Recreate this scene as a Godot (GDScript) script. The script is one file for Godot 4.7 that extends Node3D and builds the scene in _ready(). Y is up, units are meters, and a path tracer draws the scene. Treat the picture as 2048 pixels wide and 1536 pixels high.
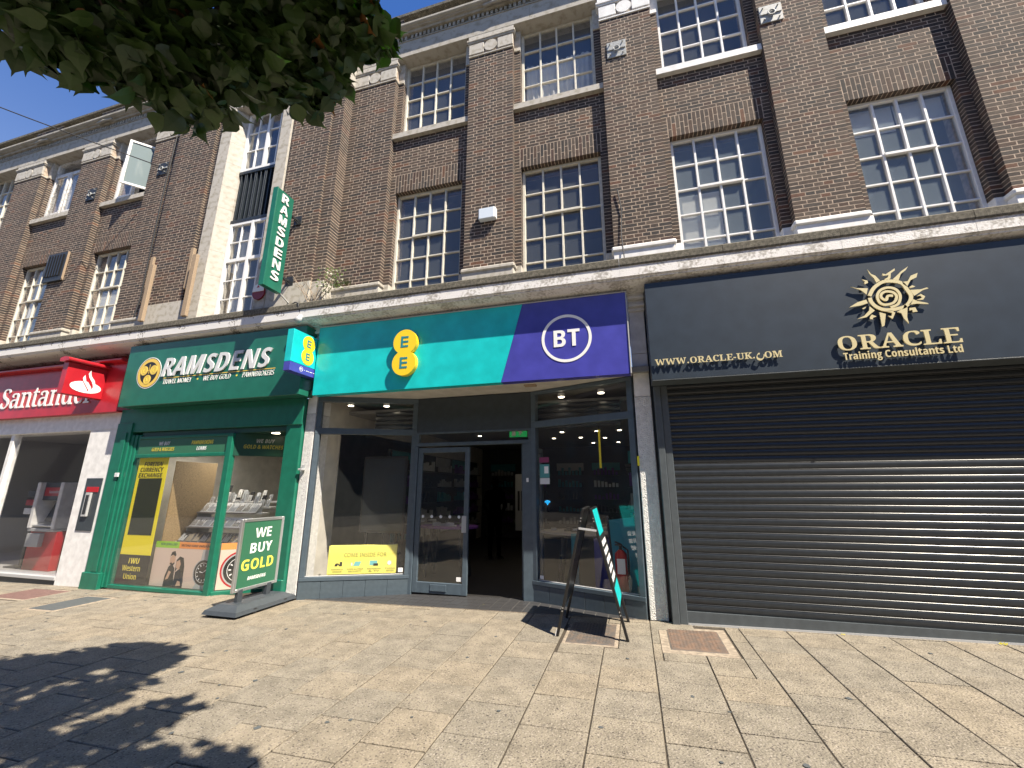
extends Node3D
# A shopping street terrace seen from the opposite edge of the pavement.

var M := {}
var T := {}
var cam: Camera3D
var rng := RandomNumberGenerator.new()
var unit_box: ArrayMesh
var names := {}
const SLOPE := 0.017
const ZP := -0.10      # front of the brick piers
const ZR := -0.2125    # recessed brickwork between the piers
const ZW := -0.325     # window frames
const COURSE := 0.058

func _ready() -> void:
	rng.seed = 20240717
	view_and_light()
	textures()
	materials()
	unit_box = box_mesh(Vector3(-0.5, -0.5, -0.5), Vector3(0.5, 0.5, 0.5))
	ground_and_paving()
	buildings()
	fascias()
	phone_shop()
	pawn_shop()
	bank_front()
	roller_shutter()
	street_objects()
	wall_objects()
	plane_tree()
	opposite_side()
	figure_inside()

func view_and_light() -> void:
	cam = Camera3D.new()
	cam.name = "camera"
	cam.fov = 85.0
	cam.near = 0.05
	cam.far = 900.0
	add_child(cam)
	cam.position = Vector3(0, 1.47, 5.497)
	cam.rotation_degrees = Vector3(13.949, 15.593, 0)
	cam.current = true
	var we := WorldEnvironment.new()
	we.name = "world_environment"
	var e := Environment.new()
	var sm := ProceduralSkyMaterial.new()
	sm.sky_top_color = Color(0.17, 0.296, 0.513)
	sm.sky_horizon_color = Color(0.74, 0.83, 0.93)
	sm.sky_curve = 0.175
	sm.ground_bottom_color = Color(0.34, 0.32, 0.29)
	sm.ground_horizon_color = Color(0.55, 0.58, 0.62)
	sm.sun_angle_max = 18.0
	sm.sun_curve = 0.12
	var sky := Sky.new()
	sky.sky_material = sm
	e.background_mode = Environment.BG_SKY
	e.sky = sky
	e.background_energy_multiplier = 1.0
	e.tonemap_mode = Environment.TONE_MAPPER_LINEAR
	e.tonemap_exposure = 2.3
	e.sdfgi_enabled = true
	e.ssao_enabled = true
	e.ssil_enabled = true
	we.environment = e
	add_child(we)
	var sun := DirectionalLight3D.new()
	sun.name = "sun"
	sun.light_color = Color(1.0, 0.955, 0.88)
	sun.light_energy = 1.6
	sun.light_angular_distance = 0.5
	sun.shadow_enabled = true
	add_child(sun)
	sun.look_at_from_position(Vector3.ZERO, Vector3(-0.63, -1.0, -0.34), Vector3.UP)

# ---------------------------------------------------------------- helpers
func gy(x: float) -> float:
	return SLOPE * (x - 0.5)

func lin(c: Color) -> Color:
	return c.linear_to_srgb()

func numbered(n: String) -> String:
	var k: int = names.get(n, -1) + 1
	names[n] = k
	return n if k == 0 else "%s_%03d" % [n, k]

func thing(called: String, label: String, category: String, at := Vector3.ZERO, group := "") -> Node3D:
	var o := Node3D.new()
	o.name = numbered(called)
	add_child(o)
	o.position = at
	o.set_meta("label", label)
	o.set_meta("category", category)
	if group != "":
		o.set_meta("group", group)
	return o

func structure(called: String) -> Node3D:
	var o := Node3D.new()
	o.name = numbered(called)
	add_child(o)
	o.set_meta("kind", "structure")
	return o

func P(parent: Node, called: String, mesh: Mesh, m: Material, at := Vector3.ZERO) -> MeshInstance3D:
	var o := MeshInstance3D.new()
	o.name = called
	o.mesh = mesh
	if m != null:
		o.material_override = m
	o.position = at
	parent.add_child(o, true)
	return o

func quad(st: SurfaceTool, a: Vector3, b: Vector3, c: Vector3, d: Vector3) -> void:
	# a b c d run clockwise seen from the front
	var n := (c - a).cross(b - a).normalized()
	for v in [a, b, c, a, c, d]:
		st.set_normal(n)
		st.add_vertex(v)

func tri(st: SurfaceTool, a: Vector3, b: Vector3, c: Vector3) -> void:
	var n := (c - a).cross(b - a).normalized()
	for v in [a, b, c]:
		st.set_normal(n)
		st.add_vertex(v)

func new_st() -> SurfaceTool:
	var st := SurfaceTool.new()
	st.begin(Mesh.PRIMITIVE_TRIANGLES)
	return st

func bx(st: SurfaceTool, lo: Vector3, hi: Vector3, t := Transform3D()) -> void:
	var v: Array[Vector3] = []
	for i in 8:
		v.append(t * Vector3(hi.x if i & 1 else lo.x, hi.y if i & 2 else lo.y, hi.z if i & 4 else lo.z))
	quad(st, v[4], v[6], v[7], v[5])
	quad(st, v[1], v[3], v[2], v[0])
	quad(st, v[5], v[7], v[3], v[1])
	quad(st, v[0], v[2], v[6], v[4])
	quad(st, v[2], v[3], v[7], v[6])
	quad(st, v[0], v[4], v[5], v[1])

func box_mesh(lo: Vector3, hi: Vector3) -> ArrayMesh:
	var st := new_st()
	bx(st, lo, hi)
	return st.commit()

# box with chamfered edges
func cbx(st: SurfaceTool, lo: Vector3, hi: Vector3, c: float, t := Transform3D()) -> void:
	var s := hi - lo
	c = min(c, 0.45 * min(s.x, min(s.y, s.z)))
	var m := (lo + hi) / 2.0
	var h := s / 2.0
	var pt := func(sx: int, sy: int, sz: int, ax: int) -> Vector3:
		var p := Vector3(sx * h.x, sy * h.y, sz * h.z)
		if ax != 0: p.x -= sx * c
		if ax != 1: p.y -= sy * c
		if ax != 2: p.z -= sz * c
		return t * (m + p)
	var face := func(a: Vector3, b: Vector3, cc: Vector3, d: Vector3) -> void:
		var ctr := (a + b + cc + d) / 4.0 - t * m
		if (cc - a).cross(b - a).dot(ctr) < 0:
			quad(st, d, cc, b, a)
		else:
			quad(st, a, b, cc, d)
	for s1 in [-1, 1]:
		face.call(pt.call(s1, -1, -1, 0), pt.call(s1, 1, -1, 0), pt.call(s1, 1, 1, 0), pt.call(s1, -1, 1, 0))
		face.call(pt.call(-1, s1, -1, 1), pt.call(1, s1, -1, 1), pt.call(1, s1, 1, 1), pt.call(-1, s1, 1, 1))
		face.call(pt.call(-1, -1, s1, 2), pt.call(1, -1, s1, 2), pt.call(1, 1, s1, 2), pt.call(-1, 1, s1, 2))
		for s2 in [-1, 1]:
			face.call(pt.call(s1, s2, -1, 0), pt.call(s1, s2, 1, 0), pt.call(s1, s2, 1, 1), pt.call(s1, s2, -1, 1))
			face.call(pt.call(s1, -1, s2, 0), pt.call(s1, 1, s2, 0), pt.call(s1, 1, s2, 2), pt.call(s1, -1, s2, 2))
			face.call(pt.call(-1, s1, s2, 1), pt.call(1, s1, s2, 1), pt.call(1, s1, s2, 2), pt.call(-1, s1, s2, 2))
			for s3 in [-1, 1]:
				var a: Vector3 = pt.call(s1, s2, s3, 0)
				var b: Vector3 = pt.call(s1, s2, s3, 1)
				var d: Vector3 = pt.call(s1, s2, s3, 2)
				if (d - a).cross(b - a).dot((a + b + d) / 3.0 - t * m) < 0:
					tri(st, d, b, a)
				else:
					tri(st, a, b, d)

func cbox(parent: Node, called: String, lo: Vector3, hi: Vector3, m: Material, c := 0.004) -> MeshInstance3D:
	# origin at the middle of the base
	var st := new_st()
	var o := Vector3((lo.x + hi.x) / 2, lo.y, (lo.z + hi.z) / 2)
	cbx(st, lo - o, hi - o, c)
	return P(parent, called, st.commit(), m, o)

# bar of section w (side) by d (normal) between two points; up = rough facing direction of d
func bar(st: SurfaceTool, a: Vector3, b: Vector3, w: float, d: float, face := Vector3(0, 0, 1), c := 0.003) -> void:
	var y := (b - a).normalized()
	var x := y.cross(face)
	if x.length() < 0.01:
		x = y.cross(Vector3(1, 0, 0))
	x = x.normalized()
	var z := x.cross(y).normalized()
	var l := (b - a).length()
	cbx(st, Vector3(-w / 2, 0, -d / 2), Vector3(w / 2, l, d / 2), c, Transform3D(Basis(x, y, z), a))

func tube(st: SurfaceTool, pts: Array, r: float, sides := 8, r2 := -1.0) -> void:
	if r2 < 0: r2 = r
	var rings := []
	var n := pts.size()
	for i in n:
		var dirv: Vector3 = (pts[min(i + 1, n - 1)] - pts[max(i - 1, 0)]).normalized()
		var x := dirv.cross(Vector3(0.123, 0.97, 0.21)).normalized()
		var y := dirv.cross(x).normalized()
		var rr: float = lerp(r, r2, float(i) / max(1, n - 1))
		var ring := []
		for k in sides:
			var a := TAU * k / sides
			ring.append([pts[i] + (x * cos(a) + y * sin(a)) * rr, x * cos(a) + y * sin(a)])
		rings.append(ring)
	for i in n - 1:
		for k in sides:
			var k2 := (k + 1) % sides
			var q := [rings[i][k], rings[i][k2], rings[i + 1][k2], rings[i + 1][k]]
			var nn: Vector3 = (q[2][0] - q[0][0]).cross(q[1][0] - q[0][0])
			var order := [0, 1, 2, 0, 2, 3] if nn.dot(q[0][1] + q[2][1]) > 0 else [0, 2, 1, 0, 3, 2]
			for j in order:
				st.set_normal(q[j][1])
				st.add_vertex(q[j][0])
	for e in [0, n - 1]:
		var c: Vector3 = pts[e]
		var out: Vector3 = (pts[0] - pts[1]) if e == 0 else (pts[n - 1] - pts[n - 2])
		for k in sides:
			var a: Vector3 = rings[e][k][0]
			var b: Vector3 = rings[e][(k + 1) % sides][0]
			if (b - c).cross(a - c).dot(out) > 0: tri(st, c, a, b)
			else: tri(st, c, b, a)

# closed outline in (z, y) swept along x
func sweep_x(st: SurfaceTool, prof: Array, x0: float, x1: float) -> void:
	var pv := PackedVector2Array(prof)
	var ccw := not Geometry2D.is_polygon_clockwise(pv)
	var n := prof.size()
	for i in n:
		var a: Vector2 = prof[i]
		var b: Vector2 = prof[(i + 1) % n]
		if a.distance_to(b) < 1e-6: continue
		var A := Vector3(x0, a.y, a.x)
		var B := Vector3(x0, b.y, b.x)
		var C := Vector3(x1, b.y, b.x)
		var D := Vector3(x1, a.y, a.x)
		var e := b - a
		var out := Vector2(e.y, -e.x) if ccw else Vector2(-e.y, e.x)
		var nn := (C - A).cross(B - A)
		if nn.dot(Vector3(0, out.y, out.x)) > 0: quad(st, A, B, C, D)
		else: quad(st, D, C, B, A)
	var t := Geometry2D.triangulate_polygon(pv)
	for i in range(0, t.size(), 3):
		for xx in [x0, x1]:
			var a := Vector3(xx, pv[t[i]].y, pv[t[i]].x)
			var b := Vector3(xx, pv[t[i + 1]].y, pv[t[i + 1]].x)
			var c := Vector3(xx, pv[t[i + 2]].y, pv[t[i + 2]].x)
			var outx := -1.0 if xx == x0 else 1.0
			if (c - a).cross(b - a).x * outx > 0: tri(st, a, b, c)
			else: tri(st, a, c, b)

# outline in (x, y), front at z = 0, going back by depth; t places it
func slab_of(st: SurfaceTool, outline: PackedVector2Array, depth: float, t := Transform3D()) -> void:
	var pv := outline
	if Geometry2D.is_polygon_clockwise(pv):
		pv.reverse()
	var ids := Geometry2D.triangulate_polygon(pv)
	for i in range(0, ids.size(), 3):
		var a := Vector3(pv[ids[i]].x, pv[ids[i]].y, 0)
		var b := Vector3(pv[ids[i + 1]].x, pv[ids[i + 1]].y, 0)
		var c := Vector3(pv[ids[i + 2]].x, pv[ids[i + 2]].y, 0)
		if (c - a).cross(b - a).z < 0:
			var q := b
			b = c
			c = q
		tri(st, t * a, t * b, t * c)
		var back := Vector3(0, 0, -depth)
		tri(st, t * (a + back), t * (c + back), t * (b + back))
	for i in pv.size():
		var a := Vector3(pv[i].x, pv[i].y, 0)
		var b := Vector3(pv[(i + 1) % pv.size()].x, pv[(i + 1) % pv.size()].y, 0)
		var back := Vector3(0, 0, -depth)
		quad(st, t * a, t * (a + back), t * (b + back), t * b)

func ring_of(st: SurfaceTool, c: Vector2, r0: float, r1: float, depth: float, n := 48, t := Transform3D()) -> void:
	for i in n:
		var a := TAU * i / n
		var b := TAU * (i + 1) / n
		var p := [c + Vector2(cos(a), sin(a)) * r0, c + Vector2(cos(a), sin(a)) * r1, c + Vector2(cos(b), sin(b)) * r1, c + Vector2(cos(b), sin(b)) * r0]
		var f := []
		var k := []
		for q in p:
			f.append(t * Vector3(q.x, q.y, 0))
			k.append(t * Vector3(q.x, q.y, -depth))
		quad(st, f[0], f[3], f[2], f[1])
		quad(st, f[1], f[2], k[2], k[1])
		if r0 > 0.0:
			quad(st, f[3], f[0], k[0], k[3])
		quad(st, k[0], k[1], k[2], k[3])

func circle(c: Vector2, r: float, n := 40) -> PackedVector2Array:
	var pv := PackedVector2Array()
	for i in n:
		pv.append(c + Vector2(cos(TAU * i / n), sin(TAU * i / n)) * r)
	return pv

var fonts := {}
func font(kind: String) -> SystemFont:
	if not fonts.has(kind):
		var f := SystemFont.new()
		f.font_names = PackedStringArray(["Droid Serif" if kind.begins_with("serif") else "Droid Sans"])
		f.font_weight = 700 if kind.ends_with("bold") else 400
		fonts[kind] = f
	return fonts[kind]

# lettering: letters of height h (capitals), stretched to width w (0 = natural); its lower left corner at the origin of t
func letters(parent: Node, called: String, s: String, kind: String, h: float, w: float, depth: float, t: Transform3D, m: Material, lean := 0.0) -> MeshInstance3D:
	var tm := TextMesh.new()
	tm.font = font(kind)
	tm.text = s
	tm.font_size = 48
	tm.pixel_size = h / (48.0 * 0.714)
	tm.depth = 0.01
	tm.curve_step = 1.0
	tm.horizontal_alignment = HORIZONTAL_ALIGNMENT_LEFT
	var ab := tm.get_aabb()
	var sx := 1.0 if w <= 0.0 else w / ab.size.x
	var st := new_st()
	var loc := Transform3D(Basis(Vector3(sx, 0, 0), Vector3(lean, 1, 0), Vector3(0, 0, depth / 0.01)), Vector3.ZERO)
	loc.origin = loc.basis * (-Vector3(ab.position.x, ab.position.y, ab.position.z))
	loc.origin.x = -ab.position.x * sx
	st.append_from(tm, 0, loc)
	var mi := P(parent, called, st.commit(), m)
	mi.transform = t
	return mi
# ---------------------------------------------------------------- textures
func noise_img(n: int, freq: float, seed_: int, kind := FastNoiseLite.TYPE_SIMPLEX_SMOOTH, oct := 4) -> PackedByteArray:
	var f := FastNoiseLite.new()
	f.seed = seed_
	f.noise_type = kind
	f.frequency = freq
	f.fractal_octaves = oct
	var im := f.get_seamless_image(n, n)
	im.convert(Image.FORMAT_L8)
	return im.get_data()

func tex_from(n: int, f: Callable) -> ImageTexture:
	var d := PackedByteArray()
	d.resize(n * n * 3)
	for i in n * n:
		var c: Color = f.call(i)
		d[i * 3] = clampi(int(c.r * 255.0), 0, 255)
		d[i * 3 + 1] = clampi(int(c.g * 255.0), 0, 255)
		d[i * 3 + 2] = clampi(int(c.b * 255.0), 0, 255)
	var im := Image.create_from_data(n, n, false, Image.FORMAT_RGB8, d)
	im.generate_mipmaps()
	return ImageTexture.create_from_image(im)

func bump_from(n: int, data: PackedByteArray, strength: float) -> ImageTexture:
	var d := PackedByteArray()
	d.resize(n * n * 4)
	for i in n * n:
		d[i * 4] = data[i]
		d[i * 4 + 1] = data[i]
		d[i * 4 + 2] = data[i]
		d[i * 4 + 3] = 255
	var im := Image.create_from_data(n, n, false, Image.FORMAT_RGBA8, d)
	im.bump_map_to_normal_map(strength)
	im.generate_mipmaps()
	return ImageTexture.create_from_image(im)

func textures() -> void:
	var a := noise_img(512, 0.012, 1)
	var b := noise_img(512, 0.09, 2)
	var c := noise_img(512, 0.30, 3, FastNoiseLite.TYPE_SIMPLEX_SMOOTH, 2)
	# exposed aggregate paving: buff matrix, pale and dark grains
	var r := RandomNumberGenerator.new()
	r.seed = 5
	var n := 1024
	var pave := PackedFloat32Array()
	pave.resize(n * n)
	pave.fill(0.0)
	for k in 15000:
		var cx := r.randi() % n
		var cy := r.randi() % n
		var rad := r.randf_range(1.2, 4.2)
		var v := r.randf()
		var tone := (0.34 + 0.3 * r.randf()) if v < 0.34 else (-(0.28 + 0.42 * r.randf()) if v < 0.70 else r.randf_range(-0.14, 0.14))
		var asp := r.randf_range(0.6, 1.0)
		var ri := int(ceil(rad))
		for dy in range(-ri, ri + 1):
			for dx in range(-ri, ri + 1):
				if dx * dx + dy * dy / (asp * asp) <= rad * rad:
					pave[((cy + dy + n) % n) * n + (cx + dx + n) % n] = tone
	var a2 := noise_img(1024, 0.006, 8)
	T.pave = tex_from(n, func(i: int) -> Color:
		var base := 0.86 + (a2[i] - 128) / 255.0 * 0.20
		var g: float = base * (1.0 + 0.62 * pave[i])
		return Color(g, g * (0.985 if pave[i] < 0.0 else 1.0), g * (1.0 if absf(pave[i]) > 0.15 else 0.97)))
	T.brick = tex_from(512, func(i: int) -> Color:
		var v := 0.80 + (b[i] - 128) / 255.0 * 0.42 + (c[i] - 128) / 255.0 * 0.30 + (a[i] - 128) / 255.0 * 0.22
		return Color(v, v * 0.985, v * 0.97))
	T.mortar = tex_from(512, func(i: int) -> Color:
		var v := 0.84 + (c[i] - 128) / 255.0 * 0.25 + (a[i] - 128) / 255.0 * 0.30
		return Color(v, v * 0.97, v * 0.93))
	T.stone = tex_from(512, func(i: int) -> Color:
		var s := clampf((a[i] - 118) / 120.0, 0.0, 1.0)
		var v := 0.93 - 0.14 * s + (b[i] - 128) / 255.0 * 0.06 + (c[i] - 128) / 255.0 * 0.08
		return Color(v, v * (1.0 - 0.015 * s), v * (1.0 - 0.06 * s)))
	# old paint: flaking to grey where the noise is high
	T.paint = tex_from(512, func(i: int) -> Color:
		var s := smoothstep(0.64, 0.69, (a[i] * 0.6 + b[i] * 0.4) / 255.0) * 0.8
		var v: float = lerp(0.95 + (c[i] - 128) / 255.0 * 0.05, 0.42 + (c[i] - 128) / 255.0 * 0.3, s)
		return Color(v, v * (1.0 - 0.02 * s), v * (1.0 - 0.06 * s)))
	T.stained = tex_from(512, func(i: int) -> Color:
		var s := clampf((a[i] * 0.5 + b[i] * 0.5 - 122) / 60.0, 0.0, 1.0)
		var v := 0.96 - 0.26 * s + (c[i] - 128) / 255.0 * 0.08
		return Color(v, v * (1.0 - 0.02 * s), v * (1.0 - 0.05 * s)))
	# lichen and soot on the weathered top moulding
	T.lichen = tex_from(512, func(i: int) -> Color:
		var v := 0.55 + (b[i] - 128) / 255.0 * 0.75 + (c[i] - 128) / 255.0 * 0.45 + (a[i] - 128) / 255.0 * 0.3
		return Color(v, v * 0.985, v * 0.93))
	T.dust = tex_from(512, func(i: int) -> Color:
		var v := 0.93 + (a[i] - 128) / 255.0 * 0.12 + (c[i] - 128) / 255.0 * 0.06
		return Color(v, v, v))
	T.wood = tex_from(512, func(i: int) -> Color:
		var y := i / 512
		var x := i % 512
		var q := sin((x + (a[i] - 128) * 0.5) * 0.25) * 0.08 + (b[(y * 4 % 512) * 512 + x] - 128) / 255.0 * 0.3
		var v := 0.82 + q
		return Color(v, v * 0.97, v * 0.93))
	T.rust = tex_from(512, func(i: int) -> Color:
		var s := clampf((a[i] + b[i] * 0.5 - 150) / 90.0, 0.0, 1.0)
		return Color(lerpf(0.60, 0.72, s), lerpf(0.58, 0.64, s), lerpf(0.56, 0.58, s)))
	var rough := noise_img(512, 0.045, 11, FastNoiseLite.TYPE_SIMPLEX_SMOOTH, 5)
	T.render_n = bump_from(512, rough, 9.0)
	T.fine_n = bump_from(512, c, 2.2)
	T.pave_n = bump_from(512, noise_img(512, 0.16, 21, FastNoiseLite.TYPE_SIMPLEX_SMOOTH, 3), 2.6)
	T.wavy_n = bump_from(512, noise_img(512, 0.006, 31, FastNoiseLite.TYPE_SIMPLEX_SMOOTH, 2), 1.0)

func mk(key: String, c: Color, rough := 0.8, tex: Texture2D = null, scale := 1.0, normal: Texture2D = null, nscale := 1.0) -> StandardMaterial3D:
	var m := StandardMaterial3D.new()
	m.resource_name = key
	m.albedo_color = lin(c)
	m.roughness = rough
	if tex != null or normal != null:
		m.uv1_triplanar = true
		m.uv1_world_triplanar = true
		m.uv1_scale = Vector3.ONE * scale
	if tex != null:
		m.albedo_texture = tex
	if normal != null:
		m.normal_enabled = true
		m.normal_texture = normal
		m.normal_scale = nscale
	M[key] = m
	return m

func pane(key: String, c: Color, alpha: float, rough := 0.02) -> StandardMaterial3D:
	var m := mk(key, c, rough)
	m.transparency = BaseMaterial3D.TRANSPARENCY_ALPHA
	m.albedo_color.a = alpha
	m.metallic_specular = 0.6
	return m

const BRICKS := [
	[0.106, 0.077, 0.064, 5.0], [0.085, 0.065, 0.057, 5.0], [0.130, 0.097, 0.080, 4.0], [0.070, 0.057, 0.053, 3.5],
	[0.120, 0.077, 0.060, 3.0], [0.150, 0.117, 0.095, 2.0], [0.098, 0.083, 0.076, 3.5], [0.175, 0.086, 0.058, 0.9],
	[0.102, 0.060, 0.053, 1.6], [0.054, 0.049, 0.050, 1.6], [0.210, 0.105, 0.068, 0.25]]

func materials() -> void:
	for i in BRICKS.size():
		var b: Array = BRICKS[i]
		mk("brick%d" % i, Color(b[0], b[1], b[2]), 0.88, T.brick, 2.3, T.fine_n, 0.5)
	var mb := mk("brickwork", Color(1, 1, 1), 0.88, T.brick, 2.3, T.fine_n, 0.5)
	mb.vertex_color_use_as_albedo = true
	mk("mortar", Color(0.62, 0.53, 0.46), 0.92, T.mortar, 1.9)
	for i in 7:
		var k: float = [0.97, 1.0, 1.04, 0.985, 1.02, 0.94, 1.0][i]
		var w: float = [0.0, 0.0, 0.004, -0.004, 0.007, -0.004, 0.003][i]
		mk("slab%d" % i, Color(0.285 * k + w, 0.250 * k, 0.205 * k - w), 0.85, T.pave, 0.62, T.pave_n, 0.8)
	mk("bedding", Color(0.07, 0.06, 0.047), 0.95, T.mortar, 3.0)
	mk("asphalt", Color(0.09, 0.088, 0.085), 0.9, T.mortar, 0.7)
	mk("stone", Color(0.48, 0.455, 0.41), 0.85, T.stone, 0.9, T.fine_n, 0.35)
	mk("stone_pale", Color(0.56, 0.53, 0.48), 0.85, T.stone, 1.3, T.fine_n, 0.35)
	mk("stone_grey", Color(0.42, 0.40, 0.36), 0.9, T.stone, 0.6, T.fine_n, 0.5)
	mk("coping", Color(0.36, 0.345, 0.32), 0.95, T.lichen, 1.1, T.fine_n, 0.6)
	mk("weathered", Color(0.42, 0.40, 0.36), 0.95, T.lichen, 2.6, T.fine_n, 0.7)
	mk("white_paint", Color(0.80, 0.80, 0.80), 0.55, T.dust, 1.4)
	mk("old_white", Color(0.80, 0.79, 0.78), 0.7, T.stained, 0.41, T.fine_n, 0.4)
	mk("flaking_white", Color(0.80, 0.79, 0.78), 0.7, T.paint, 0.47, T.fine_n, 0.4)
	mk("cream_paint", Color(0.74, 0.71, 0.62), 0.55, T.dust, 1.7)
	mk("upvc", Color(0.82, 0.82, 0.82), 0.35)
	mk("rough_render", Color(0.84, 0.835, 0.82), 0.85, T.dust, 2.0, T.render_n, 1.6)
	mk("smooth_white", Color(0.87, 0.87, 0.87), 0.5, T.dust, 0.9)
	mk("grey_frame", Color(0.085, 0.118, 0.150), 0.42, T.dust, 1.3)
	mk("grey_tile", Color(0.085, 0.115, 0.142), 0.36, T.dust, 2.2)
	mk("grey_dark", Color(0.045, 0.058, 0.070), 0.45, T.dust, 1.0)
	mk("anthracite", Color(0.026, 0.040, 0.060), 0.42, T.dust, 0.6)
	var sh := mk("shutter", Color(0.030, 0.035, 0.041), 0.30, T.dust, 1.6)
	sh.metallic = 0.1
	mk("shutter_rail", Color(0.085, 0.10, 0.112), 0.45, T.dust, 1.2)
	var gold := mk("gold", Color(0.86, 0.74, 0.42), 0.30)
	gold.metallic = 0.35
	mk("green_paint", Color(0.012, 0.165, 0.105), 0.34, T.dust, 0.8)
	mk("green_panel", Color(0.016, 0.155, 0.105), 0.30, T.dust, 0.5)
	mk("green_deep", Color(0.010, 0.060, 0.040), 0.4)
	mk("green_print", Color(0.030, 0.135, 0.075), 0.5)
	mk("turquoise", Color(0.012, 0.60, 0.62), 0.30, T.dust, 0.45)
	mk("purple", Color(0.070, 0.072, 0.42), 0.28, T.dust, 0.5)
	mk("yellow", Color(0.88, 0.60, 0.02), 0.4)
	mk("yellow_print", Color(0.86, 0.74, 0.03), 0.45)
	mk("pale_yellow", Color(0.85, 0.79, 0.16), 0.5)
	mk("olive_ink", Color(0.33, 0.34, 0.09), 0.6)
	mk("letter_white", Color(0.82, 0.82, 0.82), 0.4)
	mk("letter_grey", Color(0.62, 0.64, 0.66), 0.4)
	mk("letter_yellow", Color(0.85, 0.72, 0.10), 0.4)
	mk("gold_print", Color(0.75, 0.52, 0.10), 0.45)
	mk("dull_gold", Color(0.42, 0.36, 0.05), 0.5)
	mk("red_panel", Color(0.50, 0.018, 0.030), 0.32, T.dust, 0.6)
	mk("red_dark", Color(0.22, 0.010, 0.016), 0.4)
	mk("red_plain", Color(0.42, 0.012, 0.018), 0.35)
	mk("orange_print", Color(0.80, 0.28, 0.06), 0.5)
	mk("lime_print", Color(0.30, 0.58, 0.04), 0.5)
	mk("black_print", Color(0.018, 0.018, 0.016), 0.4)
	mk("black_paint", Color(0.012, 0.012, 0.013), 0.32)
	mk("black_iron", Color(0.030, 0.032, 0.035), 0.45, T.dust, 2.0)
	mk("panel_black", Color(0.022, 0.030, 0.040), 0.38, T.dust, 1.0)
	var al := mk("aluminium", Color(0.62, 0.63, 0.64), 0.35)
	al.metallic = 0.85
	mk("steel_grey", Color(0.40, 0.41, 0.42), 0.4)
	mk("plastic_grey", Color(0.055, 0.066, 0.078), 0.5, T.dust, 2.0, T.fine_n, 0.3)
	mk("alarm_box", Color(0.62, 0.70, 0.80), 0.4)
	mk("galvanised", Color(0.44, 0.46, 0.47), 0.5, T.stone, 3.0)
	mk("iron_cover", Color(0.30, 0.30, 0.30), 0.6, T.rust, 1.6, T.fine_n, 0.6)
	mk("rust_cover", Color(0.36, 0.30, 0.265), 0.75, T.rust, 1.3, T.fine_n, 0.6)
	mk("red_cover", Color(0.20, 0.115, 0.105), 0.8, T.pave, 2.0)
	mk("slate_cover", Color(0.085, 0.095, 0.10), 0.7, T.dust, 2.0)
	mk("concrete", Color(0.40, 0.355, 0.30), 0.9, T.mortar, 2.0)
	mk("timber", Color(0.50, 0.40, 0.30), 0.85, T.wood, 3.0)
	mk("plywood", Color(0.46, 0.35, 0.20), 0.6, T.wood, 1.2)
	mk("quarry_tile", Color(0.055, 0.055, 0.058), 0.38, T.dust, 2.4, T.fine_n, 0.2)
	mk("grout", Color(0.17, 0.165, 0.155), 0.9)
	mk("plaster", Color(0.62, 0.59, 0.53), 0.9, T.dust, 0.5)
	mk("room_dark", Color(0.16, 0.16, 0.165), 0.9)
	mk("room_mid", Color(0.34, 0.34, 0.34), 0.9)
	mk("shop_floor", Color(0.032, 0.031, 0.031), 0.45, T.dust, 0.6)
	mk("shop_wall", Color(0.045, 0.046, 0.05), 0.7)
	mk("shop_ceiling", Color(0.24, 0.24, 0.235), 0.9)
	mk("blind", Color(0.70, 0.70, 0.66), 0.8)
	var cu := mk("curtain", Color(0.66, 0.66, 0.64), 0.9)
	cu.backlight_enabled = true
	cu.backlight = Color(0.3, 0.3, 0.3)
	mk("door_teal", Color(0.02, 0.22, 0.26), 0.5)
	mk("purple_cloth", Color(0.11, 0.03, 0.20), 0.8)
	mk("table_top", Color(0.30, 0.27, 0.24), 0.5)
	mk("tray_white", Color(0.74, 0.73, 0.71), 0.6)
	mk("tray_black", Color(0.020, 0.020, 0.022), 0.5)
	mk("jewel", Color(0.62, 0.58, 0.50), 0.25).metallic = 0.8
	mk("skin_print", Color(0.56, 0.36, 0.25), 0.5)
	mk("blush_print", Color(0.66, 0.52, 0.44), 0.5)
	mk("magenta_print", Color(0.20, 0.02, 0.09), 0.5)
	mk("teal_print", Color(0.06, 0.26, 0.27), 0.5)
	mk("sky_print", Color(0.16, 0.48, 0.52), 0.5)
	pane("glass", Color(0.6, 0.66, 0.7), 0.03)
	pane("shop_glass", Color(0.5, 0.55, 0.57), 0.012)
	pane("dusty_glass", Color(0.34, 0.38, 0.42), 0.09, 0.03)
	pane("sky_tinted_glass", Color(0.40, 0.48, 0.54), 0.17, 0.04)  # paler blue-grey tint stands in for bright sky mirrored in the panes
	pane("frosted", Color(0.20, 0.26, 0.27), 0.75, 0.35)
	pane("smoked", Color(0.05, 0.06, 0.035), 0.75)
	var lamp := mk("lamp_glow", Color(1, 1, 1), 0.5)
	lamp.emission_enabled = true
	lamp.emission = Color(1.0, 0.94, 0.82)
	lamp.emission_energy_multiplier = 5.0
	var wifi := mk("screen_blue", Color(0.02, 0.10, 0.16), 0.3)
	wifi.emission_enabled = true
	wifi.emission = Color(0.15, 0.72, 1.0)
	wifi.emission_energy_multiplier = 0.9
	var ex := mk("exit_glow", Color(0.01, 0.12, 0.05), 0.4)
	ex.emission_enabled = true
	ex.emission = Color(0.05, 0.42, 0.20)
	ex.emission_energy_multiplier = 0.5
	var leaf := mk("leaf", Color(1, 1, 1), 0.42)
	leaf.vertex_color_use_as_albedo = true
	leaf.backlight_enabled = true
	leaf.backlight = Color(0.42, 0.66, 0.12)
	leaf.cull_mode = BaseMaterial3D.CULL_DISABLED
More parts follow.
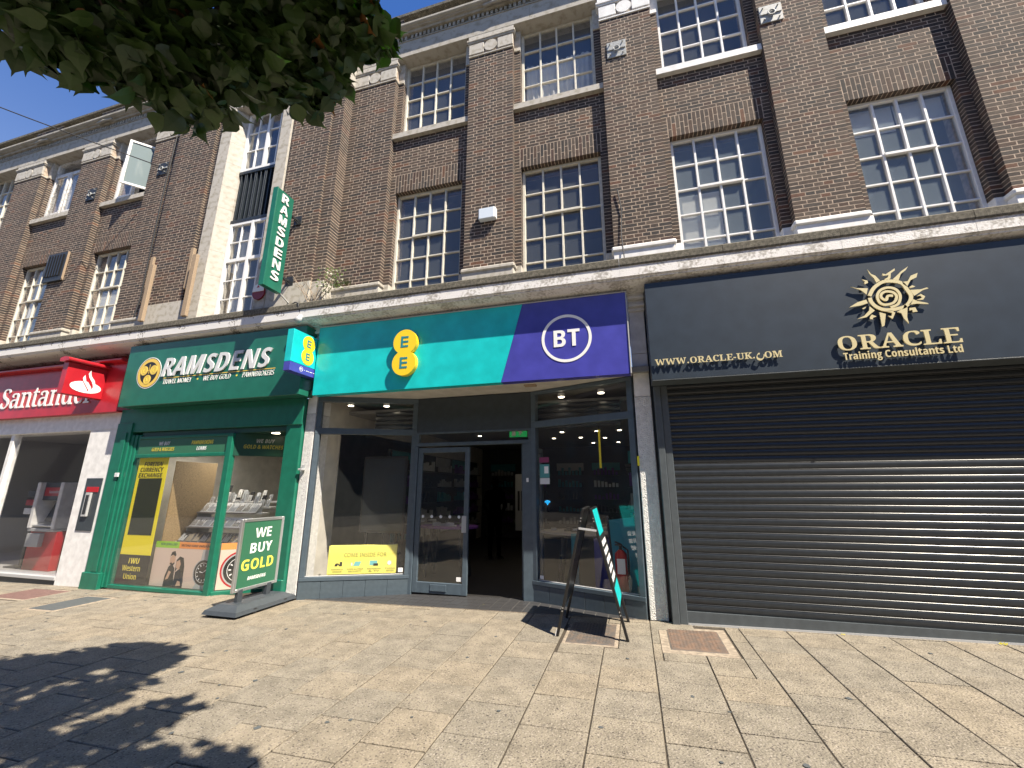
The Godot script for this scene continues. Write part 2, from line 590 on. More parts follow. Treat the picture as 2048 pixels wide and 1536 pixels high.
	mk("bark", Color(0.12, 0.095, 0.07), 0.95, T.brick, 3.0, T.render_n, 1.0)
	mk("weed_green", Color(0.16, 0.20, 0.05), 0.8)
	mk("weed_dry", Color(0.30, 0.24, 0.18), 0.9)
	mk("far_brick", Color(0.14, 0.095, 0.08), 0.9, T.brick, 0.8)
	var sk := mk("figure", Color(1, 1, 1), 0.85)
	sk.vertex_color_use_as_albedo = true
	mk("dark_cloth", Color(0.02, 0.021, 0.026), 0.9)
# ---------------------------------------------------------------- ground
func in_view(p: Vector3, margin := 0.05) -> bool:
	var q := cam.global_transform.affine_inverse() * p
	if q.z > -0.1:
		return false
	var ty := tan(deg_to_rad(42.5))
	return absf(q.x / -q.z) < ty * 4.0 / 3.0 + margin and absf(q.y / -q.z) < ty + margin

func shown(p: Vector3, area: float) -> float:
	return (area / (p - cam.position).length_squared()) if in_view(p) else 0.0

func ground_and_paving() -> void:
	var g := structure("ground")
	P(g, "road_surface", box_mesh(Vector3(-160, -0.4, -12), Vector3(160, -0.035, 160)), M.asphalt)
	g.position = Vector3(0.5, 0, 0)
	g.rotation.z = atan(SLOPE)
	var pv := structure("pavement")
	pv.position = Vector3(0.5, 0, 0)
	pv.rotation.z = atan(SLOPE)
	P(pv, "bedding", box_mesh(Vector3(-20, -0.03, -0.9), Vector3(12, -0.0085, 11.5)), M.bedding)
	var st := new_st()
	cbx(st, Vector3(-0.5, -0.03, -0.5), Vector3(0.5, 0.0, 0.5), 0.0)
	var sm: ArrayMesh
	st = new_st()
	cbx(st, Vector3(-0.2235, -0.028, -0.2125), Vector3(0.2235, 0.0, 0.2125), 0.0035)
	sm = st.commit()
	var covers := [[-0.79, -0.23, 0.13, 0.88], [0.17, 0.85, 0.07, 0.92], [-9.86, -8.9, 0.2, 0.86], [-8.25, -7.62, 0.40, 1.2]]
	var list := []
	var back := 0.43
	for ci in range(-40, 18):
		var x := 0.09 + 0.4525 * ci + 0.226
		for ri in range(-1, 26):
			var z := 0.04 + back * ri + (0.215 if posmod(ci, 2) == 0 else 0.0) + 0.215
			if z - 0.215 < -0.07:
				continue
			var hit := false
			for c in covers:
				if x + 0.2 > c[0] and x - 0.2 < c[1] and z + 0.2 > c[2] and z - 0.2 < c[3]:
					hit = true
			if hit:
				continue
			list.append([Vector3(x, 0, z), 0.4525, back])
	# slabs cut short against the shop fronts, and round the covers
	for ci in range(-40, 18):
		var x := 0.09 + 0.4525 * ci + 0.226
		var z0 := -0.06
		var z1 := 0.04 + (0.215 if posmod(ci, 2) == 0 else 0.0)
		if z1 - 0.43 >= -0.07: z1 -= 0.43
		if z1 - z0 > 0.03:
			list.append([Vector3(x, 0, (z0 + z1) / 2), 0.4525, z1 - z0])
	for c in covers:
		for ci in range(-40, 18):
			var xa := 0.09 + 0.4525 * ci
			for ri in range(-1, 8):
				var za := 0.04 + back * ri + (0.215 if posmod(ci, 2) == 0 else 0.0)
				if za < -0.07: continue
				var xm := xa + 0.226
				var zm := za + 0.215
				if not (xm + 0.2 > c[0] and xm - 0.2 < c[1] and zm + 0.2 > c[2] and zm - 0.2 < c[3]):
					continue
				# strips of this slab outside the cover
				if c[0] - xa > 0.04: list.append([Vector3((xa + c[0]) / 2, 0, zm), c[0] - xa, back])
				if xa + 0.4525 - c[1] > 0.04: list.append([Vector3((xa + 0.4525 + c[1]) / 2, 0, zm), xa + 0.4525 - c[1], back])
				var xl: float = max(xa, c[0])
				var xr: float = min(xa + 0.4525, c[1])
				if xr - xl < 0.04: continue
				if c[2] - za > 0.04: list.append([Vector3((xl + xr) / 2, 0, (za + c[2]) / 2), xr - xl, c[2] - za])
				if za + back - c[3] > 0.04: list.append([Vector3((xl + xr) / 2, 0, (za + back + c[3]) / 2), xr - xl, za + back - c[3]])
	var scored := []
	for s in list:
		var w: Vector3 = s[0]
		var wp := Vector3(w.x, gy(w.x), w.z)
		scored.append([shown(wp, s[1] * s[2] * 10.0 / (wp - cam.position).length()), s])
	scored.sort_custom(func(p, q): return p[0] > q[0])
	var rest := []
	for i in scored.size():
		var s: Array = scored[i][1]
		var w: Vector3 = s[0]
		var lift := rng.randf_range(-0.0022, 0.0012)
		var t := Transform3D(Basis.from_euler(Vector3(rng.randf_range(-0.004, 0.004), rng.randf_range(-0.003, 0.003), rng.randf_range(-0.004, 0.004))), Vector3((w.x - 0.5), lift, w.z))
		var sc := Vector3((s[1] - 0.0095 + rng.randf_range(-0.0015, 0.001)) / 0.447, 1, (s[2] - 0.0095 + rng.randf_range(-0.002, 0.001)) / 0.425)
		t.basis = t.basis * Basis.from_scale(sc)
		if i < 290 and scored[i][0] > 0.0:
			var o := P(pv, "paving_slab", sm, M["slab%d" % (rng.randi() % 7)])
			o.transform = t
		elif w.x > -15 and w.x < 7:
			rest.append(t)
	var mm := MultiMesh.new()
	mm.transform_format = MultiMesh.TRANSFORM_3D
	mm.mesh = sm
	mm.instance_count = rest.size()
	for i in rest.size():
		mm.set_instance_transform(i, rest[i])
	var mi := MultiMeshInstance3D.new()
	mi.name = "distant_paving"
	mi.multimesh = mm
	mi.material_override = M.slab1
	mi.set_meta("kind", "stuff")
	pv.add_child(mi)
	# dark quarry tiles in the recessed entrance of the phone shop
	var en := structure("entrance_floor")
	en.position = Vector3(0.5, 0, 0)
	en.rotation.z = atan(SLOPE)
	var bed := new_st()
	slab_up(bed, PackedVector2Array([Vector2(-5.28, -0.065), Vector2(-3.9, -0.76), Vector2(-1.9, -0.72), Vector2(-0.44, -0.065)]), 0.03, -0.003)
	P(en, "grout_bed", bed.commit(), M.grout)
	var tw := 0.152
	for i in 31:
		for j in 5:
			var xa := -5.28 + i * tw
			var za := -0.072 - (j + 1) * tw
			var p := PackedVector2Array([Vector2(xa, za), Vector2(xa + tw - 0.007, za), Vector2(xa + tw - 0.007, za + tw - 0.007), Vector2(xa, za + tw - 0.007)])
			var area := PackedVector2Array([Vector2(-5.26, -0.07), Vector2(-3.86, -0.74), Vector2(-1.93, -0.71), Vector2(-0.46, -0.07)])
			for q in Geometry2D.intersect_polygons(p, area):
				if q.size() > 2:
					var ts := new_st()
					slab_up(ts, q, 0.012, 0.002 + rng.randf_range(-0.0006, 0.0006))
					P(en, "floor_tile", ts.commit(), M.quarry_tile)
	kerb_strip(en)

func kerb_strip(en: Node3D) -> void:
	P(en, "threshold_strip", box_mesh(Vector3(-5.30, -0.02, -0.066), Vector3(-0.42, 0.004, -0.06)), M.concrete)

# horizontal plate from an outline in (x, z), top at y
func slab_up(st: SurfaceTool, o: PackedVector2Array, depth: float, y: float) -> void:
	var pv := PackedVector2Array()
	for q in o:
		pv.append(Vector2(q.x, -q.y))
	slab_of(st, pv, depth, Transform3D(Basis(Vector3(1, 0, 0), Vector3(0, 0, -1), Vector3(0, 1, 0)), Vector3(0, y, 0)))
# ---------------------------------------------------------------- brickwork
# each brick: [centre, size, tone]; a wall piece keeps its list until flush_bricks()
var bricks := []

var soot := FastNoiseLite.new()

func tone(p: Vector3) -> int:
	# sooty patches take more of the dark bricks, washed ones more of the pale
	soot.seed = 12
	soot.frequency = 0.55
	soot.fractal_octaves = 3
	var s := clampf(soot.get_noise_3d(p.x, p.y * 1.3, p.z) * 2.2, -1.0, 1.0)
	var w := []
	var total := 0.0
	for b in BRICKS:
		var lum: float = (b[0] + b[1] + b[2]) / 3.0
		var k: float = b[3] * exp(s * (0.083 - lum) * 38.0)
		w.append(k)
		total += k
	var r := rng.randf() * total
	for i in w.size():
		r -= w[i]
		if r <= 0.0: return i
	return 0

func one_brick(x0: float, x1: float, y0: float, y1: float, z: float, d: float) -> void:
	var p := rng.randf_range(-0.0004, 0.0005)
	var c := Vector3((x0 + x1) / 2, (y0 + y1) / 2, z - d / 2 + p)
	bricks.append([c, Vector3(x1 - x0, y1 - y0, d), tone(c)])

# courses of Flemish bond; the end bricks reach back by dl and dr to make the returns
func lay(x0: float, x1: float, y0: float, y1: float, z: float, dl := 0.05, dr := 0.05, pier := false) -> void:
	var j := 0.0118
	var n := int(floor((y1 - y0) / COURSE + 0.01))
	var c: float = (y1 - y0) / maxi(1, n)
	var base := int(round((y0 - 4.0) / COURSE))
	for r in n:
		var ya := y0 + r * c + j / 2
		var yb := y0 + (r + 1) * c - j / 2
		var cuts := [x0]
		var w := x1 - x0
		if pier and w < 1.3:
			var u := w / 7.0
			if posmod(base + r, 2) == 0:
				for k in [1.5, 2.5, 3.5, 4.5, 5.5]: cuts.append(x0 + u * k)
			else:
				for k in [1, 3, 4, 6]: cuts.append(x0 + u * k)
		elif w > 0.16:
			var p := 0.3375
			var off := 0.0 if posmod(base + r, 2) == 0 else 0.16875
			var k0 := int(floor((x0 - off) / p)) - 1
			for k in 200:
				var xs := (k0 + k) * p + off
				for q in [xs, xs + 0.225]:
					if q > x0 + 0.045 and q < x1 - 0.045:
						cuts.append(q)
				if xs > x1: break
		cuts.append(x1)
		for k in cuts.size() - 1:
			var xa: float = cuts[k] + ((j / 2 + rng.randf_range(-0.0015, 0.0015)) if k > 0 else -rng.randf_range(0.0, 0.0006))
			var xb: float = cuts[k + 1] - ((j / 2 + rng.randf_range(-0.0015, 0.0015)) if k < cuts.size() - 2 else -rng.randf_range(0.0, 0.0006))
			var d := 0.05
			if k == 0: d = max(d, dl)
			if k == cuts.size() - 2: d = max(d, dr)
			one_brick(xa, xb, ya + rng.randf_range(-0.001, 0.001), yb + rng.randf_range(-0.001, 0.001), z, d)

# flat arch of bricks on end, a long and a short one in every column
func soldiers(x0: float, x1: float, y0: float, y1: float, z: float) -> void:
	var n := int(round((x1 - x0) / 0.0575))
	var u := (x1 - x0) / n
	var j := 0.0105
	for i in n:
		var ym := y0 + (y1 - y0) * (0.36 if i % 2 == 0 else 0.64)
		var a := x0 + i * u + j / 2
		var b := x0 + (i + 1) * u - j / 2
		one_brick(a, b, y0 + 0.002, ym - j / 2, z, 0.115)
		one_brick(a, b, ym + j / 2, y1 - 0.002, z, 0.05)

func flush_bricks(parent: Node3D) -> void:
	var scored := []
	for b in bricks:
		var nrm: float = max(0.05, (cam.position - b[0]).normalized().z)
		scored.append([shown(b[0], b[1].x * b[1].y * nrm), b])
	scored.sort_custom(func(p, q): return p[0] > q[0])
	var rest := []
	for i in scored.size():
		var b: Array = scored[i][1]
		var t := Transform3D(Basis.from_euler(Vector3(rng.randf_range(-0.006, 0.006), rng.randf_range(-0.003, 0.003), rng.randf_range(-0.004, 0.004))) * Basis.from_scale(b[1]), b[0])
		if i < 295 and scored[i][0] > 0.0:
			var o := P(parent, "brick", unit_box, M["brick%d" % b[2]])
			o.transform = t
		else:
			rest.append([t, b[2]])
	var mm := MultiMesh.new()
	mm.transform_format = MultiMesh.TRANSFORM_3D
	mm.use_colors = true
	mm.mesh = unit_box
	mm.instance_count = rest.size()
	for i in rest.size():
		mm.set_instance_transform(i, rest[i][0])
		var c: Array = BRICKS[rest[i][1]]
		var k := rng.randf_range(0.9, 1.1)
		mm.set_instance_color(i, Color(c[0] * k, c[1] * k, c[2] * k))
	var mi := MultiMeshInstance3D.new()
	mi.name = "brickwork"
	mi.multimesh = mm
	mi.material_override = M.brickwork
	mi.set_meta("kind", "stuff")
	parent.add_child(mi)
	bricks.clear()

# ---------------------------------------------------------------- windows
func curtain_mesh(w: float, h: float, amp: float, waves: float) -> ArrayMesh:
	var st := new_st()
	var n := int(waves * 8)
	for i in n:
		var a := float(i) / n
		var b := float(i + 1) / n
		var za := sin(a * waves * TAU) * amp + sin(a * waves * 2.3) * amp
		var zb := sin(b * waves * TAU) * amp + sin(b * waves * 2.3) * amp
		quad(st, Vector3(a * w, 0, za), Vector3(a * w, h, za), Vector3(b * w, h, zb), Vector3(b * w, 0, zb))
		quad(st, Vector3(b * w, 0, zb - 0.002), Vector3(b * w, h, zb - 0.002), Vector3(a * w, h, za - 0.002), Vector3(a * w, 0, za - 0.002))
	return st.commit()

# multi-paned window, frame front at z; vents = true puts a projecting pair of lights in the middle
func grid_window(parent: Node3D, x0: float, x1: float, y0: float, y1: float, z: float, cols: int, rows: int, m: Material, glass: Material, vent := false, dress := "") -> Node3D:
	var w := Node3D.new()
	w.name = "window"
	parent.add_child(w, true)
	w.position = Vector3((x0 + x1) / 2, y0, z)
	var hw := (x1 - x0) / 2
	var h := y1 - y0
	var fr := 0.045
	var st := new_st()
	bar(st, Vector3(-hw + fr / 2, 0, -0.03), Vector3(-hw + fr / 2, h, -0.03), fr, 0.06)
	bar(st, Vector3(hw - fr / 2, 0, -0.03), Vector3(hw - fr / 2, h, -0.03), fr, 0.06)
	bar(st, Vector3(-hw + fr, fr / 2, -0.03), Vector3(hw - fr, fr / 2, -0.03), fr, 0.056)
	bar(st, Vector3(-hw + fr, h - fr / 2, -0.03), Vector3(hw - fr, h - fr / 2, -0.03), fr, 0.056)
	P(w, "frame", st.commit(), m)
	var iw := 2 * hw - 2 * fr
	var ih := h - 2 * fr
	var cw := iw / cols
	var rh := ih / rows
	for i in range(1, cols):
		var s2 := new_st()
		var xx := -hw + fr + cw * i
		bar(s2, Vector3(xx, fr, -0.028), Vector3(xx, h - fr, -0.028), 0.030, 0.048)
		P(w, "glazing_bar", s2.commit(), m)
	for r in range(1, rows):
		var s3 := new_st()
		var yy := fr + rh * r
		bar(s3, Vector3(-hw + fr, yy, -0.029), Vector3(hw - fr, yy, -0.029), 0.024, 0.040)
		P(w, "glazing_bar", s3.commit(), m)
	if vent:
		var s4 := new_st()
		var ra := rows - 2
		var yv := fr + rh * ra
		bar(s4, Vector3(-hw + fr + cw, yv, 0.004), Vector3(hw - fr - cw, yv, 0.004), 0.038, 0.034)
		P(w, "vent_rail", s4.commit(), m)
	for i in cols:
		for r in rows:
			var s5 := new_st()
			cbx(s5, Vector3(-cw / 2 + 0.008, 0.008, -0.002), Vector3(cw / 2 - 0.008, rh - 0.008, 0.002), 0.0005)
			var o := P(w, "pane", s5.commit(), glass, Vector3(-hw + fr + cw * (i + 0.5), fr + rh * r, -0.036))
			o.rotation = Vector3(rng.randf_range(-0.006, 0.006), rng.randf_range(-0.006, 0.006), 0)
	if dress == "blind":
		for i in cols / 2:
			cbox(w, "roller_blind", Vector3(-hw + fr + cw * 2 * i + 0.01, h - fr - rh * rng.randf_range(0.75, 1.0), -0.125), Vector3(-hw + fr + cw * 2 * (i + 1) - 0.01, h - fr, -0.12), M.blind, 0.001)
	elif dress == "net":
		P(w, "net_curtain", curtain_mesh(2 * hw - 0.1, h * 0.62, 0.012, 13.0), M.curtain, Vector3(-hw + 0.05, 0.03, -0.16))
	elif dress == "drape":
		P(w, "curtain", curtain_mesh(0.20, h - 0.05, 0.02, 3.0), M.curtain, Vector3(-hw + 0.05, 0.02, -0.17))
	elif dress == "boards":
		cbox(w, "white_board", Vector3(-hw + 0.05, 0.05, -0.20), Vector3(-hw + 0.05 + 2 * cw, h * 0.60, -0.18), M.blind, 0.002)
	return w

func room(parent: Node3D, x0: float, x1: float, y0: float, y1: float, z0: float, z1: float, m: Material) -> void:
	var st := new_st()
	bx(st, Vector3(x0 - 0.05, y0, z0 - 0.05), Vector3(x1 + 0.05, y1, z0))
	bx(st, Vector3(x0 - 0.05, y0, z0), Vector3(x0, y1, z1))
	bx(st, Vector3(x1, y0, z0), Vector3(x1 + 0.05, y1, z1))
	bx(st, Vector3(x0 - 0.05, y0 - 0.05, z0 - 0.05), Vector3(x1 + 0.05, y0, z1))
	bx(st, Vector3(x0 - 0.05, y1, z0 - 0.05), Vector3(x1 + 0.05, y1 + 0.05, z1))
	P(parent, "room", st.commit(), m)

func sill(parent: Node3D, x0: float, x1: float, y: float, m: Material) -> void:
	var st := new_st()
	var prof := [Vector2(-0.36, y - 0.10), Vector2(-0.135, y - 0.10), Vector2(-0.135, y + 0.01), Vector2(-0.30, y + 0.10), Vector2(-0.36, y + 0.10)]
	sweep_x(st, prof, x0, x1)
	P(parent, "window_sill", st.commit(), m)

func capital(parent: Node3D, x0: float, x1: float, y0: float, y1: float, z: float, m: Material) -> void:
	var c := Node3D.new()
	c.name = "capital"
	parent.add_child(c, true)
	c.position = Vector3((x0 + x1) / 2, y0, z)
	var hw := (x1 - x0) / 2 + 0.012
	var h := y1 - y0
	cbox(c, "core", Vector3(-hw + 0.02, 0, -0.30), Vector3(hw - 0.02, h, -0.01), m, 0.003)
	cbox(c, "lower_fillet", Vector3(-hw, 0, -0.28), Vector3(hw, 0.03, 0.018), m, 0.004)
	cbox(c, "upper_fillet", Vector3(-hw - 0.02, h - 0.075, -0.28), Vector3(hw + 0.02, h - 0.045, 0.03), m, 0.004)
	cbox(c, "upper_moulding", Vector3(-hw - 0.035, h - 0.045, -0.28), Vector3(hw + 0.035, h, 0.045), m, 0.006)
	var bw := (2 * hw - 0.26) / 2
	cbox(c, "block", Vector3(-hw + 0.005, 0.055, -0.02), Vector3(-hw + bw, h - 0.09, 0.022), m, 0.006)
	cbox(c, "block", Vector3(hw - bw, 0.055, -0.02), Vector3(hw - 0.005, h - 0.09, 0.022), m, 0.006)
	var st := new_st()
	slab_of(st, circle(Vector2(0, 0), (h - 0.14) / 2.0, 28), 0.05)
	P(c, "disc", st.commit(), m, Vector3(0, 0.03 + (h - 0.11) / 2.0, 0.026))

func pier_base(parent: Node3D, x0: float, x1: float, y0: float, y1: float, z: float, m: Material) -> void:
	var st := new_st()
	cbx(st, Vector3(x0 - 0.012, y0, z - 0.3), Vector3(x1 + 0.012, y1 - 0.075, z + 0.02), 0.005)
	cbx(st, Vector3(x0 - 0.035, y1 - 0.075, z - 0.3), Vector3(x1 + 0.035, y1, z + 0.045), 0.018)
	P(parent, "pier_base", st.commit(), m)

func mortar(parent: Node3D, st: SurfaceTool, x0: float, x1: float, y0: float, y1: float, zf: float, zb: float) -> void:
	var e := 0.0009
	bx(st, Vector3(x0 + e, y0, zb), Vector3(x1 - e, y1, zf - e))

# canopy cornice over the shop fronts, in lengths of stone
func canopy(parent: Node3D, x0: float, x1: float, m: Material) -> void:
	var n := int(round((x1 - x0) / 1.18))
	var u := (x1 - x0) / n
	for i in n:
		var a := x0 + i * u + 0.0015
		var b := x0 + (i + 1) * u - 0.0015
		var c := Node3D.new()
		c.name = "canopy_stone"
		parent.add_child(c, true)
		var dz := rng.randf_range(-0.002, 0.002)
		var st := new_st()
		sweep_x(st, [Vector2(-0.35, 4.27), Vector2(0.362 + dz, 4.27), Vector2(0.362 + dz, 4.128), Vector2(0.346, 4.128), Vector2(0.346, 4.116), Vector2(0.332, 4.110), Vector2(0.332, 4.094), Vector2(0.312, 4.088), Vector2(0.25, 4.07), Vector2(0.10, 4.05), Vector2(0.03, 4.02), Vector2(-0.35, 4.02)], a, b)
		P(c, "corona", st.commit(), m)
		st = new_st()
		sweep_x(st, [Vector2(-0.35, 4.2705), Vector2(0.372 + dz, 4.2705), Vector2(0.38 + dz, 4.29), Vector2(0.38 + dz, 4.375), Vector2(0.365 + dz, 4.392), Vector2(-0.10, 4.46), Vector2(-0.35, 4.46)], a + 0.0007, b - 0.0007)
		P(c, "top_moulding", st.commit(), M.weathered)

# main cornice, frieze and parapet; piers: where the parapet has brick panels
func cornice(parent: Node3D, x0: float, x1: float, dy: float, piers: Array, m: Material) -> void:
	var n := int(round((x1 - x0) / 1.25))
	var u := (x1 - x0) / n
	for i in n:
		var a := x0 + i * u + 0.0015
		var b := x0 + (i + 1) * u - 0.0015
		var st := new_st()
		sweep_x(st, [Vector2(-0.5, 9.60 + dy), Vector2(-0.075, 9.60 + dy), Vector2(-0.075, 9.96 + dy), Vector2(-0.5, 9.96 + dy)], a, b)
		P(parent, "frieze_stone", st.commit(), m)
		st = new_st()
		sweep_x(st, [Vector2(-0.5, 9.962 + dy), Vector2(-0.06, 9.962 + dy), Vector2(-0.06, 9.985 + dy), Vector2(-0.10, 9.985 + dy), Vector2(-0.10, 10.09 + dy), Vector2(-0.02, 10.095 + dy), Vector2(-0.005, 10.13 + dy), Vector2(0.035, 10.135 + dy), Vector2(0.035, 10.15 + dy), Vector2(0.07, 10.16 + dy), Vector2(0.09, 10.175 + dy), Vector2(0.09, 10.215 + dy), Vector2(-0.5, 10.28 + dy)], a, b)
		P(parent, "cornice_stone", st.commit(), M.stone_grey)
		st = new_st()
		var k := a + 0.02
		while k < b - 0.05:
			bx(st, Vector3(k, 9.995 + dy, -0.11), Vector3(k + 0.05, 10.085 + dy, -0.055))
			k += 0.088
		P(parent, "dentils", st.commit(), M.stone_grey)
		if i % 2 == 0:
			st = new_st()
			tube(st, [Vector3((a + b) / 2 - 0.25, 10.12 + dy, 0.02), Vector3((a + b) / 2, 10.10 + dy, 0.05), Vector3((a + b) / 2 + 0.25, 10.12 + dy, 0.02)], 0.03, 8)
			P(parent, "swag", st.commit(), M.stone_grey)
	var s2 := new_st()
	bx(s2, Vector3(x0, 10.3 + dy, -0.75), Vector3(x1, 10.80 + dy, -0.47))
	P(parent, "parapet_wall", s2.commit(), M.far_brick)
	for p in piers:
		lay(p[0], p[1], 10.30 + dy, 10.30 + dy + COURSE * 8, -0.20, 0.25, 0.25)
		var s3 := new_st()
		mortar(parent, s3, p[0], p[1], 10.29 + dy, 10.30 + dy + COURSE * 8 + 0.03, -0.20, -0.48)
		P(parent, "parapet_core", s3.commit(), M.mortar)
	var nn := int(round((x1 - x0) / 0.95))
	u = (x1 - x0) / nn
	for i in nn:
		var st := new_st()
		sweep_x(st, [Vector2(-0.80, 10.80 + dy), Vector2(-0.155, 10.80 + dy), Vector2(-0.155, 10.865 + dy), Vector2(-0.45, 10.93 + dy), Vector2(-0.80, 10.87 + dy)], x0 + i * u + 0.002, x0 + (i + 1) * u - 0.002)
		P(parent, "coping_stone", st.commit(), M.coping)

# one bay: recessed brickwork, upper and lower window between two piers
func bay(b: Node3D, px0: float, px1: float, wx0: float, wx1: float, s: float, trim: Material, wood: Material, up: String, low: String, core: SurfaceTool, glass: Material = M.dusty_glass) -> void:
	var yy := func(y: float) -> float: return 4.45 + (y - 4.45) * s
	var head: float = yy.call(6.63)
	var sold: float = yy.call(7.0)
	var sy: float = yy.call(7.87)
	var lint: float = yy.call(9.60)
	# strips beside the lower window
	lay(px0, wx0, 4.83, head, ZR, 0.05, 0.115)
	lay(wx1, px1, 4.83, head, ZR, 0.115, 0.05)
	lay(px0, wx0 - 0.02, head, sold, ZR)
	lay(wx1 + 0.02, px1, head, sold, ZR)
	soldiers(wx0 - 0.012, wx1 + 0.012, head, sold, ZR)
	lay(px0, px1, sold + 0.004, sy - 0.10, ZR)
	lay(px0, wx0, sy - 0.10, yy.call(9.11), ZR, 0.05, 0.115)
	lay(wx1, px1, sy - 0.10, yy.call(9.11), ZR, 0.115, 0.05)
	mortar(b, core, px0 - 0.01, wx0, 4.0, lint, ZR, ZR - 0.35)
	mortar(b, core, wx1, px1 + 0.01, 4.0, lint, ZR, ZR - 0.35)
	mortar(b, core, wx0 - 0.0018, wx1 + 0.0018, head + 0.003, sy + 0.02, ZR, ZR - 0.35)
	mortar(b, core, wx0 - 0.0018, wx1 + 0.0018, 4.0, 4.44, ZR, ZR - 0.35)
	# stone blocks where the strips meet the lintel and the canopy
	for q in [[px0 - 0.005, wx0 + 0.004], [wx1 - 0.004, px1 + 0.005]]:
		cbox(b, "impost_block", Vector3(q[0], yy.call(9.11), ZR - 0.2), Vector3(q[1], yy.call(9.15), ZR + 0.02), trim, 0.004)
		cbox(b, "impost_stone", Vector3(q[0], yy.call(9.151), ZR - 0.2), Vector3(q[1] , lint, ZR + 0.004), trim, 0.004)
		cbox(b, "strip_base", Vector3(q[0], 4.40, ZR - 0.2), Vector3(q[1], 4.828, ZR + 0.012), trim, 0.006)
	sill(b, px0 + 0.005, px1 - 0.005, yy.call(7.87), trim)
	# rooms behind
	room(b, px0 - 0.3, px1 + 0.3, 4.35, head + 0.25, -3.0, ZR - 0.36, M.room_dark)
	room(b, px0 - 0.3, px1 + 0.3, sy - 0.2, lint + 0.2, -3.0, ZR - 0.36, M.room_dark)
	# steel lintel line and windows
	cbox(b, "lintel", Vector3(wx0 - 0.02, head, ZR - 0.34), Vector3(wx1 + 0.02, head + 0.10, ZR - 0.118), M.far_brick, 0.002)
	if low != "none":
		grid_window(b, wx0 + 0.003, wx1 - 0.003, 4.45, head - 0.002, ZW + 0.02, 4, 5, wood, glass, true, low)
	if up == "casement_open" or up == "casement":
		casement_window(b, wx0 + 0.003, wx1 - 0.003, yy.call(7.965), lint - 0.002, up == "casement_open")
	elif up != "none":
		grid_window(b, wx0 + 0.003, wx1 - 0.003, yy.call(7.965), lint - 0.002, ZW + 0.02, 4, 4, wood, M.dusty_glass, false, up)

# old painted casement pair with a top light; the right leaf may stand open
func casement_window(parent: Node3D, x0: float, x1: float, y0: float, y1: float, open: bool) -> void:
	var w := Node3D.new()
	w.name = "window"
	parent.add_child(w, true)
	w.position = Vector3((x0 + x1) / 2, y0, ZW)
	var hw := (x1 - x0) / 2
	var h := y1 - y0
	var tr := h - 0.42
	var st := new_st()
	bar(st, Vector3(-hw + 0.04, 0, -0.02), Vector3(-hw + 0.04, h, -0.02), 0.08, 0.09)
	bar(st, Vector3(hw - 0.04, 0, -0.02), Vector3(hw - 0.04, h, -0.02), 0.08, 0.09)
	bar(st, Vector3(-hw + 0.08, h - 0.04, -0.02), Vector3(hw - 0.08, h - 0.04, -0.02), 0.08, 0.086)
	bar(st, Vector3(-hw + 0.08, 0.04, -0.02), Vector3(hw - 0.08, 0.04, -0.02), 0.08, 0.086)
	bar(st, Vector3(-hw + 0.08, tr, -0.01), Vector3(hw - 0.08, tr, -0.01), 0.06, 0.09)
	bar(st, Vector3(0, 0.08, -0.015), Vector3(0, tr - 0.03, -0.015), 0.07, 0.088)
	P(w, "frame", st.commit(), M.old_white)
	cbox(w, "pane", Vector3(-hw + 0.08, tr + 0.03, -0.03), Vector3(hw - 0.08, h - 0.08, -0.026), M.dusty_glass, 0.0005)
	for i in 2:
		var lw := hw - 0.115
		var leaf := Node3D.new()
		leaf.name = "casement"
		w.add_child(leaf, true)
		var lh := tr - 0.03 - 0.08
		leaf.position = Vector3(-hw + 0.08 if i == 0 else hw - 0.08, 0.08, 0.03)
		var s := 1.0 if i == 0 else -1.0
		var s2 := new_st()
		bar(s2, Vector3(s * 0.025, 0, 0), Vector3(s * 0.025, lh, 0), 0.05, 0.04)
		bar(s2, Vector3(s * (lw - 0.025), 0, 0), Vector3(s * (lw - 0.025), lh, 0), 0.05, 0.04)
		bar(s2, Vector3(s * 0.05, 0.025, 0), Vector3(s * (lw - 0.05), 0.025, 0), 0.05, 0.038)
		bar(s2, Vector3(s * 0.05, lh - 0.025, 0), Vector3(s * (lw - 0.05), lh - 0.025, 0), 0.05, 0.038)
		P(leaf, "sash", s2.commit(), M.old_white if not open else M.upvc)
		var a := 0.05
		var g := new_st()
		cbx(g, Vector3(min(s * a, s * (lw - a)), 0.05, -0.004), Vector3(max(s * a, s * (lw - a)), lh - 0.05, 0.0), 0.0005)
		P(leaf, "pane", g.commit(), M.frosted if open and i == 1 else M.dusty_glass)
		if open and i == 1:
			leaf.rotation.y = deg_to_rad(48.0)
	if not open:
		P(w, "curtain", curtain_mesh(0.34, tr - 0.1, 0.02, 4.0), M.curtain, Vector3(-hw + 0.12, 0.06, -0.18))
		P(w, "curtain", curtain_mesh(0.30, tr - 0.1, 0.02, 4.0), M.curtain, Vector3(0.12, 0.06, -0.18))

func pier(b: Node3D, x0: float, x1: float, s: float, trim: Material, core: SurfaceTool, dl := 0.115, dr := 0.115) -> void:
	var top := 4.45 + (9.115 - 4.45) * s
	var ct := 4.45 + (9.50 - 4.45) * s
	lay(x0, x1, 4.835, top, ZP, dl, dr, true)
	mortar(b, core, x0, x1, 4.4, 10.0, ZP, -0.62)
	capital(b, x0, x1, top, ct, ZP, trim)
	pier_base(b, x0, x1, 4.35, 4.832, ZP, trim)
	cbox(b, "frieze_block", Vector3(x0 - 0.02, ct + 0.001, ZP - 0.3), Vector3(x1 + 0.02, 4.45 + (9.60 - 4.45) * s, ZP + 0.022), trim, 0.003)

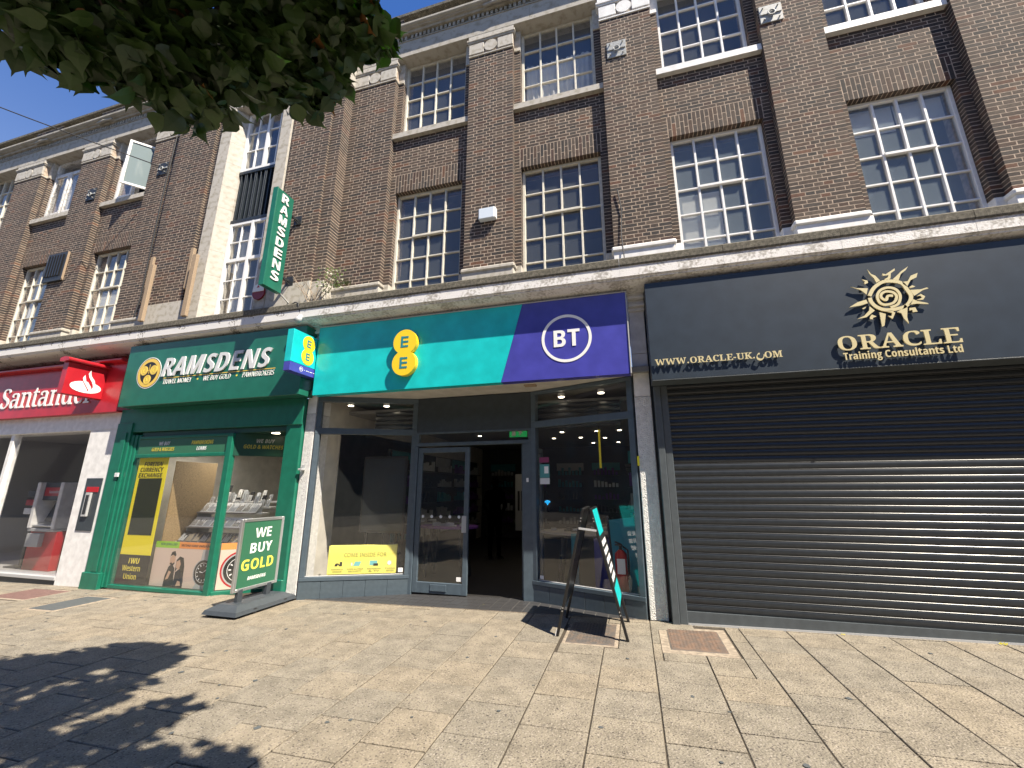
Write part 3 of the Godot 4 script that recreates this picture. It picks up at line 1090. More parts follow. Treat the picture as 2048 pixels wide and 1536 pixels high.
func buildings() -> void:
	# ---- right part, its stone and windows painted white
	var r := thing("brick_building", "brown brick upper floors with white painted sills and capitals above the dark shuttered shop", "building", Vector3.ZERO, "brick terrace above the shops")
	var core := new_st()
	pier(r, -0.03, 0.775, 1.0, M.smooth_white, core)
	pier(r, 2.27, 3.05, 1.0, M.smooth_white, core)
	pier(r, 4.49, 5.29, 1.0, M.smooth_white, core)
	bay(r, 0.775, 2.27, 0.885, 2.15, 1.0, M.smooth_white, M.upvc, "plain", "boards", core, M.sky_tinted_glass)
	bay(r, 3.05, 4.49, 3.165, 4.38, 1.0, M.smooth_white, M.upvc, "plain", "blind", core, M.sky_tinted_glass)
	lay(5.29, 6.2, 4.835, 9.1, ZR)
	mortar(r, core, 5.28, 6.2, 4.0, 10.0, ZR, -0.6)
	P(r, "wall_core", core.commit(), M.mortar)
	cornice(r, -0.03, 6.2, 0.0, [[-0.03, 0.775], [2.27, 3.05], [4.49, 5.29]], M.stone)
	canopy(r, 0.02, 6.2, M.old_white)
	flush_bricks(r)
	# ---- middle part, bare stone
	var m := thing("brick_building", "brown brick upper floors with bare stone trim above the turquoise and purple shop sign", "building", Vector3.ZERO, "brick terrace above the shops")
	core = new_st()
	pier(m, -4.815, -3.89, 1.0, M.stone_pale, core, 0.05, 0.115)
	pier(m, -2.37, -1.55, 1.0, M.stone_pale, core)
	bay(m, -3.89, -2.37, -3.775, -2.485, 1.0, M.stone_pale, M.cream_paint, "plain", "plain", core)
	bay(m, -1.55, -0.03, -1.44, -0.145, 1.0, M.stone_pale, M.cream_paint, "net", "plain", core)
	P(m, "wall_core", core.commit(), M.mortar)
	cornice(m, -4.815, -0.035, 0.0, [[-4.78, -3.89], [-2.37, -1.55]], M.stone)
	canopy(m, -4.88, 0.0195, M.old_white)
	flush_bricks(m)
	left_building()

func left_building() -> void:
	var l := thing("brick_building", "brown brick upper floors with a tall stone framed window beside the vertical green sign", "building", Vector3.ZERO, "brick terrace above the shops")
	var s := 1.035
	var core := new_st()
	pier(l, -15.2, -14.15, s, M.stone_pale, core)
	pier(l, -12.66, -11.66, s, M.stone_pale, core)
	pier(l, -10.16, -9.06, s, M.stone_pale, core, 0.115, 0.05)
	bay(l, -14.15, -12.66, -14.04, -12.77, s, M.stone_pale, M.cream_paint, "casement", "drape", core)
	bay(l, -11.66, -10.16, -11.55, -10.27, s, M.stone_pale, M.cream_paint, "casement_open", "boards", core)
	# a further bay, cut by the edge of the picture
	bay(l, -16.7, -15.2, -16.6, -15.31, s, M.stone_pale, M.cream_paint, "plain", "plain", core)
	# projecting centre: two steps of brick each side of the stone window
	var zs := 0.125
	var zf := 0.17
	var top := 9.17
	for q in [[-5.045, -4.815, 0.05, 0.23], [-9.06, -8.86, 0.23, 0.05]]:
		lay(q[0], q[1], 4.89, top, zs, q[2], q[3])
		mortar(l, core, q[0], q[1], 4.4, top + 0.02, zs, -0.6)
	lay(-5.90, -5.045, 4.89, top, zf, 0.07, 0.06)
	mortar(l, core, -5.90, -5.045, 4.4, top + 0.02, zf, -0.6)
	lay(-8.86, -7.93, 4.89, top, zf, 0.06, 0.07)
	mortar(l, core, -8.86, -7.93, 4.4, top + 0.02, zf, -0.6)
	lay(-7.93, -7.735, 4.89, top, zf - 0.06, 0.05, 0.05)
	mortar(l, core, -7.95, -7.735, 4.4, top + 0.02, zf - 0.06, -0.6)
	mortar(l, core, -5.945, -5.89, 4.4, top + 0.02, zf - 0.06, -0.6)
	P(l, "wall_core", core.commit(), M.mortar)
	# stone base and stone attic of the centre
	for q in [[-5.945, -5.04, zf + 0.012], [-5.04, -4.80, zs + 0.012], [-8.865, -7.735, zf + 0.012], [-9.07, -8.865, zs + 0.012]]:
		cbox(l, "base_stone", Vector3(q[0], 4.35, -0.4), Vector3(q[1] - 0.002, 4.888, q[2]), M.stone_pale, 0.006)
		cbox(l, "attic_stone", Vector3(q[0] - 0.005, top + 0.021, -0.5), Vector3(q[1] + 0.003, 9.685, q[2]), M.stone, 0.006)
		cbox(l, "attic_stone", Vector3(q[0] - 0.005, 9.69, -0.5), Vector3(q[1] + 0.003, 10.25, q[2]), M.stone, 0.006)
	# brick gable with a stone rake rising above the parapet
	var gs := new_st()
	slab_of(gs, poly([-9.2, 10.26, -4.62, 10.26, -4.62, 10.80, -6.1, 13.4, -7.6, 13.4, -9.2, 10.80]), 1.0)
	P(l, "gable_wall", gs.commit(), M.far_brick, Vector3(0, 0, -0.30))
	gs = new_st()
	bar(gs, Vector3(-4.58, 10.70, -0.75), Vector3(-6.1, 13.42, -0.75), 0.10, 1.0, Vector3(0, 0, 1), 0.01)
	P(l, "gable_coping", gs.commit(), M.stone)
	# stone surround: jamb blocks
	var ys := [4.46, 4.93, 5.37, 5.88, 6.42, 6.82, 7.32, 7.86, 8.34, 8.82, 9.17]
	for i in ys.size() - 1:
		var st := new_st()
		jamb(st, ys[i] + 0.0015, ys[i + 1] - 0.0015, true)
		P(l, "jamb_stone", st.commit(), M.stone_pale)
		st = new_st()
		jamb(st, ys[i] + 0.0015, ys[i + 1] - 0.0015, false)
		P(l, "jamb_stone", st.commit(), M.stone_pale)
	cbox(l, "head_stone", Vector3(-7.75, 9.172, -0.5), Vector3(-5.93, 9.685, zf + 0.02), M.stone, 0.006)
	cbox(l, "head_stone", Vector3(-7.75, 9.69, -0.5), Vector3(-5.93, 10.25, zf + 0.02), M.stone, 0.006)
	room(l, -8.0, -5.6, 4.3, 9.4, -3.2, -0.42, M.room_mid)
	var zg := -0.02
	pair_window(l, -7.32, -6.19, 4.46, 6.53, zg, 4, 2)
	pair_window(l, -7.32, -6.19, 7.73, 9.17, zg, 3, 0)
	# black ribbed panel between the two windows
	var pn := Node3D.new()
	pn.name = "ribbed_panel"
	l.add_child(pn, true)
	pn.position = Vector3(-6.755, 6.53, zg)
	cbox(pn, "back_plate", Vector3(-0.565, 0, -0.10), Vector3(0.565, 1.2, -0.05), M.panel_black, 0.002)
	cbox(pn, "bottom_rail", Vector3(-0.565, 0.0, -0.05), Vector3(0.565, 0.07, 0.01), M.panel_black, 0.004)
	cbox(pn, "top_rail", Vector3(-0.565, 1.13, -0.05), Vector3(0.565, 1.2, 0.01), M.panel_black, 0.004)
	for x in [-0.50, -0.40, -0.36, -0.26, -0.155, -0.115, -0.01, 0.09, 0.13, 0.235, 0.335, 0.375, 0.47]:
		cbox(pn, "rib", Vector3(x - 0.011, 0.07, -0.05), Vector3(x + 0.011, 1.13, 0.0), M.panel_black, 0.004)
	cornice(l, -17.2, -9.07, 0.16, [[-15.2, -14.15], [-12.66, -11.66], [-10.16, -9.2]], M.stone)
	canopy(l, -17.2, -4.8805, M.flaking_white)
	flush_bricks(l)

func jamb(st: SurfaceTool, y0: float, y1: float, left: bool) -> void:
	var a := PackedVector2Array()
	if left:
		a = PackedVector2Array([Vector2(-7.733, 0.19), Vector2(-7.46, 0.19), Vector2(-7.322, -0.01), Vector2(-7.322, -0.4), Vector2(-7.733, -0.4)])
	else:
		a = PackedVector2Array([Vector2(-5.947, 0.19), Vector2(-6.19, 0.19), Vector2(-6.19, -0.4), Vector2(-5.947, -0.4)])
	slab_up(st, a, y1 - y0, y1)

# white casements in pairs, each two panes wide
func pair_window(parent: Node3D, x0: float, x1: float, y0: float, y1: float, z: float, rows: int, low_rows: int) -> void:
	var w := Node3D.new()
	w.name = "window"
	parent.add_child(w, true)
	w.position = Vector3((x0 + x1) / 2, y0, z)
	var hw := (x1 - x0) / 2
	var h := y1 - y0
	var st := new_st()
	for x in [-hw + 0.03, 0.0, hw - 0.03]:
		bar(st, Vector3(x, 0, -0.03), Vector3(x, h, -0.03), 0.06, 0.07)
	for y in [0.03, h - 0.03]:
		for sg in [-1.0, 1.0]:
			bar(st, Vector3(sg * 0.03, y, -0.03), Vector3(sg * (hw - 0.06), y, -0.03), 0.06, 0.066)
	if low_rows > 0:
		for sg in [-1.0, 1.0]:
			bar(st, Vector3(sg * 0.03, h * 0.60, -0.03), Vector3(sg * (hw - 0.06), h * 0.60, -0.03), 0.07, 0.064)
	P(w, "frame", st.commit(), M.upvc)
	var n := rows + (1 if low_rows > 0 else 0)
	var spans := [[0.06, h - 0.06, 3]] if low_rows == 0 else [[0.06, h * 0.60 - 0.035, 3], [h * 0.60 + 0.035, h - 0.06, 2]]
	for sg in [-1.0, 1.0]:
		var xa: float = 0.03 if sg > 0 else -hw + 0.06
		var xb: float = hw - 0.06 if sg > 0 else -0.03
		for sp in spans:
			var g := new_st()
			bar(g, Vector3((xa + xb) / 2, sp[0], -0.03), Vector3((xa + xb) / 2, sp[1], -0.03), 0.026, 0.034)
			P(w, "glazing_bar", g.commit(), M.upvc)
			var rh: float = (sp[1] - sp[0]) / sp[2]
			for r in range(1, sp[2]):
				g = new_st()
				bar(g, Vector3(xa, sp[0] + rh * r, -0.03), Vector3(xb, sp[0] + rh * r, -0.03), 0.024, 0.030)
				P(w, "glazing_bar", g.commit(), M.upvc)
			for r in sp[2]:
				for c in 2:
					var cw: float = (xb - xa) / 2
					var o := cbox(w, "pane", Vector3(xa + c * cw + 0.006, sp[0] + rh * r + 0.006, -0.036), Vector3(xa + (c + 1) * cw - 0.006, sp[0] + rh * (r + 1) - 0.006, -0.032), M.glass, 0.0005)
					o.rotation = Vector3(rng.randf_range(-0.006, 0.006), rng.randf_range(-0.006, 0.006), 0)
	P(w, "curtain", curtain_mesh(0.26, h - 0.1, 0.03, 3.0), M.curtain, Vector3(-hw + 0.07, 0.05, -0.25))
	if low_rows == 0:
		P(w, "curtain", curtain_mesh(0.2, h - 0.1, 0.03, 3.0), M.curtain, Vector3(0.05, 0.05, -0.25))
# ---------------------------------------------------------------- fascia signs
func poly(a: Array) -> PackedVector2Array:
	var p := PackedVector2Array()
	for i in range(0, a.size(), 2):
		p.append(Vector2(a[i], a[i + 1]))
	return p

func flat(parent: Node, called: String, pts: PackedVector2Array, depth: float, at: Vector3, m: Material, basis := Basis()) -> MeshInstance3D:
	var st := new_st()
	slab_of(st, pts, depth)
	var o := P(parent, called, st.commit(), m, at)
	o.basis = basis
	return o

func tf(x: float, y: float, z: float, b := Basis()) -> Transform3D:
	return Transform3D(b, Vector3(x, y, z))

# outline of a stroke of width w along points
func stroke(pts: Array, w: float) -> PackedVector2Array:
	var l := PackedVector2Array()
	var r := PackedVector2Array()
	var n := pts.size()
	for i in n:
		var d: Vector2 = (pts[min(i + 1, n - 1)] - pts[max(i - 1, 0)]).normalized()
		var q := Vector2(-d.y, d.x) * w / 2
		l.append(pts[i] + q)
		r.append(pts[i] - q)
	r.reverse()
	l.append_array(r)
	return l

func smooth_line(a: Array, steps := 4) -> Array:
	var p := []
	for i in range(0, a.size(), 2):
		p.append(Vector2(a[i], a[i + 1]))
	var out := []
	for i in p.size() - 1:
		var p0: Vector2 = p[max(i - 1, 0)]
		var p3: Vector2 = p[min(i + 2, p.size() - 1)]
		for k in steps:
			out.append(p[i].cubic_interpolate(p[i + 1], p0, p3, float(k) / steps))
	out.append(p[-1])
	return out

func ee_disc(parent: Node, c1: Vector2, c2: Vector2, r: float, depth: float, t: Transform3D, mirror := 1.0) -> void:
	# two overlapping yellow discs, an E of dots on each
	var a := Geometry2D.merge_polygons(circle(c1, r, 56), circle(c2, r, 56))
	var st := new_st()
	slab_of(st, a[0], depth)
	var o := P(parent, "double_disc", st.commit(), M.yellow)
	o.transform = t
	if depth > 0.03:
		var b := Geometry2D.merge_polygons(circle(c1, r * 0.985, 56), circle(c2, r * 0.985, 56))
		st = new_st()
		slab_of(st, b[0], depth)
		o = P(parent, "disc_body", st.commit(), M.turquoise)
		o.transform = t.translated_local(Vector3(0, 0, -0.022))
	for c in [c1, c2]:
		var s := new_st()
		var u := r * 0.155
		var h := r * 0.46
		bar(s, Vector3(c.x - 1.6 * u, c.y - h, 0.001), Vector3(c.x - 1.6 * u, c.y + h, 0.001), u * 1.15, 0.004, Vector3(0, 0, 1), 0.0)
		for row in [-1, 0, 1]:
			for k in 3:
				slab_of(s, circle(Vector2(c.x - 0.55 * u + k * u * 1.0, c.y + row * (h - u * 0.6)), u * 0.60, 12), 0.004, tf(0, 0, 0.0035))
		o = P(parent, "letter_dots", s.commit(), M.door_teal)
		o.transform = t

func fascias() -> void:
	# ---- phone shop fascia
	var f := thing("fascia_sign", "turquoise and purple fascia panel with a yellow double disc above the grey phone shop", "sign", Vector3(-2.33, 2.88, 0.165))
	var ox := -2.33
	var oy := 2.88
	var p1 := poly([-4.735 - ox, 0.0, -1.648 - ox, 0.0, -1.338 - ox, 1.12, -4.735 - ox, 1.12])
	var p2 := poly([-1.645 - ox, 0.0, 0.07 - ox, 0.0, 0.07 - ox, 1.12, -1.335 - ox, 1.12])
	flat(f, "turquoise_panel", p1, 0.14, Vector3.ZERO, M.turquoise)
	flat(f, "purple_panel", p2, 0.14, Vector3.ZERO, M.purple)
	cbox(f, "edge_trim", Vector3(0.072 - ox, 0, -0.14), Vector3(0.088 - ox, 1.12, 0.012), M.steel_grey, 0.002)
	cbox(f, "top_trim", Vector3(-4.735 - ox, 1.121, -0.14), Vector3(0.088 - ox, 1.135, 0.012), M.steel_grey, 0.002)
	ee_disc(f, Vector2(-3.118 - ox, 3.582 - oy), Vector2(-3.118 - ox, 3.256 - oy), 0.192, 0.08, tf(0, 0, 0.082))
	var st := new_st()
	ring_of(st, Vector2(0, 0), 0.30, 0.338, 0.004, 64)
	P(f, "white_ring", st.commit(), M.letter_white, Vector3(-0.728 - ox, 3.431 - oy, 0.006))
	letters(f, "lettering", "BT", "sansbold", 0.232, 0.352, 0.005, tf(-0.900 - ox, 3.314 - oy, 0.002), M.letter_white)
	# ---- dark training company fascia
	var g := thing("fascia_sign", "wide dark grey fascia panel with gold sun emblem and raised gold lettering", "sign", Vector3(3.0, 2.74, 0.30))
	cbox(g, "panel", Vector3(0.315 - 3.0, 0, -0.28), Vector3(6.0 - 3.0, 1.28, 0), M.anthracite, 0.004)
	cbox(g, "bottom_lip", Vector3(0.315 - 3.0, -0.012, -0.28), Vector3(6.0 - 3.0, -0.001, 0.004), M.shutter_rail, 0.002)
	letters(g, "lettering", "ORACLE", "serifbold", 0.165, 1.09, 0.012, tf(2.275 - 3.0, 2.925 - 2.74, 0.024), M.gold)
	letters(g, "lettering", "Training Consultants Ltd", "sansbold", 0.078, 1.045, 0.010, tf(2.305 - 3.0, 2.792 - 2.74, 0.024), M.gold)
	letters(g, "lettering", "WWW.ORACLE-UK.", "serifbold", 0.076, 1.085, 0.010, tf(0.362 - 3.0, 2.912 - 2.74, 0.024), M.gold)
	letters(g, "lettering", "OM", "serifbold", 0.076, 0.178, 0.010, tf(1.550 - 3.0, 2.908 - 2.74, 0.024), M.gold)
	letters(g, "slipped_letter", "C", "serifbold", 0.076, 0.085, 0.010, tf(1.515 - 3.0, 2.868 - 2.74, 0.026, Basis(Vector3(0, 0, 1), deg_to_rad(62.0))), M.gold)
	var em := Node3D.new()
	em.name = "sun_emblem"
	g.add_child(em)
	em.position = Vector3(2.834 - 3.0, 3.51 - 2.74, 0.030)
	for a in [[-0.14, 0.344, -0.113, 0.281, -0.077, 0.254, -0.045, 0.191, -0.083, 0.17, -0.095, 0.225, -0.126, 0.283],
			[0.236, 0.321, 0.205, 0.279, 0.155, 0.242, 0.12, 0.165, 0.073, 0.19, 0.127, 0.237, 0.167, 0.276],
			[0.305, 0.233, 0.286, 0.183, 0.228, 0.157, 0.182, 0.085, 0.155, 0.119, 0.15, 0.146, 0.2, 0.148, 0.238, 0.208],
			[0.365, 0.042, 0.314, 0.028, 0.225, -0.029, 0.203, 0.044, 0.297, 0.039, 0.351, 0.053],
			[0.333, -0.137, 0.234, -0.12, 0.158, -0.125, 0.212, -0.066, 0.24, -0.091, 0.323, -0.123],
			[0.121, -0.339, 0.088, -0.276, 0.077, -0.211, 0.041, -0.193, 0.103, -0.159, 0.125, -0.111, 0.143, -0.147, 0.119, -0.263],
			[-0.097, -0.336, -0.122, -0.346, -0.116, -0.178, -0.062, -0.204],
			[-0.328, -0.233, -0.258, -0.202, -0.205, -0.148, -0.193, -0.099, -0.154, -0.154, -0.241, -0.222],
			[-0.38, -0.088, -0.292, -0.037, -0.209, -0.017, -0.203, -0.061, -0.271, -0.079],
			[-0.329, 0.155, -0.277, 0.13, -0.173, 0.115, -0.196, 0.043, -0.24, 0.102]]:
		flat(em, "ray", poly(a), 0.012, Vector3.ZERO, M.gold)
	for a in [[-0.009, 0.271, 0.019, 0.258, 0.111, 0.315, 0.11, 0.293, 0.068, 0.264, 0.054, 0.204, 0.02, 0.186, -0.004, 0.201, 0.033, 0.22, 0.044, 0.245, -0.01, 0.244],
			[-0.209, 0.228, -0.16, 0.207, -0.158, 0.18, -0.188, 0.166, -0.195, 0.185, -0.183, 0.197],
			[0.2, 0.078, 0.23, 0.095, 0.256, 0.079, 0.238, 0.072, 0.211, 0.068],
			[0.244, -0.036, 0.287, -0.013, 0.319, -0.046, 0.296, -0.081, 0.236, -0.078, 0.291, -0.059, 0.277, -0.032],
			[0.158, -0.162, 0.21, -0.16, 0.22, -0.211, 0.178, -0.212, 0.179, -0.185, 0.153, -0.191],
			[-0.065, -0.173, 0.002, -0.173, 0.024, -0.201, -0.012, -0.269, -0.048, -0.227, -0.016, -0.235, -0.003, -0.198],
			[-0.211, -0.225, -0.19, -0.197, -0.15, -0.223, -0.186, -0.237, -0.189, -0.253, -0.215, -0.246],
			[-0.264, -0.115, -0.223, -0.098, -0.237, -0.118, -0.255, -0.127]]:
		flat(em, "curl", poly(a), 0.012, Vector3.ZERO, M.gold)
	var rg := smooth_line([-0.172, 0.022, -0.115, 0.112, -0.016, 0.174, 0.083, 0.164, 0.147, 0.129, 0.176, 0.055, 0.198, -0.034, 0.149, -0.122, 0.065, -0.155, -0.055, -0.157, -0.128, -0.114, -0.165, -0.057, -0.174, 0.0])
	flat(em, "ring", stroke(rg, 0.036), 0.012, Vector3.ZERO, M.gold)
	var sp := smooth_line([0.04, -0.003, -0.007, 0.001, -0.028, -0.044, -0.064, -0.018, -0.063, 0.026, -0.017, 0.055, 0.047, 0.037, 0.07, -0.018, 0.032, -0.082, -0.044, -0.098, -0.092, -0.066, -0.102, 0.013, -0.06, 0.078, 0.011, 0.099, 0.079, 0.068, 0.104, -0.014, 0.067, -0.104, -0.005, -0.132])
	flat(em, "spiral", stroke(sp, 0.026), 0.012, Vector3.ZERO, M.gold)
	# ---- green pawnbroker fascia
	var r := thing("fascia_sign", "dark green fascia box with a gold round badge and white slanted lettering", "sign", Vector3(-6.8, 2.88, 0.28))
	ox = -6.8
	oy = 2.88
	cbox(r, "panel", Vector3(-8.80 - ox, 0, -0.30), Vector3(-4.885 - ox, 1.14, 0), M.green_panel, 0.006)
	letters(r, "lettering", "RAMSDENS", "sansbold", 0.325, 2.30, 0.020, tf(-7.83 - ox, 3.372 - oy, 0.006), M.letter_grey, 0.24)
	flat(r, "rule", poly([-7.82 - ox, 3.338 - oy, -5.41 - ox, 3.338 - oy, -5.405 - ox, 3.352 - oy, -7.815 - ox, 3.352 - oy]), 0.004, Vector3(0, 0, 0.003), M.gold_print)
	letters(r, "lettering", "TRAVEL MONEY", "sans", 0.082, 0.66, 0.004, tf(-7.81 - ox, 3.235 - oy, 0.003), M.letter_white, 0.2)
	letters(r, "lettering", "WE BUY GOLD", "sans", 0.082, 0.585, 0.004, tf(-6.89 - ox, 3.235 - oy, 0.003), M.letter_white, 0.2)
	letters(r, "lettering", "PAWNBROKERS", "sans", 0.082, 0.635, 0.004, tf(-6.05 - ox, 3.235 - oy, 0.003), M.letter_white, 0.2)
	for x in [-7.02, -6.18]:
		flat(r, "bullet", circle(Vector2(x - ox, 3.277 - oy), 0.016, 16), 0.004, Vector3(0, 0, 0.003), M.letter_yellow)
	badge(r, Vector3(-8.196 - ox, 3.470 - oy, 0.003), 0.287)
	# ---- red bank fascia
	var s := thing("fascia_sign", "red fascia panel with white serif lettering under a projecting red lip", "sign", Vector3(-11.4, 2.84, 0.12))
	ox = -11.4
	oy = 2.84
	cbox(s, "panel", Vector3(-15.5 - ox, 0, -0.25), Vector3(-9.07 - ox, 0.97, 0), M.red_panel, 0.004)
	var ls := new_st()
	sweep_x(ls, [Vector2(-0.05, 0.95), Vector2(0.10, 0.95), Vector2(0.13, 0.965), Vector2(0.13, 0.99), Vector2(0.10, 1.01), Vector2(-0.05, 1.01)], -15.5 - ox, -9.04 - ox)
	P(s, "lip", ls.commit(), M.red_panel)
	letters(s, "lettering", "Santander", "serif", 0.42, 2.72, 0.012, tf(-12.50 - ox, 3.046 - oy, 0.004), M.letter_white)

func badge(parent: Node3D, at: Vector3, r: float) -> void:
	var b := Node3D.new()
	b.name = "round_badge"
	parent.add_child(b)
	b.position = at
	flat(b, "white_rim", circle(Vector2.ZERO, r, 64), 0.004, Vector3(0, 0, 0.001), M.letter_white)
	flat(b, "dark_rim", circle(Vector2.ZERO, r * 0.955, 64), 0.004, Vector3(0, 0, 0.002), M.black_print)
	flat(b, "gold_ring", circle(Vector2.ZERO, r * 0.92, 64), 0.004, Vector3(0, 0, 0.003), M.gold_print)
	flat(b, "dark_field", circle(Vector2.ZERO, r * 0.70, 64), 0.004, Vector3(0, 0, 0.004), M.black_print)
	flat(b, "stem", poly([-0.006, -0.02, 0.006, -0.02, 0.006, 0.16, -0.006, 0.16]), 0.004, Vector3(0, 0, 0.005), M.gold_print)
	flat(b, "stem", poly([-0.07, 0.04, 0.07, 0.04, 0.07, 0.052, -0.07, 0.052]), 0.003, Vector3(0, 0, 0.0055), M.gold_print)
	var k := 0
	for c in [Vector2(-0.118, 0.045), Vector2(0.110, 0.045), Vector2(-0.005, -0.128)]:
		flat(b, "coin", circle(c, 0.088, 32), 0.004, Vector3(0, 0, 0.006), M.gold_print)
		var cr := new_st()
		ring_of(cr, c, 0.066, 0.072, 0.003, 32)
		P(b, "coin_rim", cr.commit(), M.letter_yellow, Vector3(0, 0, 0.0075))
		letters(b, "coin_mark", ["\u00a3", "\u20ac", "$"][k], "sansbold", 0.07, 0.0, 0.002, tf(c.x - 0.028, c.y - 0.037, 0.0075), M.letter_yellow)
		k += 1

# ---------------------------------------------------------------- projecting signs
func projecting_signs() -> void:
	var fx := Basis(Vector3(0, 0, -1), Vector3(0, 1, 0), Vector3(1, 0, 0))   # faces +x, reads from the street
	# vertical blade
	var b := thing("blade_sign", "tall narrow green blade sign with white stacked letters on the brick wall", "sign", Vector3(-5.45, 4.62, 0.17))
	cbox(b, "panel", Vector3(-0.09, 0, 0.17), Vector3(0.0, 1.81, 0.52), M.green_panel, 0.006)
	cbox(b, "edge_strip", Vector3(-0.095, -0.004, 0.521), Vector3(0.005, 1.814, 0.535), M.green_paint, 0.003)
	var k := 0
	for ch in "RAMSDENS":
		letters(b, "letter", ch, "sansbold", 0.155, 0.155, 0.012, Transform3D(fx, Vector3(0.002, 1.81 - 0.215 - k * 0.205, 0.425)), M.letter_white)
		k += 1
	for y in [1.52, 0.32]:
		cbox(b, "wall_plate", Vector3(-0.10, y - 0.10, 0.002), Vector3(0.06, y + 0.08, 0.014), M.black_iron, 0.002)
		var st := new_st()
		bar(st, Vector3(-0.045, y, 0.014), Vector3(-0.045, y, 0.17), 0.04, 0.04, Vector3(0, 1, 0))
		tube(st, [Vector3(-0.02, y - 0.08, 0.014), Vector3(-0.03, y - 0.0, 0.16)], 0.012, 6)
		P(b, "bracket", st.commit(), M.black_iron)
	var st2 := new_st()
	tube(st2, [Vector3(0.02, -0.10, 0.01), Vector3(-0.03, 0.03, 0.20)], 0.012, 6)
	P(b, "stay", st2.commit(), M.galvanised)
	# phone shop box
	var e := thing("projecting_sign", "small turquoise and purple box sign with yellow double disc on the white pilaster", "sign", Vector3(-4.76, 3.16, 0.03))
	cbox(e, "turquoise_body", Vector3(-0.12, 0.142, 0.0), Vector3(0, 0.655, 0.625), M.turquoise, 0.006)
	cbox(e, "purple_body", Vector3(-0.12, 0, 0.0), Vector3(0, 0.141, 0.625), M.purple, 0.006)
	ee_disc(e, Vector2(0, 0.105), Vector2(0, -0.105), 0.128, 0.008, Transform3D(fx, Vector3(0.005, 0.40, 0.30)))
	var rs := new_st()
	ring_of(rs, Vector2.ZERO, 0.030, 0.036, 0.003, 24)
	var ro := P(e, "white_ring", rs.commit(), M.letter_white)
	ro.transform = Transform3D(fx, Vector3(0.002, 0.075, 0.40))
	letters(e, "lettering", "BT", "sansbold", 0.026, 0.038, 0.003, Transform3D(fx, Vector3(0.001, 0.062, 0.42)), M.letter_white)
	for kk in 7:
		var du := new_st()
		cbx(du, Vector3(0, 0, 0), Vector3([0.012, 0.03, 0.02, 0.036, 0.018, 0.028, 0.022][kk], 0.011, 0.002), 0.0005)
		var dd := P(e, "small_print", du.commit(), M.letter_white)
		dd.transform = Transform3D(fx, Vector3(0.001, 0.068, 0.335 - kk * 0.038))
	cbox(e, "bracket", Vector3(-0.09, 0.2, -0.06), Vector3(-0.03, 0.45, -0.001), M.steel_grey, 0.003)
	# bank sign with hood
	var s := thing("projecting_sign", "red hooded box sign with a white flame emblem over the bank lettering", "sign", Vector3(-9.55, 3.09, 0.02))
	cbox(s, "panel", Vector3(-0.14, 0, 0.10), Vector3(0, 0.58, 0.69), M.red_panel, 0.005)
	var hs := new_st()
	var pr := [Vector2(-0.15, 0.565), Vector2(0.07, 0.565), Vector2(0.095, 0.58), Vector2(0.095, 0.605), Vector2(0.05, 0.635), Vector2(-0.03, 0.65), Vector2(-0.15, 0.63)]
	sweep_x(hs, pr, 0.0, 0.72)
	var ho := P(s, "hood", hs.commit(), M.red_panel)
	ho.transform = Transform3D(Basis(Vector3(0, 0, 1), Vector3(0, 1, 0), Vector3(1, 0, 0)), Vector3(-0.02, 0.0, 0.02)).orthonormalized()
	ho.basis = Basis(Vector3(0, 0, -1), Vector3(0, 1, 0), Vector3(1, 0, 0))
	ho.position = Vector3(-0.02, 0.02, 0.74)
	cbox(s, "bracket", Vector3(-0.11, 0.15, 0.0), Vector3(-0.04, 0.5, 0.099), M.black_iron, 0.003)
	var el := PackedVector2Array()
	for i in 48:
		el.append(Vector2(cos(TAU * i / 48) * 0.235, sin(TAU * i / 48) * 0.105 - 0.0))
	var fl := Node3D.new()
	fl.name = "flame_emblem"
	s.add_child(fl)
	fl.transform = Transform3D(fx, Vector3(0.004, 0.175, 0.375))
	flat(fl, "ellipse", el, 0.004, Vector3(0, 0, 0), M.letter_white)
	flat(fl, "red_flame", poly([-0.10, 0.11, -0.075, 0.13, -0.06, 0.09, 0.02, -0.03, 0.03, -0.08, 0.045, -0.04, 0.03, 0.02, -0.03, 0.11, -0.03, 0.16, -0.08, 0.15]), 0.003, Vector3(0, 0, 0.0015), M.red_panel)
	flat(fl, "red_flame", poly([0.01, 0.11, 0.075, 0.02, 0.085, -0.02, 0.105, 0.03, 0.085, 0.08, 0.045, 0.14, 0.02, 0.15]), 0.003, Vector3(0, 0, 0.0015), M.red_panel)
	flat(fl, "white_flame", poly([-0.05, 0.22, -0.075, 0.16, -0.06, 0.11, 0.035, -0.03, 0.055, -0.05, 0.05, 0.0, -0.02, 0.12, -0.035, 0.17]), 0.003, Vector3(0, 0, 0.003), M.letter_white)
	flat(fl, "white_flame", poly([0.02, 0.33, -0.005, 0.25, 0.015, 0.19, 0.085, 0.09, 0.10, 0.03, 0.125, 0.09, 0.105, 0.15, 0.045, 0.22, 0.03, 0.27]), 0.003, Vector3(0, 0, 0.003), M.letter_white)
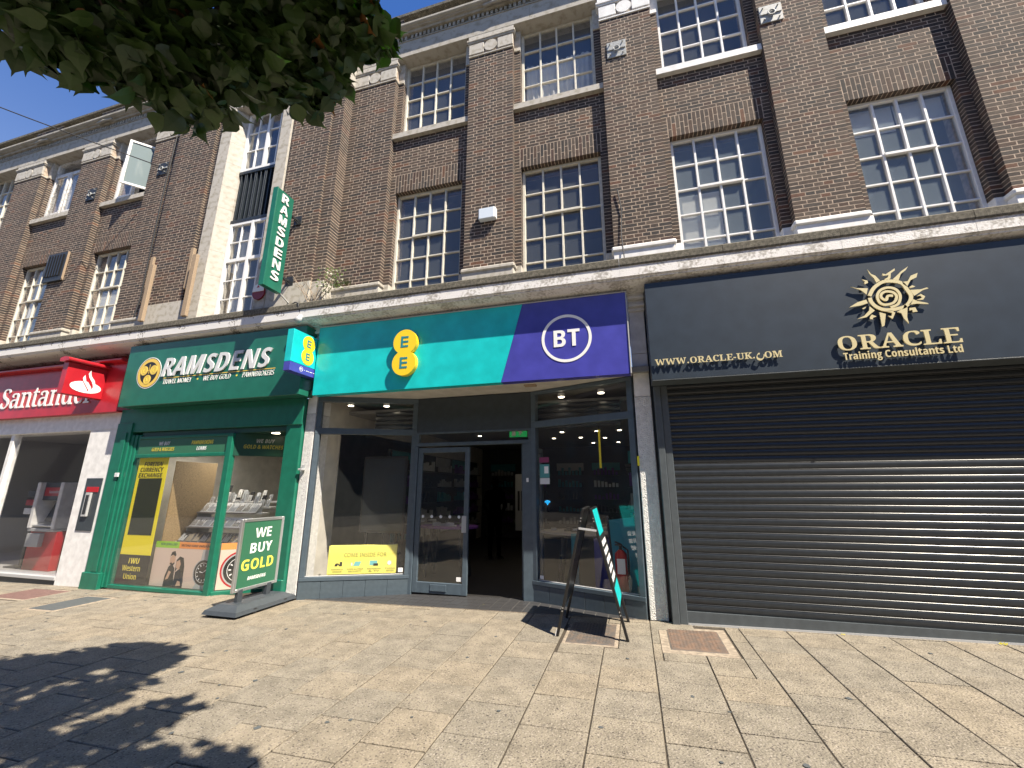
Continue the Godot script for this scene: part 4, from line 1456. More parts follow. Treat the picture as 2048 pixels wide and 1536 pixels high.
# ---------------------------------------------------------------- pilasters
func pilaster(label: String, x0: float, x1: float, zf: float, brackets: bool, m: Material, low: Material) -> void:
	var p := thing("pilaster", label, "pilaster", Vector3((x0 + x1) / 2, gy(x0), zf), "white pilasters between the shops")
	var hw := (x1 - x0) / 2
	var b := -gy(x0)
	cbox(p, "lower_shaft", Vector3(-hw, 0, -0.34), Vector3(hw, 2.62 + b, 0), low, 0.008)
	cbox(p, "shaft_stone", Vector3(-hw + 0.004, 2.625 + b, -0.34), Vector3(hw - 0.004, 3.02 + b, -0.002), m, 0.004)
	cbox(p, "shaft_stone", Vector3(-hw + 0.004, 3.025 + b, -0.34), Vector3(hw - 0.004, 3.20 + b, -0.002), m, 0.004)
	cbox(p, "shaft_stone", Vector3(-hw + 0.004, 3.205 + b, -0.34), Vector3(hw - 0.004, 3.80 + b, -0.002), m, 0.004)
	if brackets:
		var y := 3.80
		for q in [[0.05, 0.03], [0.045, 0.075], [0.05, 0.055], [0.045, 0.12], [0.06, 0.10], [0.05, 0.17]]:
			cbox(p, "console_moulding", Vector3(-hw - 0.006, y + b, -0.3), Vector3(hw + 0.006, y + q[0] - 0.002 + b, q[1]), m, 0.008)
			y += q[0]

# frame bar along a wall line from a to b (plan), at height y
func rail(parent: Node, called: String, a: Vector2, b: Vector2, y0: float, y1: float, d: float, m: Material, inset := 0.0) -> MeshInstance3D:
	var dirv := (b - a).normalized()
	var nrm := Vector2(dirv.y, -dirv.x) * -1.0
	if nrm.y < 0: nrm = -nrm
	var p := Vector3(a.x, y0, a.y)
	var l := (b - a).length()
	var t := Transform3D(Basis(Vector3(dirv.x, 0, dirv.y), Vector3.UP, Vector3(-dirv.y, 0, dirv.x)), p)
	var st := new_st()
	cbx(st, Vector3(inset, 0, -d / 2), Vector3(l - inset, y1 - y0, d / 2), 0.004)
	var o := P(parent, called, st.commit(), m)
	o.transform = t
	return o

func at_line(a: Vector2, b: Vector2, s: float) -> Vector2:
	return a + (b - a).normalized() * s

func phone_shop() -> void:
	pilaster("rough rendered white pilaster between the turquoise shop sign and the dark shutter", 0.10, 0.305, -0.06, true, M.smooth_white, M.rough_render)
	pilaster("rough rendered white pilaster between the green shop and the turquoise shop", -4.965, -4.785, -0.02, true, M.smooth_white, M.rough_render)
	projecting_signs()
	var A := Vector2(-4.775, -0.05)
	var B := Vector2(-3.34, -0.685)
	var C := Vector2(-1.395, -0.655)
	var D := Vector2(0.085, -0.10)
	var s := thing("shop_front", "recessed grey shop front with splayed windows and an open glass door", "shop front", Vector3(-2.35, 0, -0.3))
	var q := Vector2(2.35, 0.3)
	var a := A + q
	var b := B + q
	var c := C + q
	var d := D + q
	for side in [[a, b, 0.0], [c, d, 0.03]]:
		var u: Vector2 = side[0]
		var v: Vector2 = side[1]
		var len := (v - u).length()
		var dy: float = side[2]
		var low := gy(u.x - 2.35)
		# stall riser of painted tiles
		rail(s, "riser_core", u, v, -0.12, 0.175 + dy, 0.075, M.grey_dark)
		var n := 5 if dy == 0.0 else 6
		for i in n:
			var p0 := at_line(u, v, len * i / n + 0.0015)
			var p1 := at_line(u, v, len * (i + 1) / n - 0.0015)
			rail(s, "riser_tile", p0, p1, -0.12, 0.15 + dy, 0.086 + rng.randf_range(-0.001, 0.001), M.grey_tile)
		rail(s, "sill_rail", u, v, 0.152 + dy, 0.205 + dy, 0.10, M.grey_frame)
		rail(s, "transom", u, v, 2.30 + dy * 1.5, 2.395 + dy * 1.5, 0.09, M.grey_frame)
		rail(s, "head_rail", u, v, 2.82 + dy, 2.90, 0.09, M.grey_frame)
		for e in [0, 1]:
			var p0: Vector2 = u if e == 0 else at_line(u, v, len - 0.075)
			var p1: Vector2 = at_line(u, v, 0.075) if e == 0 else v
			rail(s, "mullion", p0, p1, 0.206 + dy, 2.299 + dy * 1.5, 0.088, M.grey_frame)
			rail(s, "mullion", p0, p1, 2.396 + dy * 1.5, 2.819 + dy, 0.088, M.grey_frame)
		var g0 := at_line(u, v, 0.076)
		var g1 := at_line(u, v, len - 0.076)
		rail(s, "pane", g0, g1, 0.206 + dy, 2.299 + dy * 1.5, 0.008, M.shop_glass)
		rail(s, "pane", g0, g1, 2.396 + dy * 1.5, 2.819 + dy, 0.008, M.shop_glass)
		rail(s, "bright_bead", g0, g1, 0.2061 + dy, 0.218 + dy, 0.03, M.steel_grey)
	# entrance: panel, transom light, fixed leaf and open leaf
	rail(s, "panel", b, c, 2.345, 2.90, 0.07, M.grey_dark)
	rail(s, "transom", b, c, 2.315, 2.344, 0.08, M.grey_frame)
	rail(s, "transom", b, c, 2.12, 2.175, 0.08, M.grey_frame)
	rail(s, "pane", at_line(b, c, 0.06), at_line(b, c, 1.885), 2.176, 2.314, 0.008, M.shop_glass)
	rail(s, "door_post", b, at_line(b, c, 0.06), -0.08, 2.119, 0.09, M.grey_frame)
	rail(s, "door_post", at_line(b, c, 1.80), c, -0.05, 2.119, 0.09, M.grey_frame)
	rail(s, "transom_end", b, at_line(b, c, 0.059), 2.176, 2.314, 0.08, M.grey_frame)
	rail(s, "transom_end", at_line(b, c, 1.886), c, 2.176, 2.314, 0.08, M.grey_frame)
	door_leaf(s, Vector3(b.x + 0.065, -0.035, b.y + 0.005), 0.0, 0.875, true)
	door_leaf(s, Vector3(c.x - 0.16, -0.02, c.y - 0.03), 83.0, 0.875, false)
	# soffit behind the fascia
	var so := new_st()
	slab_up(so, PackedVector2Array([Vector2(-4.76, 0.06) + q, Vector2(-4.77, -0.02) + q, B + q + Vector2(0, 0.05), C + q + Vector2(0, 0.05), Vector2(0.07, -0.05) + q, Vector2(0.07, 0.06) + q]), 0.02, 2.925)
	P(s, "soffit", so.commit(), M.plaster)
	var vb := new_st()
	cbx(vb, Vector3(0.95, 2.885, 0.06), Vector3(1.12, 2.905, 0.16), 0.003)
	P(s, "soffit_hatch", vb.commit(), M.timber)
	# stickers and fittings on the glass
	var rb := Basis(Vector3((d - c).normalized().x, 0, (d - c).normalized().y), Vector3.UP, Vector3(-(d - c).normalized().y, 0, (d - c).normalized().x))
	var gp := func(l: float, y: float, off := 0.008) -> Vector3:
		var w := at_line(c, d, l)
		return Vector3(w.x, y, w.y) + rb.z * off
	flat(s, "sticker", poly([0, 0, 0.16, 0, 0.16, 0.075, 0, 0.075]), 0.002, gp.call(0.12, 1.83), M.magenta_print, rb)
	flat(s, "sticker", poly([0, 0, 0.16, 0, 0.16, 0.19, 0, 0.19]), 0.002, gp.call(0.125, 1.615), M.teal_print, rb)
	flat(s, "sticker_panel", poly([0, 0, 0.07, 0, 0.07, 0.10, 0, 0.10]), 0.001, gp.call(0.20, 1.675, 0.0095), M.letter_white, rb)
	flat(s, "sticker", poly([0, 0, 0.16, 0, 0.16, 0.085, 0, 0.085]), 0.002, gp.call(0.125, 1.525), M.letter_grey, rb)
	flat(s, "sticker", poly([0, 0, 0.06, 0, 0.06, 0.045, 0, 0.045]), 0.002, gp.call(0.10, 0.26), M.letter_white, rb)
	cbox(s, "bell_push", Vector3(c.x - 0.09, 1.555, c.y + 0.045), Vector3(c.x - 0.055, 1.615, c.y + 0.062), M.letter_white, 0.006)
	var lb := Basis(Vector3((b - a).normalized().x, 0, (b - a).normalized().y), Vector3.UP, Vector3(-(b - a).normalized().y, 0, (b - a).normalized().x))
	var lp := at_line(a, b, 1.40)
	flat(s, "sticker", poly([0, 0, 0.07, 0, 0.07, 0.06, 0, 0.06]), 0.002, Vector3(lp.x, 0.24, lp.y) + lb.z * 0.008, M.letter_white, lb)
	cbox(s, "yellow_tag", Vector3(d.x - 0.005, 1.74, d.y + 0.046), Vector3(d.x + 0.02, 1.86, d.y + 0.05), M.yellow_print, 0.001)
	shop_inside()

func door_leaf(parent: Node3D, at: Vector3, turn: float, w: float, fixed: bool) -> void:
	var l := Node3D.new()
	l.name = "door"
	parent.add_child(l, true)
	l.position = at
	l.rotation.y = deg_to_rad(turn)
	if not fixed:
		l.position = at + Vector3(0.0, 0, 0)
	var h := 2.13
	var f := 0.075
	cbox(l, "stile", Vector3(0, 0, -0.022), Vector3(f, h, 0.022), M.grey_frame, 0.004)
	cbox(l, "stile", Vector3(w - f, 0, -0.022), Vector3(w, h, 0.022), M.grey_frame, 0.004)
	cbox(l, "top_rail", Vector3(f, h - 0.08, -0.021), Vector3(w - f, h, 0.021), M.grey_frame, 0.004)
	cbox(l, "bottom_rail", Vector3(f, 0, -0.021), Vector3(w - f, 0.15, 0.021), M.grey_frame, 0.004)
	cbox(l, "pane", Vector3(f, 0.15, -0.004), Vector3(w - f, h - 0.08, 0.004), M.shop_glass, 0.0005)
	if fixed:
		cbox(l, "push_plate", Vector3(w - 0.10, 0.86, 0.023), Vector3(w - 0.025, 1.10, 0.034), M.steel_grey, 0.003)
		cbox(l, "letter_plate", Vector3(0.30, 0.035, 0.022), Vector3(0.56, 0.125, 0.032), M.grey_frame, 0.003)
		for i in 5:
			var st := new_st()
			slab_of(st, circle(Vector2.ZERO, 0.023, 20), 0.001)
			P(l, "glass_dot", st.commit(), M.letter_grey, Vector3(0.12 + i * 0.15, 1.08, 0.006))
		cbox(l, "sticker", Vector3(w - 0.17, 0.18, 0.005), Vector3(w - 0.09, 0.24, 0.0065), M.letter_white, 0.0003)

func shop_inside() -> void:
	var r := structure("shop_floor_room")
	r.name = "shop_interior"
	var st := new_st()
	bx(st, Vector3(-4.9, -0.25, -8.0), Vector3(0.2, -0.048, -0.70))
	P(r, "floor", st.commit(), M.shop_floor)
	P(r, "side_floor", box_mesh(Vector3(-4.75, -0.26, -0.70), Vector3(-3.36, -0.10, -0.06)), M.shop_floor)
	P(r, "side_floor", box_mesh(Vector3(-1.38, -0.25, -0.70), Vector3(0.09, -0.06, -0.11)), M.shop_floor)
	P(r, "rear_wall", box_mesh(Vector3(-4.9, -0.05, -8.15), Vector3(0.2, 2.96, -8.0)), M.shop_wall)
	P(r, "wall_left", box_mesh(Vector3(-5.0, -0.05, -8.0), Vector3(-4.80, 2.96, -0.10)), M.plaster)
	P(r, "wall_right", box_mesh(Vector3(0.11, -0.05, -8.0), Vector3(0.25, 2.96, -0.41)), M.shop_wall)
	P(r, "ceiling", box_mesh(Vector3(-4.9, 2.74, -8.0), Vector3(0.2, 2.80, -0.86)), M.shop_ceiling)
	P(r, "ceiling_top", box_mesh(Vector3(-5.0, 2.93, -8.0), Vector3(0.3, 3.0, 0.03)), M.shop_ceiling)
	# rolled-up shutters behind the top lights
	for q in [[-4.2, -3.42], [-1.34, -0.1]]:
		var k := thing("rolled_shutter", "dark grey slatted shutter rolled up behind the %s top light" % ("left" if q[0] < -3 else "right"), "shutter", Vector3((q[0] + q[1]) / 2, 2.36, -0.80), "rolled shutters behind the top lights")
		for i in 5:
			var s2 := new_st()
			sweep_x(s2, [Vector2(-0.05, i * 0.078), Vector2(0.0, i * 0.078), Vector2(0.022, i * 0.078 + 0.03), Vector2(0.018, i * 0.078 + 0.06), Vector2(0.0, i * 0.078 + 0.074), Vector2(-0.05, i * 0.078 + 0.074)], (q[0] - q[1]) / 2, (q[1] - q[0]) / 2)
			P(k, "slat", s2.commit(), M.shutter)
	var spots := [Vector3(-4.45, 2.86, -0.42), Vector3(-3.9, 2.86, -0.62), Vector3(-0.95, 2.86, -0.68), Vector3(-0.35, 2.86, -0.55)]
	for p in [[-3.2, -1.2], [-2.9, -1.25], [-2.2, -1.3], [-1.8, -1.15], [-1.0, -1.5], [-0.4, -1.5], [-2.6, -2.0], [-2.1, -2.9], [-1.6, -2.9], [-0.9, -2.8], [-0.3, -2.8], [-2.4, -4.0], [-1.5, -4.2], [-0.7, -4.2], [-0.2, -4.2], [-1.9, -5.4], [-1.2, -5.4], [-0.6, -5.6], [-1.0, -6.8], [-0.3, -6.8], [-3.6, -2.6], [-3.6, -4.4]]:
		spots.append(Vector3(p[0], 2.74, p[1]))
	var n := 0
	for p in spots:
		var l := thing("ceiling_light", "small round white downlight in the ceiling behind the grey shop front", "ceiling light", p, "downlights in the phone shop ceiling")
		var s3 := new_st()
		var hang := 0.05 if n < 4 else 0.004
		tube(s3, [Vector3(0, 0, 0), Vector3(0, -hang, 0)], 0.052, 16)
		P(l, "body", s3.commit(), M.letter_white)
		var s4 := new_st()
		tube(s4, [Vector3(0, -hang - 0.0005, 0), Vector3(0, -hang - 0.008, 0)], 0.043, 16)
		P(l, "lamp", s4.commit(), M.lamp_glow)
		var o := SpotLight3D.new()
		o.name = "light"
		o.position = Vector3(0, -hang - 0.02, 0)
		o.rotation.x = -PI / 2
		o.spot_angle = 50.0
		o.spot_range = 6.0
		o.spot_attenuation = 2.0
		o.light_energy = 0.05
		o.light_color = Color(1.0, 0.92, 0.80)
		o.shadow_enabled = true
		o.light_size = 0.03
		l.add_child(o)
		n += 1
	# display tables with phones
	table("round_table", "pale oval display table seen through the right shop window", Vector3(-0.72, -0.05, -1.55), 0.75, 0.42, M.table_top)
	table("display_table", "dark display table with a purple cloth behind the glass door", Vector3(-3.25, -0.05, -1.9), 0.55, 0.35, M.purple_cloth)
	table("display_table", "dark display table behind the left shop window", Vector3(-4.25, -0.05, -2.6), 0.45, 0.35, M.table_top)
	wall_display("accessory wall at the back of the phone shop", Vector3(-2.4, -0.05, -7.98), 0.0, 4.4)
	wall_display("accessory wall along the right side of the phone shop", Vector3(0.10, -0.05, -4.6), -90.0, 6.0)
	wall_display("accessory wall along the left side of the phone shop", Vector3(-4.79, -0.05, -4.8), 90.0, 5.2)
	var t1 := thing("teal_bin", "tall teal display post beside the oval table inside the shop", "display post", Vector3(-0.88, -0.05, -1.15))
	cbox(t1, "post", Vector3(-0.05, 0, -0.05), Vector3(0.05, 0.86, 0.05), M.door_teal, 0.004)
	cbox(t1, "foot", Vector3(-0.09, -0.001, -0.09), Vector3(0.09, 0.015, 0.09), M.black_paint, 0.003)
	var t2 := thing("blue_cabinet", "dim blue display cabinet inside the right shop window", "cabinet", Vector3(-0.45, -0.05, -1.35))
	cbox(t2, "body", Vector3(-0.16, 0.06, -0.12), Vector3(0.16, 0.80, 0.12), M.purple, 0.004)
	cbox(t2, "plinth", Vector3(-0.14, 0, -0.10), Vector3(0.14, 0.06, 0.10), M.black_paint, 0.002)
	# wall displays
	var w1 := thing("display_board", "white hanging display panel with phone accessories deep inside the shop", "display", Vector3(-2.55, -0.05, -4.6))
	cbox(w1, "panel", Vector3(-0.18, 0.55, -0.02), Vector3(0.18, 1.85, 0.02), M.steel_grey, 0.003)
	cbox(w1, "stand", Vector3(-0.02, 0, -0.018), Vector3(0.02, 0.55, 0.018), M.steel_grey, 0.002)
	for i in 3:
		cbox(w1, "hanging_pack", Vector3(-0.12 + i * 0.09, 1.0, 0.021), Vector3(-0.07 + i * 0.09, 1.45, 0.035), M.black_paint, 0.002)
	var w2 := thing("poster_frame", "large dark framed screen behind the left shop window", "screen", Vector3(-4.05, 0.75, -0.95))
	cbox(w2, "frame", Vector3(-0.42, 0, -0.03), Vector3(0.42, 1.25, 0.0), M.black_paint, 0.004)
	cbox(w2, "screen", Vector3(-0.38, 0.04, 0.0005), Vector3(0.38, 1.21, 0.004), M.panel_black, 0.001)
	for i in 2:
		cbox(w2, "stand", Vector3(-0.3 + i * 0.56, -0.80, -0.03), Vector3(-0.26 + i * 0.56, 0, 0.0), M.black_paint, 0.003)
	var wf := thing("wireless_sign", "small glowing blue wireless symbol behind the shop window", "illuminated sign", Vector3(-1.20, 1.24, -0.72))
	var ws := new_st()
	slab_of(ws, circle(Vector2(0, 0), 0.007, 14), 0.004)
	for i in 3:
		var rr := 0.02 + 0.016 * i
		var line := []
		for k in 13:
			var aa := deg_to_rad(40.0 + 100.0 * k / 12.0)
			line.append(Vector2(cos(aa), sin(aa)) * rr)
		slab_of(ws, stroke(line, 0.008), 0.004)
	P(wf, "symbol", ws.commit(), M.screen_blue, Vector3(0, 0, 0.005))
	cbox(wf, "board", Vector3(-0.055, -0.03, -0.004), Vector3(0.055, 0.075, 0.0), M.panel_black, 0.001)
	var exs := thing("exit_sign", "green emergency exit sign hanging under the shop ceiling", "exit sign", Vector3(-2.0, 2.40, -2.1))
	cbox(exs, "box", Vector3(-0.17, 0, -0.02), Vector3(0.17, 0.17, 0.0), M.exit_glow, 0.003)
	flat(exs, "running_figure", poly([0.02, 0.03, 0.04, 0.03, 0.06, 0.07, 0.09, 0.07, 0.05, 0.13, 0.02, 0.13, -0.01, 0.10, 0.02, 0.08]), 0.002, Vector3(0, 0, 0.003), M.letter_white)
	flat(exs, "door_mark", poly([-0.12, 0.02, -0.05, 0.02, -0.05, 0.15, -0.12, 0.15]), 0.002, Vector3(0, 0, 0.003), M.letter_white)
	for i in 2:
		cbox(exs, "rod", Vector3(-0.12 + i * 0.24 - 0.004, 0.17, -0.014), Vector3(-0.12 + i * 0.24 + 0.004, 0.34, -0.006), M.steel_grey, 0.001)
	# yellow promotion box in the left window
	var pb := thing("promotion_box", "pale yellow cardboard box reading come inside for, in the left window", "display box", Vector3(-4.02, 0.215, -0.46))
	pb.rotation.y = atan2(0.635, 1.435)
	cbox(pb, "carton", Vector3(-0.50, 0, -0.12), Vector3(0.50, 0.40, 0), M.pale_yellow, 0.003)
	letters(pb, "lettering", "COME INSIDE FOR", "sans", 0.055, 0.62, 0.002, tf(-0.27, 0.245, 0.002), M.olive_ink)
	var cap := [["GAMING &\nCONSOLES", -0.44, 0.17], ["HOME & CYBER\nSECURITY", -0.215, 0.24], ["BROADBAND\n& TV", 0.08, 0.20], ["PHONE\nREPAIRS", 0.345, 0.14]]
	for e in cap:
		var ls: PackedStringArray = e[0].split("\n")
		letters(pb, "caption", ls[0], "sansbold", 0.020, e[2], 0.0015, tf(e[1], 0.062, 0.002), M.olive_ink)
		letters(pb, "caption", ls[1], "sansbold", 0.020, e[2] * 0.8, 0.0015, tf(e[1] + e[2] * 0.1, 0.030, 0.002), M.olive_ink)
	flat(pb, "picture", poly([-0.40, 0.115, -0.36, 0.115, -0.35, 0.14, -0.33, 0.115, -0.29, 0.115, -0.29, 0.175, -0.325, 0.175, -0.325, 0.135, -0.345, 0.155, -0.385, 0.155]), 0.0015, Vector3(0, 0, 0.002), M.black_print)
	flat(pb, "picture", poly([-0.13, 0.115, -0.04, 0.115, -0.015, 0.175, -0.10, 0.175]), 0.0015, Vector3(0, 0, 0.002), M.sky_print)
	flat(pb, "picture", poly([-0.16, 0.12, -0.14, 0.12, -0.14, 0.16, -0.16, 0.16]), 0.0015, Vector3(0, 0, 0.002), M.letter_white)
	flat(pb, "picture", poly([0.11, 0.12, 0.22, 0.12, 0.22, 0.185, 0.11, 0.185]), 0.0015, Vector3(0, 0, 0.002), M.sky_print)
	flat(pb, "picture", poly([0.165, 0.112, 0.235, 0.112, 0.235, 0.145, 0.165, 0.145]), 0.0015, Vector3(0, 0, 0.0035), M.black_print)
	flat(pb, "picture", circle(Vector2(0.40, 0.15), 0.036, 28), 0.0015, Vector3(0, 0, 0.002), M.olive_ink)
	flat(pb, "picture", circle(Vector2(0.40, 0.15), 0.031, 28), 0.0015, Vector3(0, 0, 0.0035), M.letter_white)
	# fire extinguisher and board behind the right window
	var fe := thing("fire_extinguisher", "red fire extinguisher with a white label inside the right shop window", "extinguisher", Vector3(-0.20, 0.20, -0.42))
	var fs := new_st()
	tube(fs, [Vector3(0, 0, 0), Vector3(0, 0.40, 0), Vector3(0, 0.455, 0)], 0.078, 20, 0.074)
	tube(fs, [Vector3(0, 0.455, 0), Vector3(0, 0.50, 0)], 0.072, 20, 0.028)
	P(fe, "cylinder", fs.commit(), M.red_plain)
	var fh := new_st()
	tube(fh, [Vector3(0, 0.49, 0), Vector3(0, 0.55, 0)], 0.02, 10)
	bar(fh, Vector3(-0.07, 0.56, 0), Vector3(0.03, 0.55, 0), 0.02, 0.02)
	bar(fh, Vector3(-0.07, 0.595, 0), Vector3(0.02, 0.56, 0), 0.02, 0.015)
	tube(fh, [Vector3(0.03, 0.54, 0.0), Vector3(0.09, 0.50, 0.02), Vector3(0.095, 0.35, 0.03), Vector3(0.088, 0.15, 0.03)], 0.012, 8)
	P(fe, "valve_and_hose", fh.commit(), M.black_paint)
	cbox(fe, "label", Vector3(-0.05, 0.22, 0.076), Vector3(0.05, 0.40, 0.080), M.letter_white, 0.001)
	cbox(fe, "stand", Vector3(-0.09, -0.26, -0.09), Vector3(0.09, 0.0, 0.09), M.black_paint, 0.004)
	var ab := thing("folded_board", "folded turquoise pavement board leaning inside the right shop window", "board", Vector3(-0.10, -0.06, -0.52))
	ab.rotation_degrees = Vector3(-10, -20, 8)
	cbox(ab, "panel", Vector3(-0.18, 0.15, -0.015), Vector3(0.18, 1.15, 0.0), M.door_teal, 0.003)
	for i in 2:
		cbox(ab, "leg", Vector3(-0.21 + i * 0.39, 0, -0.02), Vector3(-0.18 + i * 0.39, 1.2, 0.004), M.black_paint, 0.003)
	var yb := thing("yellow_pole", "bright yellow hanging strip near the ceiling inside the right window", "strip", Vector3(-0.42, 1.75, -0.75))
	cbox(yb, "strip", Vector3(-0.015, 0, -0.004), Vector3(0.015, 0.55, 0.004), M.yellow_print, 0.002)
	cbox(yb, "hanger", Vector3(-0.004, 0.55, -0.003), Vector3(0.004, 1.0, 0.003), M.black_paint, 0.001)

func table(called: String, label: String, at: Vector3, rx: float, rz: float, m: Material) -> void:
	var t := thing(called, label, "table", at, "display tables in the phone shop")
	var o := PackedVector2Array()
	for i in 32:
		o.append(Vector2(cos(TAU * i / 32) * rx, sin(TAU * i / 32) * rz))
	var st := new_st()
	slab_up(st, o, 0.035, 0.86)
	P(t, "table_top", st.commit(), m)
	for q in [[-0.6, -0.5], [0.6, -0.5], [-0.6, 0.5], [0.6, 0.5]]:
		var s := new_st()
		bar(s, Vector3(q[0] * rx * 1.05, 0, q[1] * rz * 1.1), Vector3(q[0] * rx * 0.8, 0.825, q[1] * rz * 0.8), 0.045, 0.045)
		P(t, "leg", s.commit(), M.black_iron)
	for i in 9:
		var a := rng.randf() * TAU
		var s := new_st()
		cbx(s, Vector3(-0.04, 0, -0.075), Vector3(0.04, 0.012 + rng.randf() * 0.05, 0.075), 0.004)
		var pp := Vector3(cos(a) * rx * rng.randf_range(0.2, 0.8), 0.8605, sin(a) * rz * rng.randf_range(0.2, 0.75))
		var o2 := P(t, "phone_on_stand", s.commit(), [M.black_paint, M.letter_grey, M.steel_grey][i % 3], pp)
		o2.rotation.y = a

func wall_display(label: String, at: Vector3, turn: float, w: float) -> void:
	var t := thing("wall_display", "dark " + label, "wall display", at, "accessory walls in the phone shop")
	t.rotation.y = deg_to_rad(turn)
	cbox(t, "back_board", Vector3(-w / 2, 0, 0.001), Vector3(w / 2, 2.3, 0.03), M.shop_wall, 0.003)
	var n := int(w / 0.9)
	for i in n:
		var x := -w / 2 + (i + 0.5) * w / n
		for k in 5:
			cbox(t, "shelf", Vector3(x - 0.40, 0.45 + k * 0.36, 0.0305), Vector3(x + 0.40, 0.47 + k * 0.36, 0.20), M.black_iron, 0.003)
			var st := new_st()
			for j in 7:
				var h := rng.randf_range(0.08, 0.24)
				bx(st, Vector3(x - 0.37 + j * 0.108, 0.4705 + k * 0.36, 0.08), Vector3(x - 0.30 + j * 0.108, 0.4705 + k * 0.36 + h, 0.14))
			var o := P(t, "packs", st.commit(), [M.letter_grey, M.door_teal, M.steel_grey, M.black_paint, M.purple_cloth][rng.randi() % 5])
			o.set_meta("kind", "stuff")
		cbox(t, "header", Vector3(x - 0.42, 2.0501, 0.0305), Vector3(x + 0.42, 2.28, 0.06), [M.door_teal, M.black_paint, M.steel_grey][i % 3], 0.003)
# ---------------------------------------------------------------- pawnbroker
func pawn_shop() -> void:
	var s := thing("shop_front", "green painted shop front with a display window turning in towards a recessed door", "shop front", Vector3(-6.9, 0, 0.05))
	var ox := -6.9
	var X := func(x: float) -> float: return x - ox
	var g: Material = M.green_paint
	var gl := gy(-8.6)
	# left pilaster with plinth, inner posts, right pilaster
	cbox(s, "pilaster", Vector3(X.call(-9.03), gl, -0.3), Vector3(X.call(-8.66), 2.62, 0.02), g, 0.006)
	cbox(s, "pilaster_face", Vector3(X.call(-8.86), gl + 0.26, 0.0205), Vector3(X.call(-8.74), 2.45, 0.035), g, 0.008)
	cbox(s, "plinth", Vector3(X.call(-9.04), gl - 0.02, -0.2), Vector3(X.call(-8.62), gl + 0.25, 0.055), g, 0.006)
	for i in 3:
		cbox(s, "window_post", Vector3(X.call(-8.655 + i * 0.075), gl + 0.02, -0.16 - i * 0.012), Vector3(X.call(-8.585 + i * 0.075), 2.40, 0.0 - i * 0.014), g, 0.008)
	cbox(s, "pilaster", Vector3(X.call(-5.28), gy(-5.2), -0.6), Vector3(X.call(-4.975), 2.62, -0.02), g, 0.006)
	cbox(s, "plinth", Vector3(X.call(-5.31), gy(-5.2) - 0.02, -0.3), Vector3(X.call(-4.972), gy(-5.2) + 0.27, 0.012), g, 0.008)
	# head: board under the fascia, shutter box, soffit
	cbox(s, "head_board", Vector3(X.call(-9.03), 2.45, -0.25), Vector3(X.call(-4.975), 2.878, 0.0), M.green_paint, 0.004)
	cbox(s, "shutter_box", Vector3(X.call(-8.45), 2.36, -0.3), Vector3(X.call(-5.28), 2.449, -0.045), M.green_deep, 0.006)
	# front glazing
	var fz := -0.015
	cbox(s, "sill_rail", Vector3(X.call(-8.44), gl + 0.03, fz - 0.07), Vector3(X.call(-6.40), gl + 0.085, fz + 0.035), g, 0.005)
	cbox(s, "kick_stone", Vector3(X.call(-8.44), gl - 0.05, fz - 0.07), Vector3(X.call(-6.35), gl + 0.028, fz + 0.03), M.concrete, 0.004)
	cbox(s, "transom", Vector3(X.call(-8.44), 1.985, fz - 0.06), Vector3(X.call(-6.40), 2.045, fz + 0.03), g, 0.006)
	cbox(s, "head_rail", Vector3(X.call(-8.44), 2.315, fz - 0.06), Vector3(X.call(-6.40), 2.359, fz + 0.02), g, 0.004)
	cbox(s, "corner_post", Vector3(X.call(-6.40), gl + 0.02, fz - 0.06), Vector3(X.call(-6.285), 2.358, fz + 0.045), g, 0.010)
	cbox(s, "pane", Vector3(X.call(-8.43), gl + 0.085, fz - 0.006), Vector3(X.call(-6.40), 1.985, fz), M.shop_glass, 0.0005)
	cbox(s, "sign_panel", Vector3(X.call(-8.43), 2.046, fz - 0.02), Vector3(X.call(-6.40), 2.314, fz + 0.004), M.green_print, 0.001)
	letters(s, "lettering", "WE BUY", "sansbold", 0.062, 0.25, 0.003, tf(X.call(-7.95), 2.195, fz + 0.005), M.letter_grey, 0.12)
	letters(s, "lettering", "GOLD & WATCHES", "sansbold", 0.062, 0.52, 0.003, tf(X.call(-8.10), 2.095, fz + 0.005), M.dull_gold, 0.12)
	letters(s, "lettering", "PAWNBROKING", "sansbold", 0.062, 0.47, 0.003, tf(X.call(-7.20), 2.195, fz + 0.005), M.letter_yellow, 0.12)
	letters(s, "lettering", "LOANS", "sansbold", 0.062, 0.21, 0.003, tf(X.call(-7.07), 2.095, fz + 0.005), M.letter_grey, 0.12)
	# side glazing turning in to the door
	var a := Vector2(-6.30 - ox, 0.015 - 0.05)
	var b := Vector2(-5.42 - ox, -0.69 - 0.05)
	rail(s, "side_pane", a, b, gl + 0.09, 1.985, 0.008, M.shop_glass)
	rail(s, "side_sill", a, b, gl + 0.03, gl + 0.089, 0.08, g)
	rail(s, "side_kick", a, b, gl - 0.05, gl + 0.029, 0.07, M.concrete)
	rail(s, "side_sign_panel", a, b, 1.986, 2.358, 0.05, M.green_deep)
	rail(s, "end_post", b, b + (b - a).normalized() * 0.07, gl + 0.02, 2.358, 0.09, g)
	var dirv := (b - a).normalized()
	var rb := Basis(Vector3(dirv.x, 0, dirv.y), Vector3.UP, Vector3(-dirv.y, 0, dirv.x))
	var q := Vector3(a.x, 0, a.y) + rb.x * 0.14 + rb.z * 0.027
	letters(s, "lettering", "WE BUY", "sansbold", 0.062, 0.27, 0.003, Transform3D(rb, q + Vector3(0, 2.21, 0) + rb.x * 0.17), M.steel_grey, 0.12)
	letters(s, "lettering", "GOLD & WATCHES", "sansbold", 0.062, 0.58, 0.003, Transform3D(rb, q + Vector3(0, 2.11, 0)), M.dull_gold, 0.12)
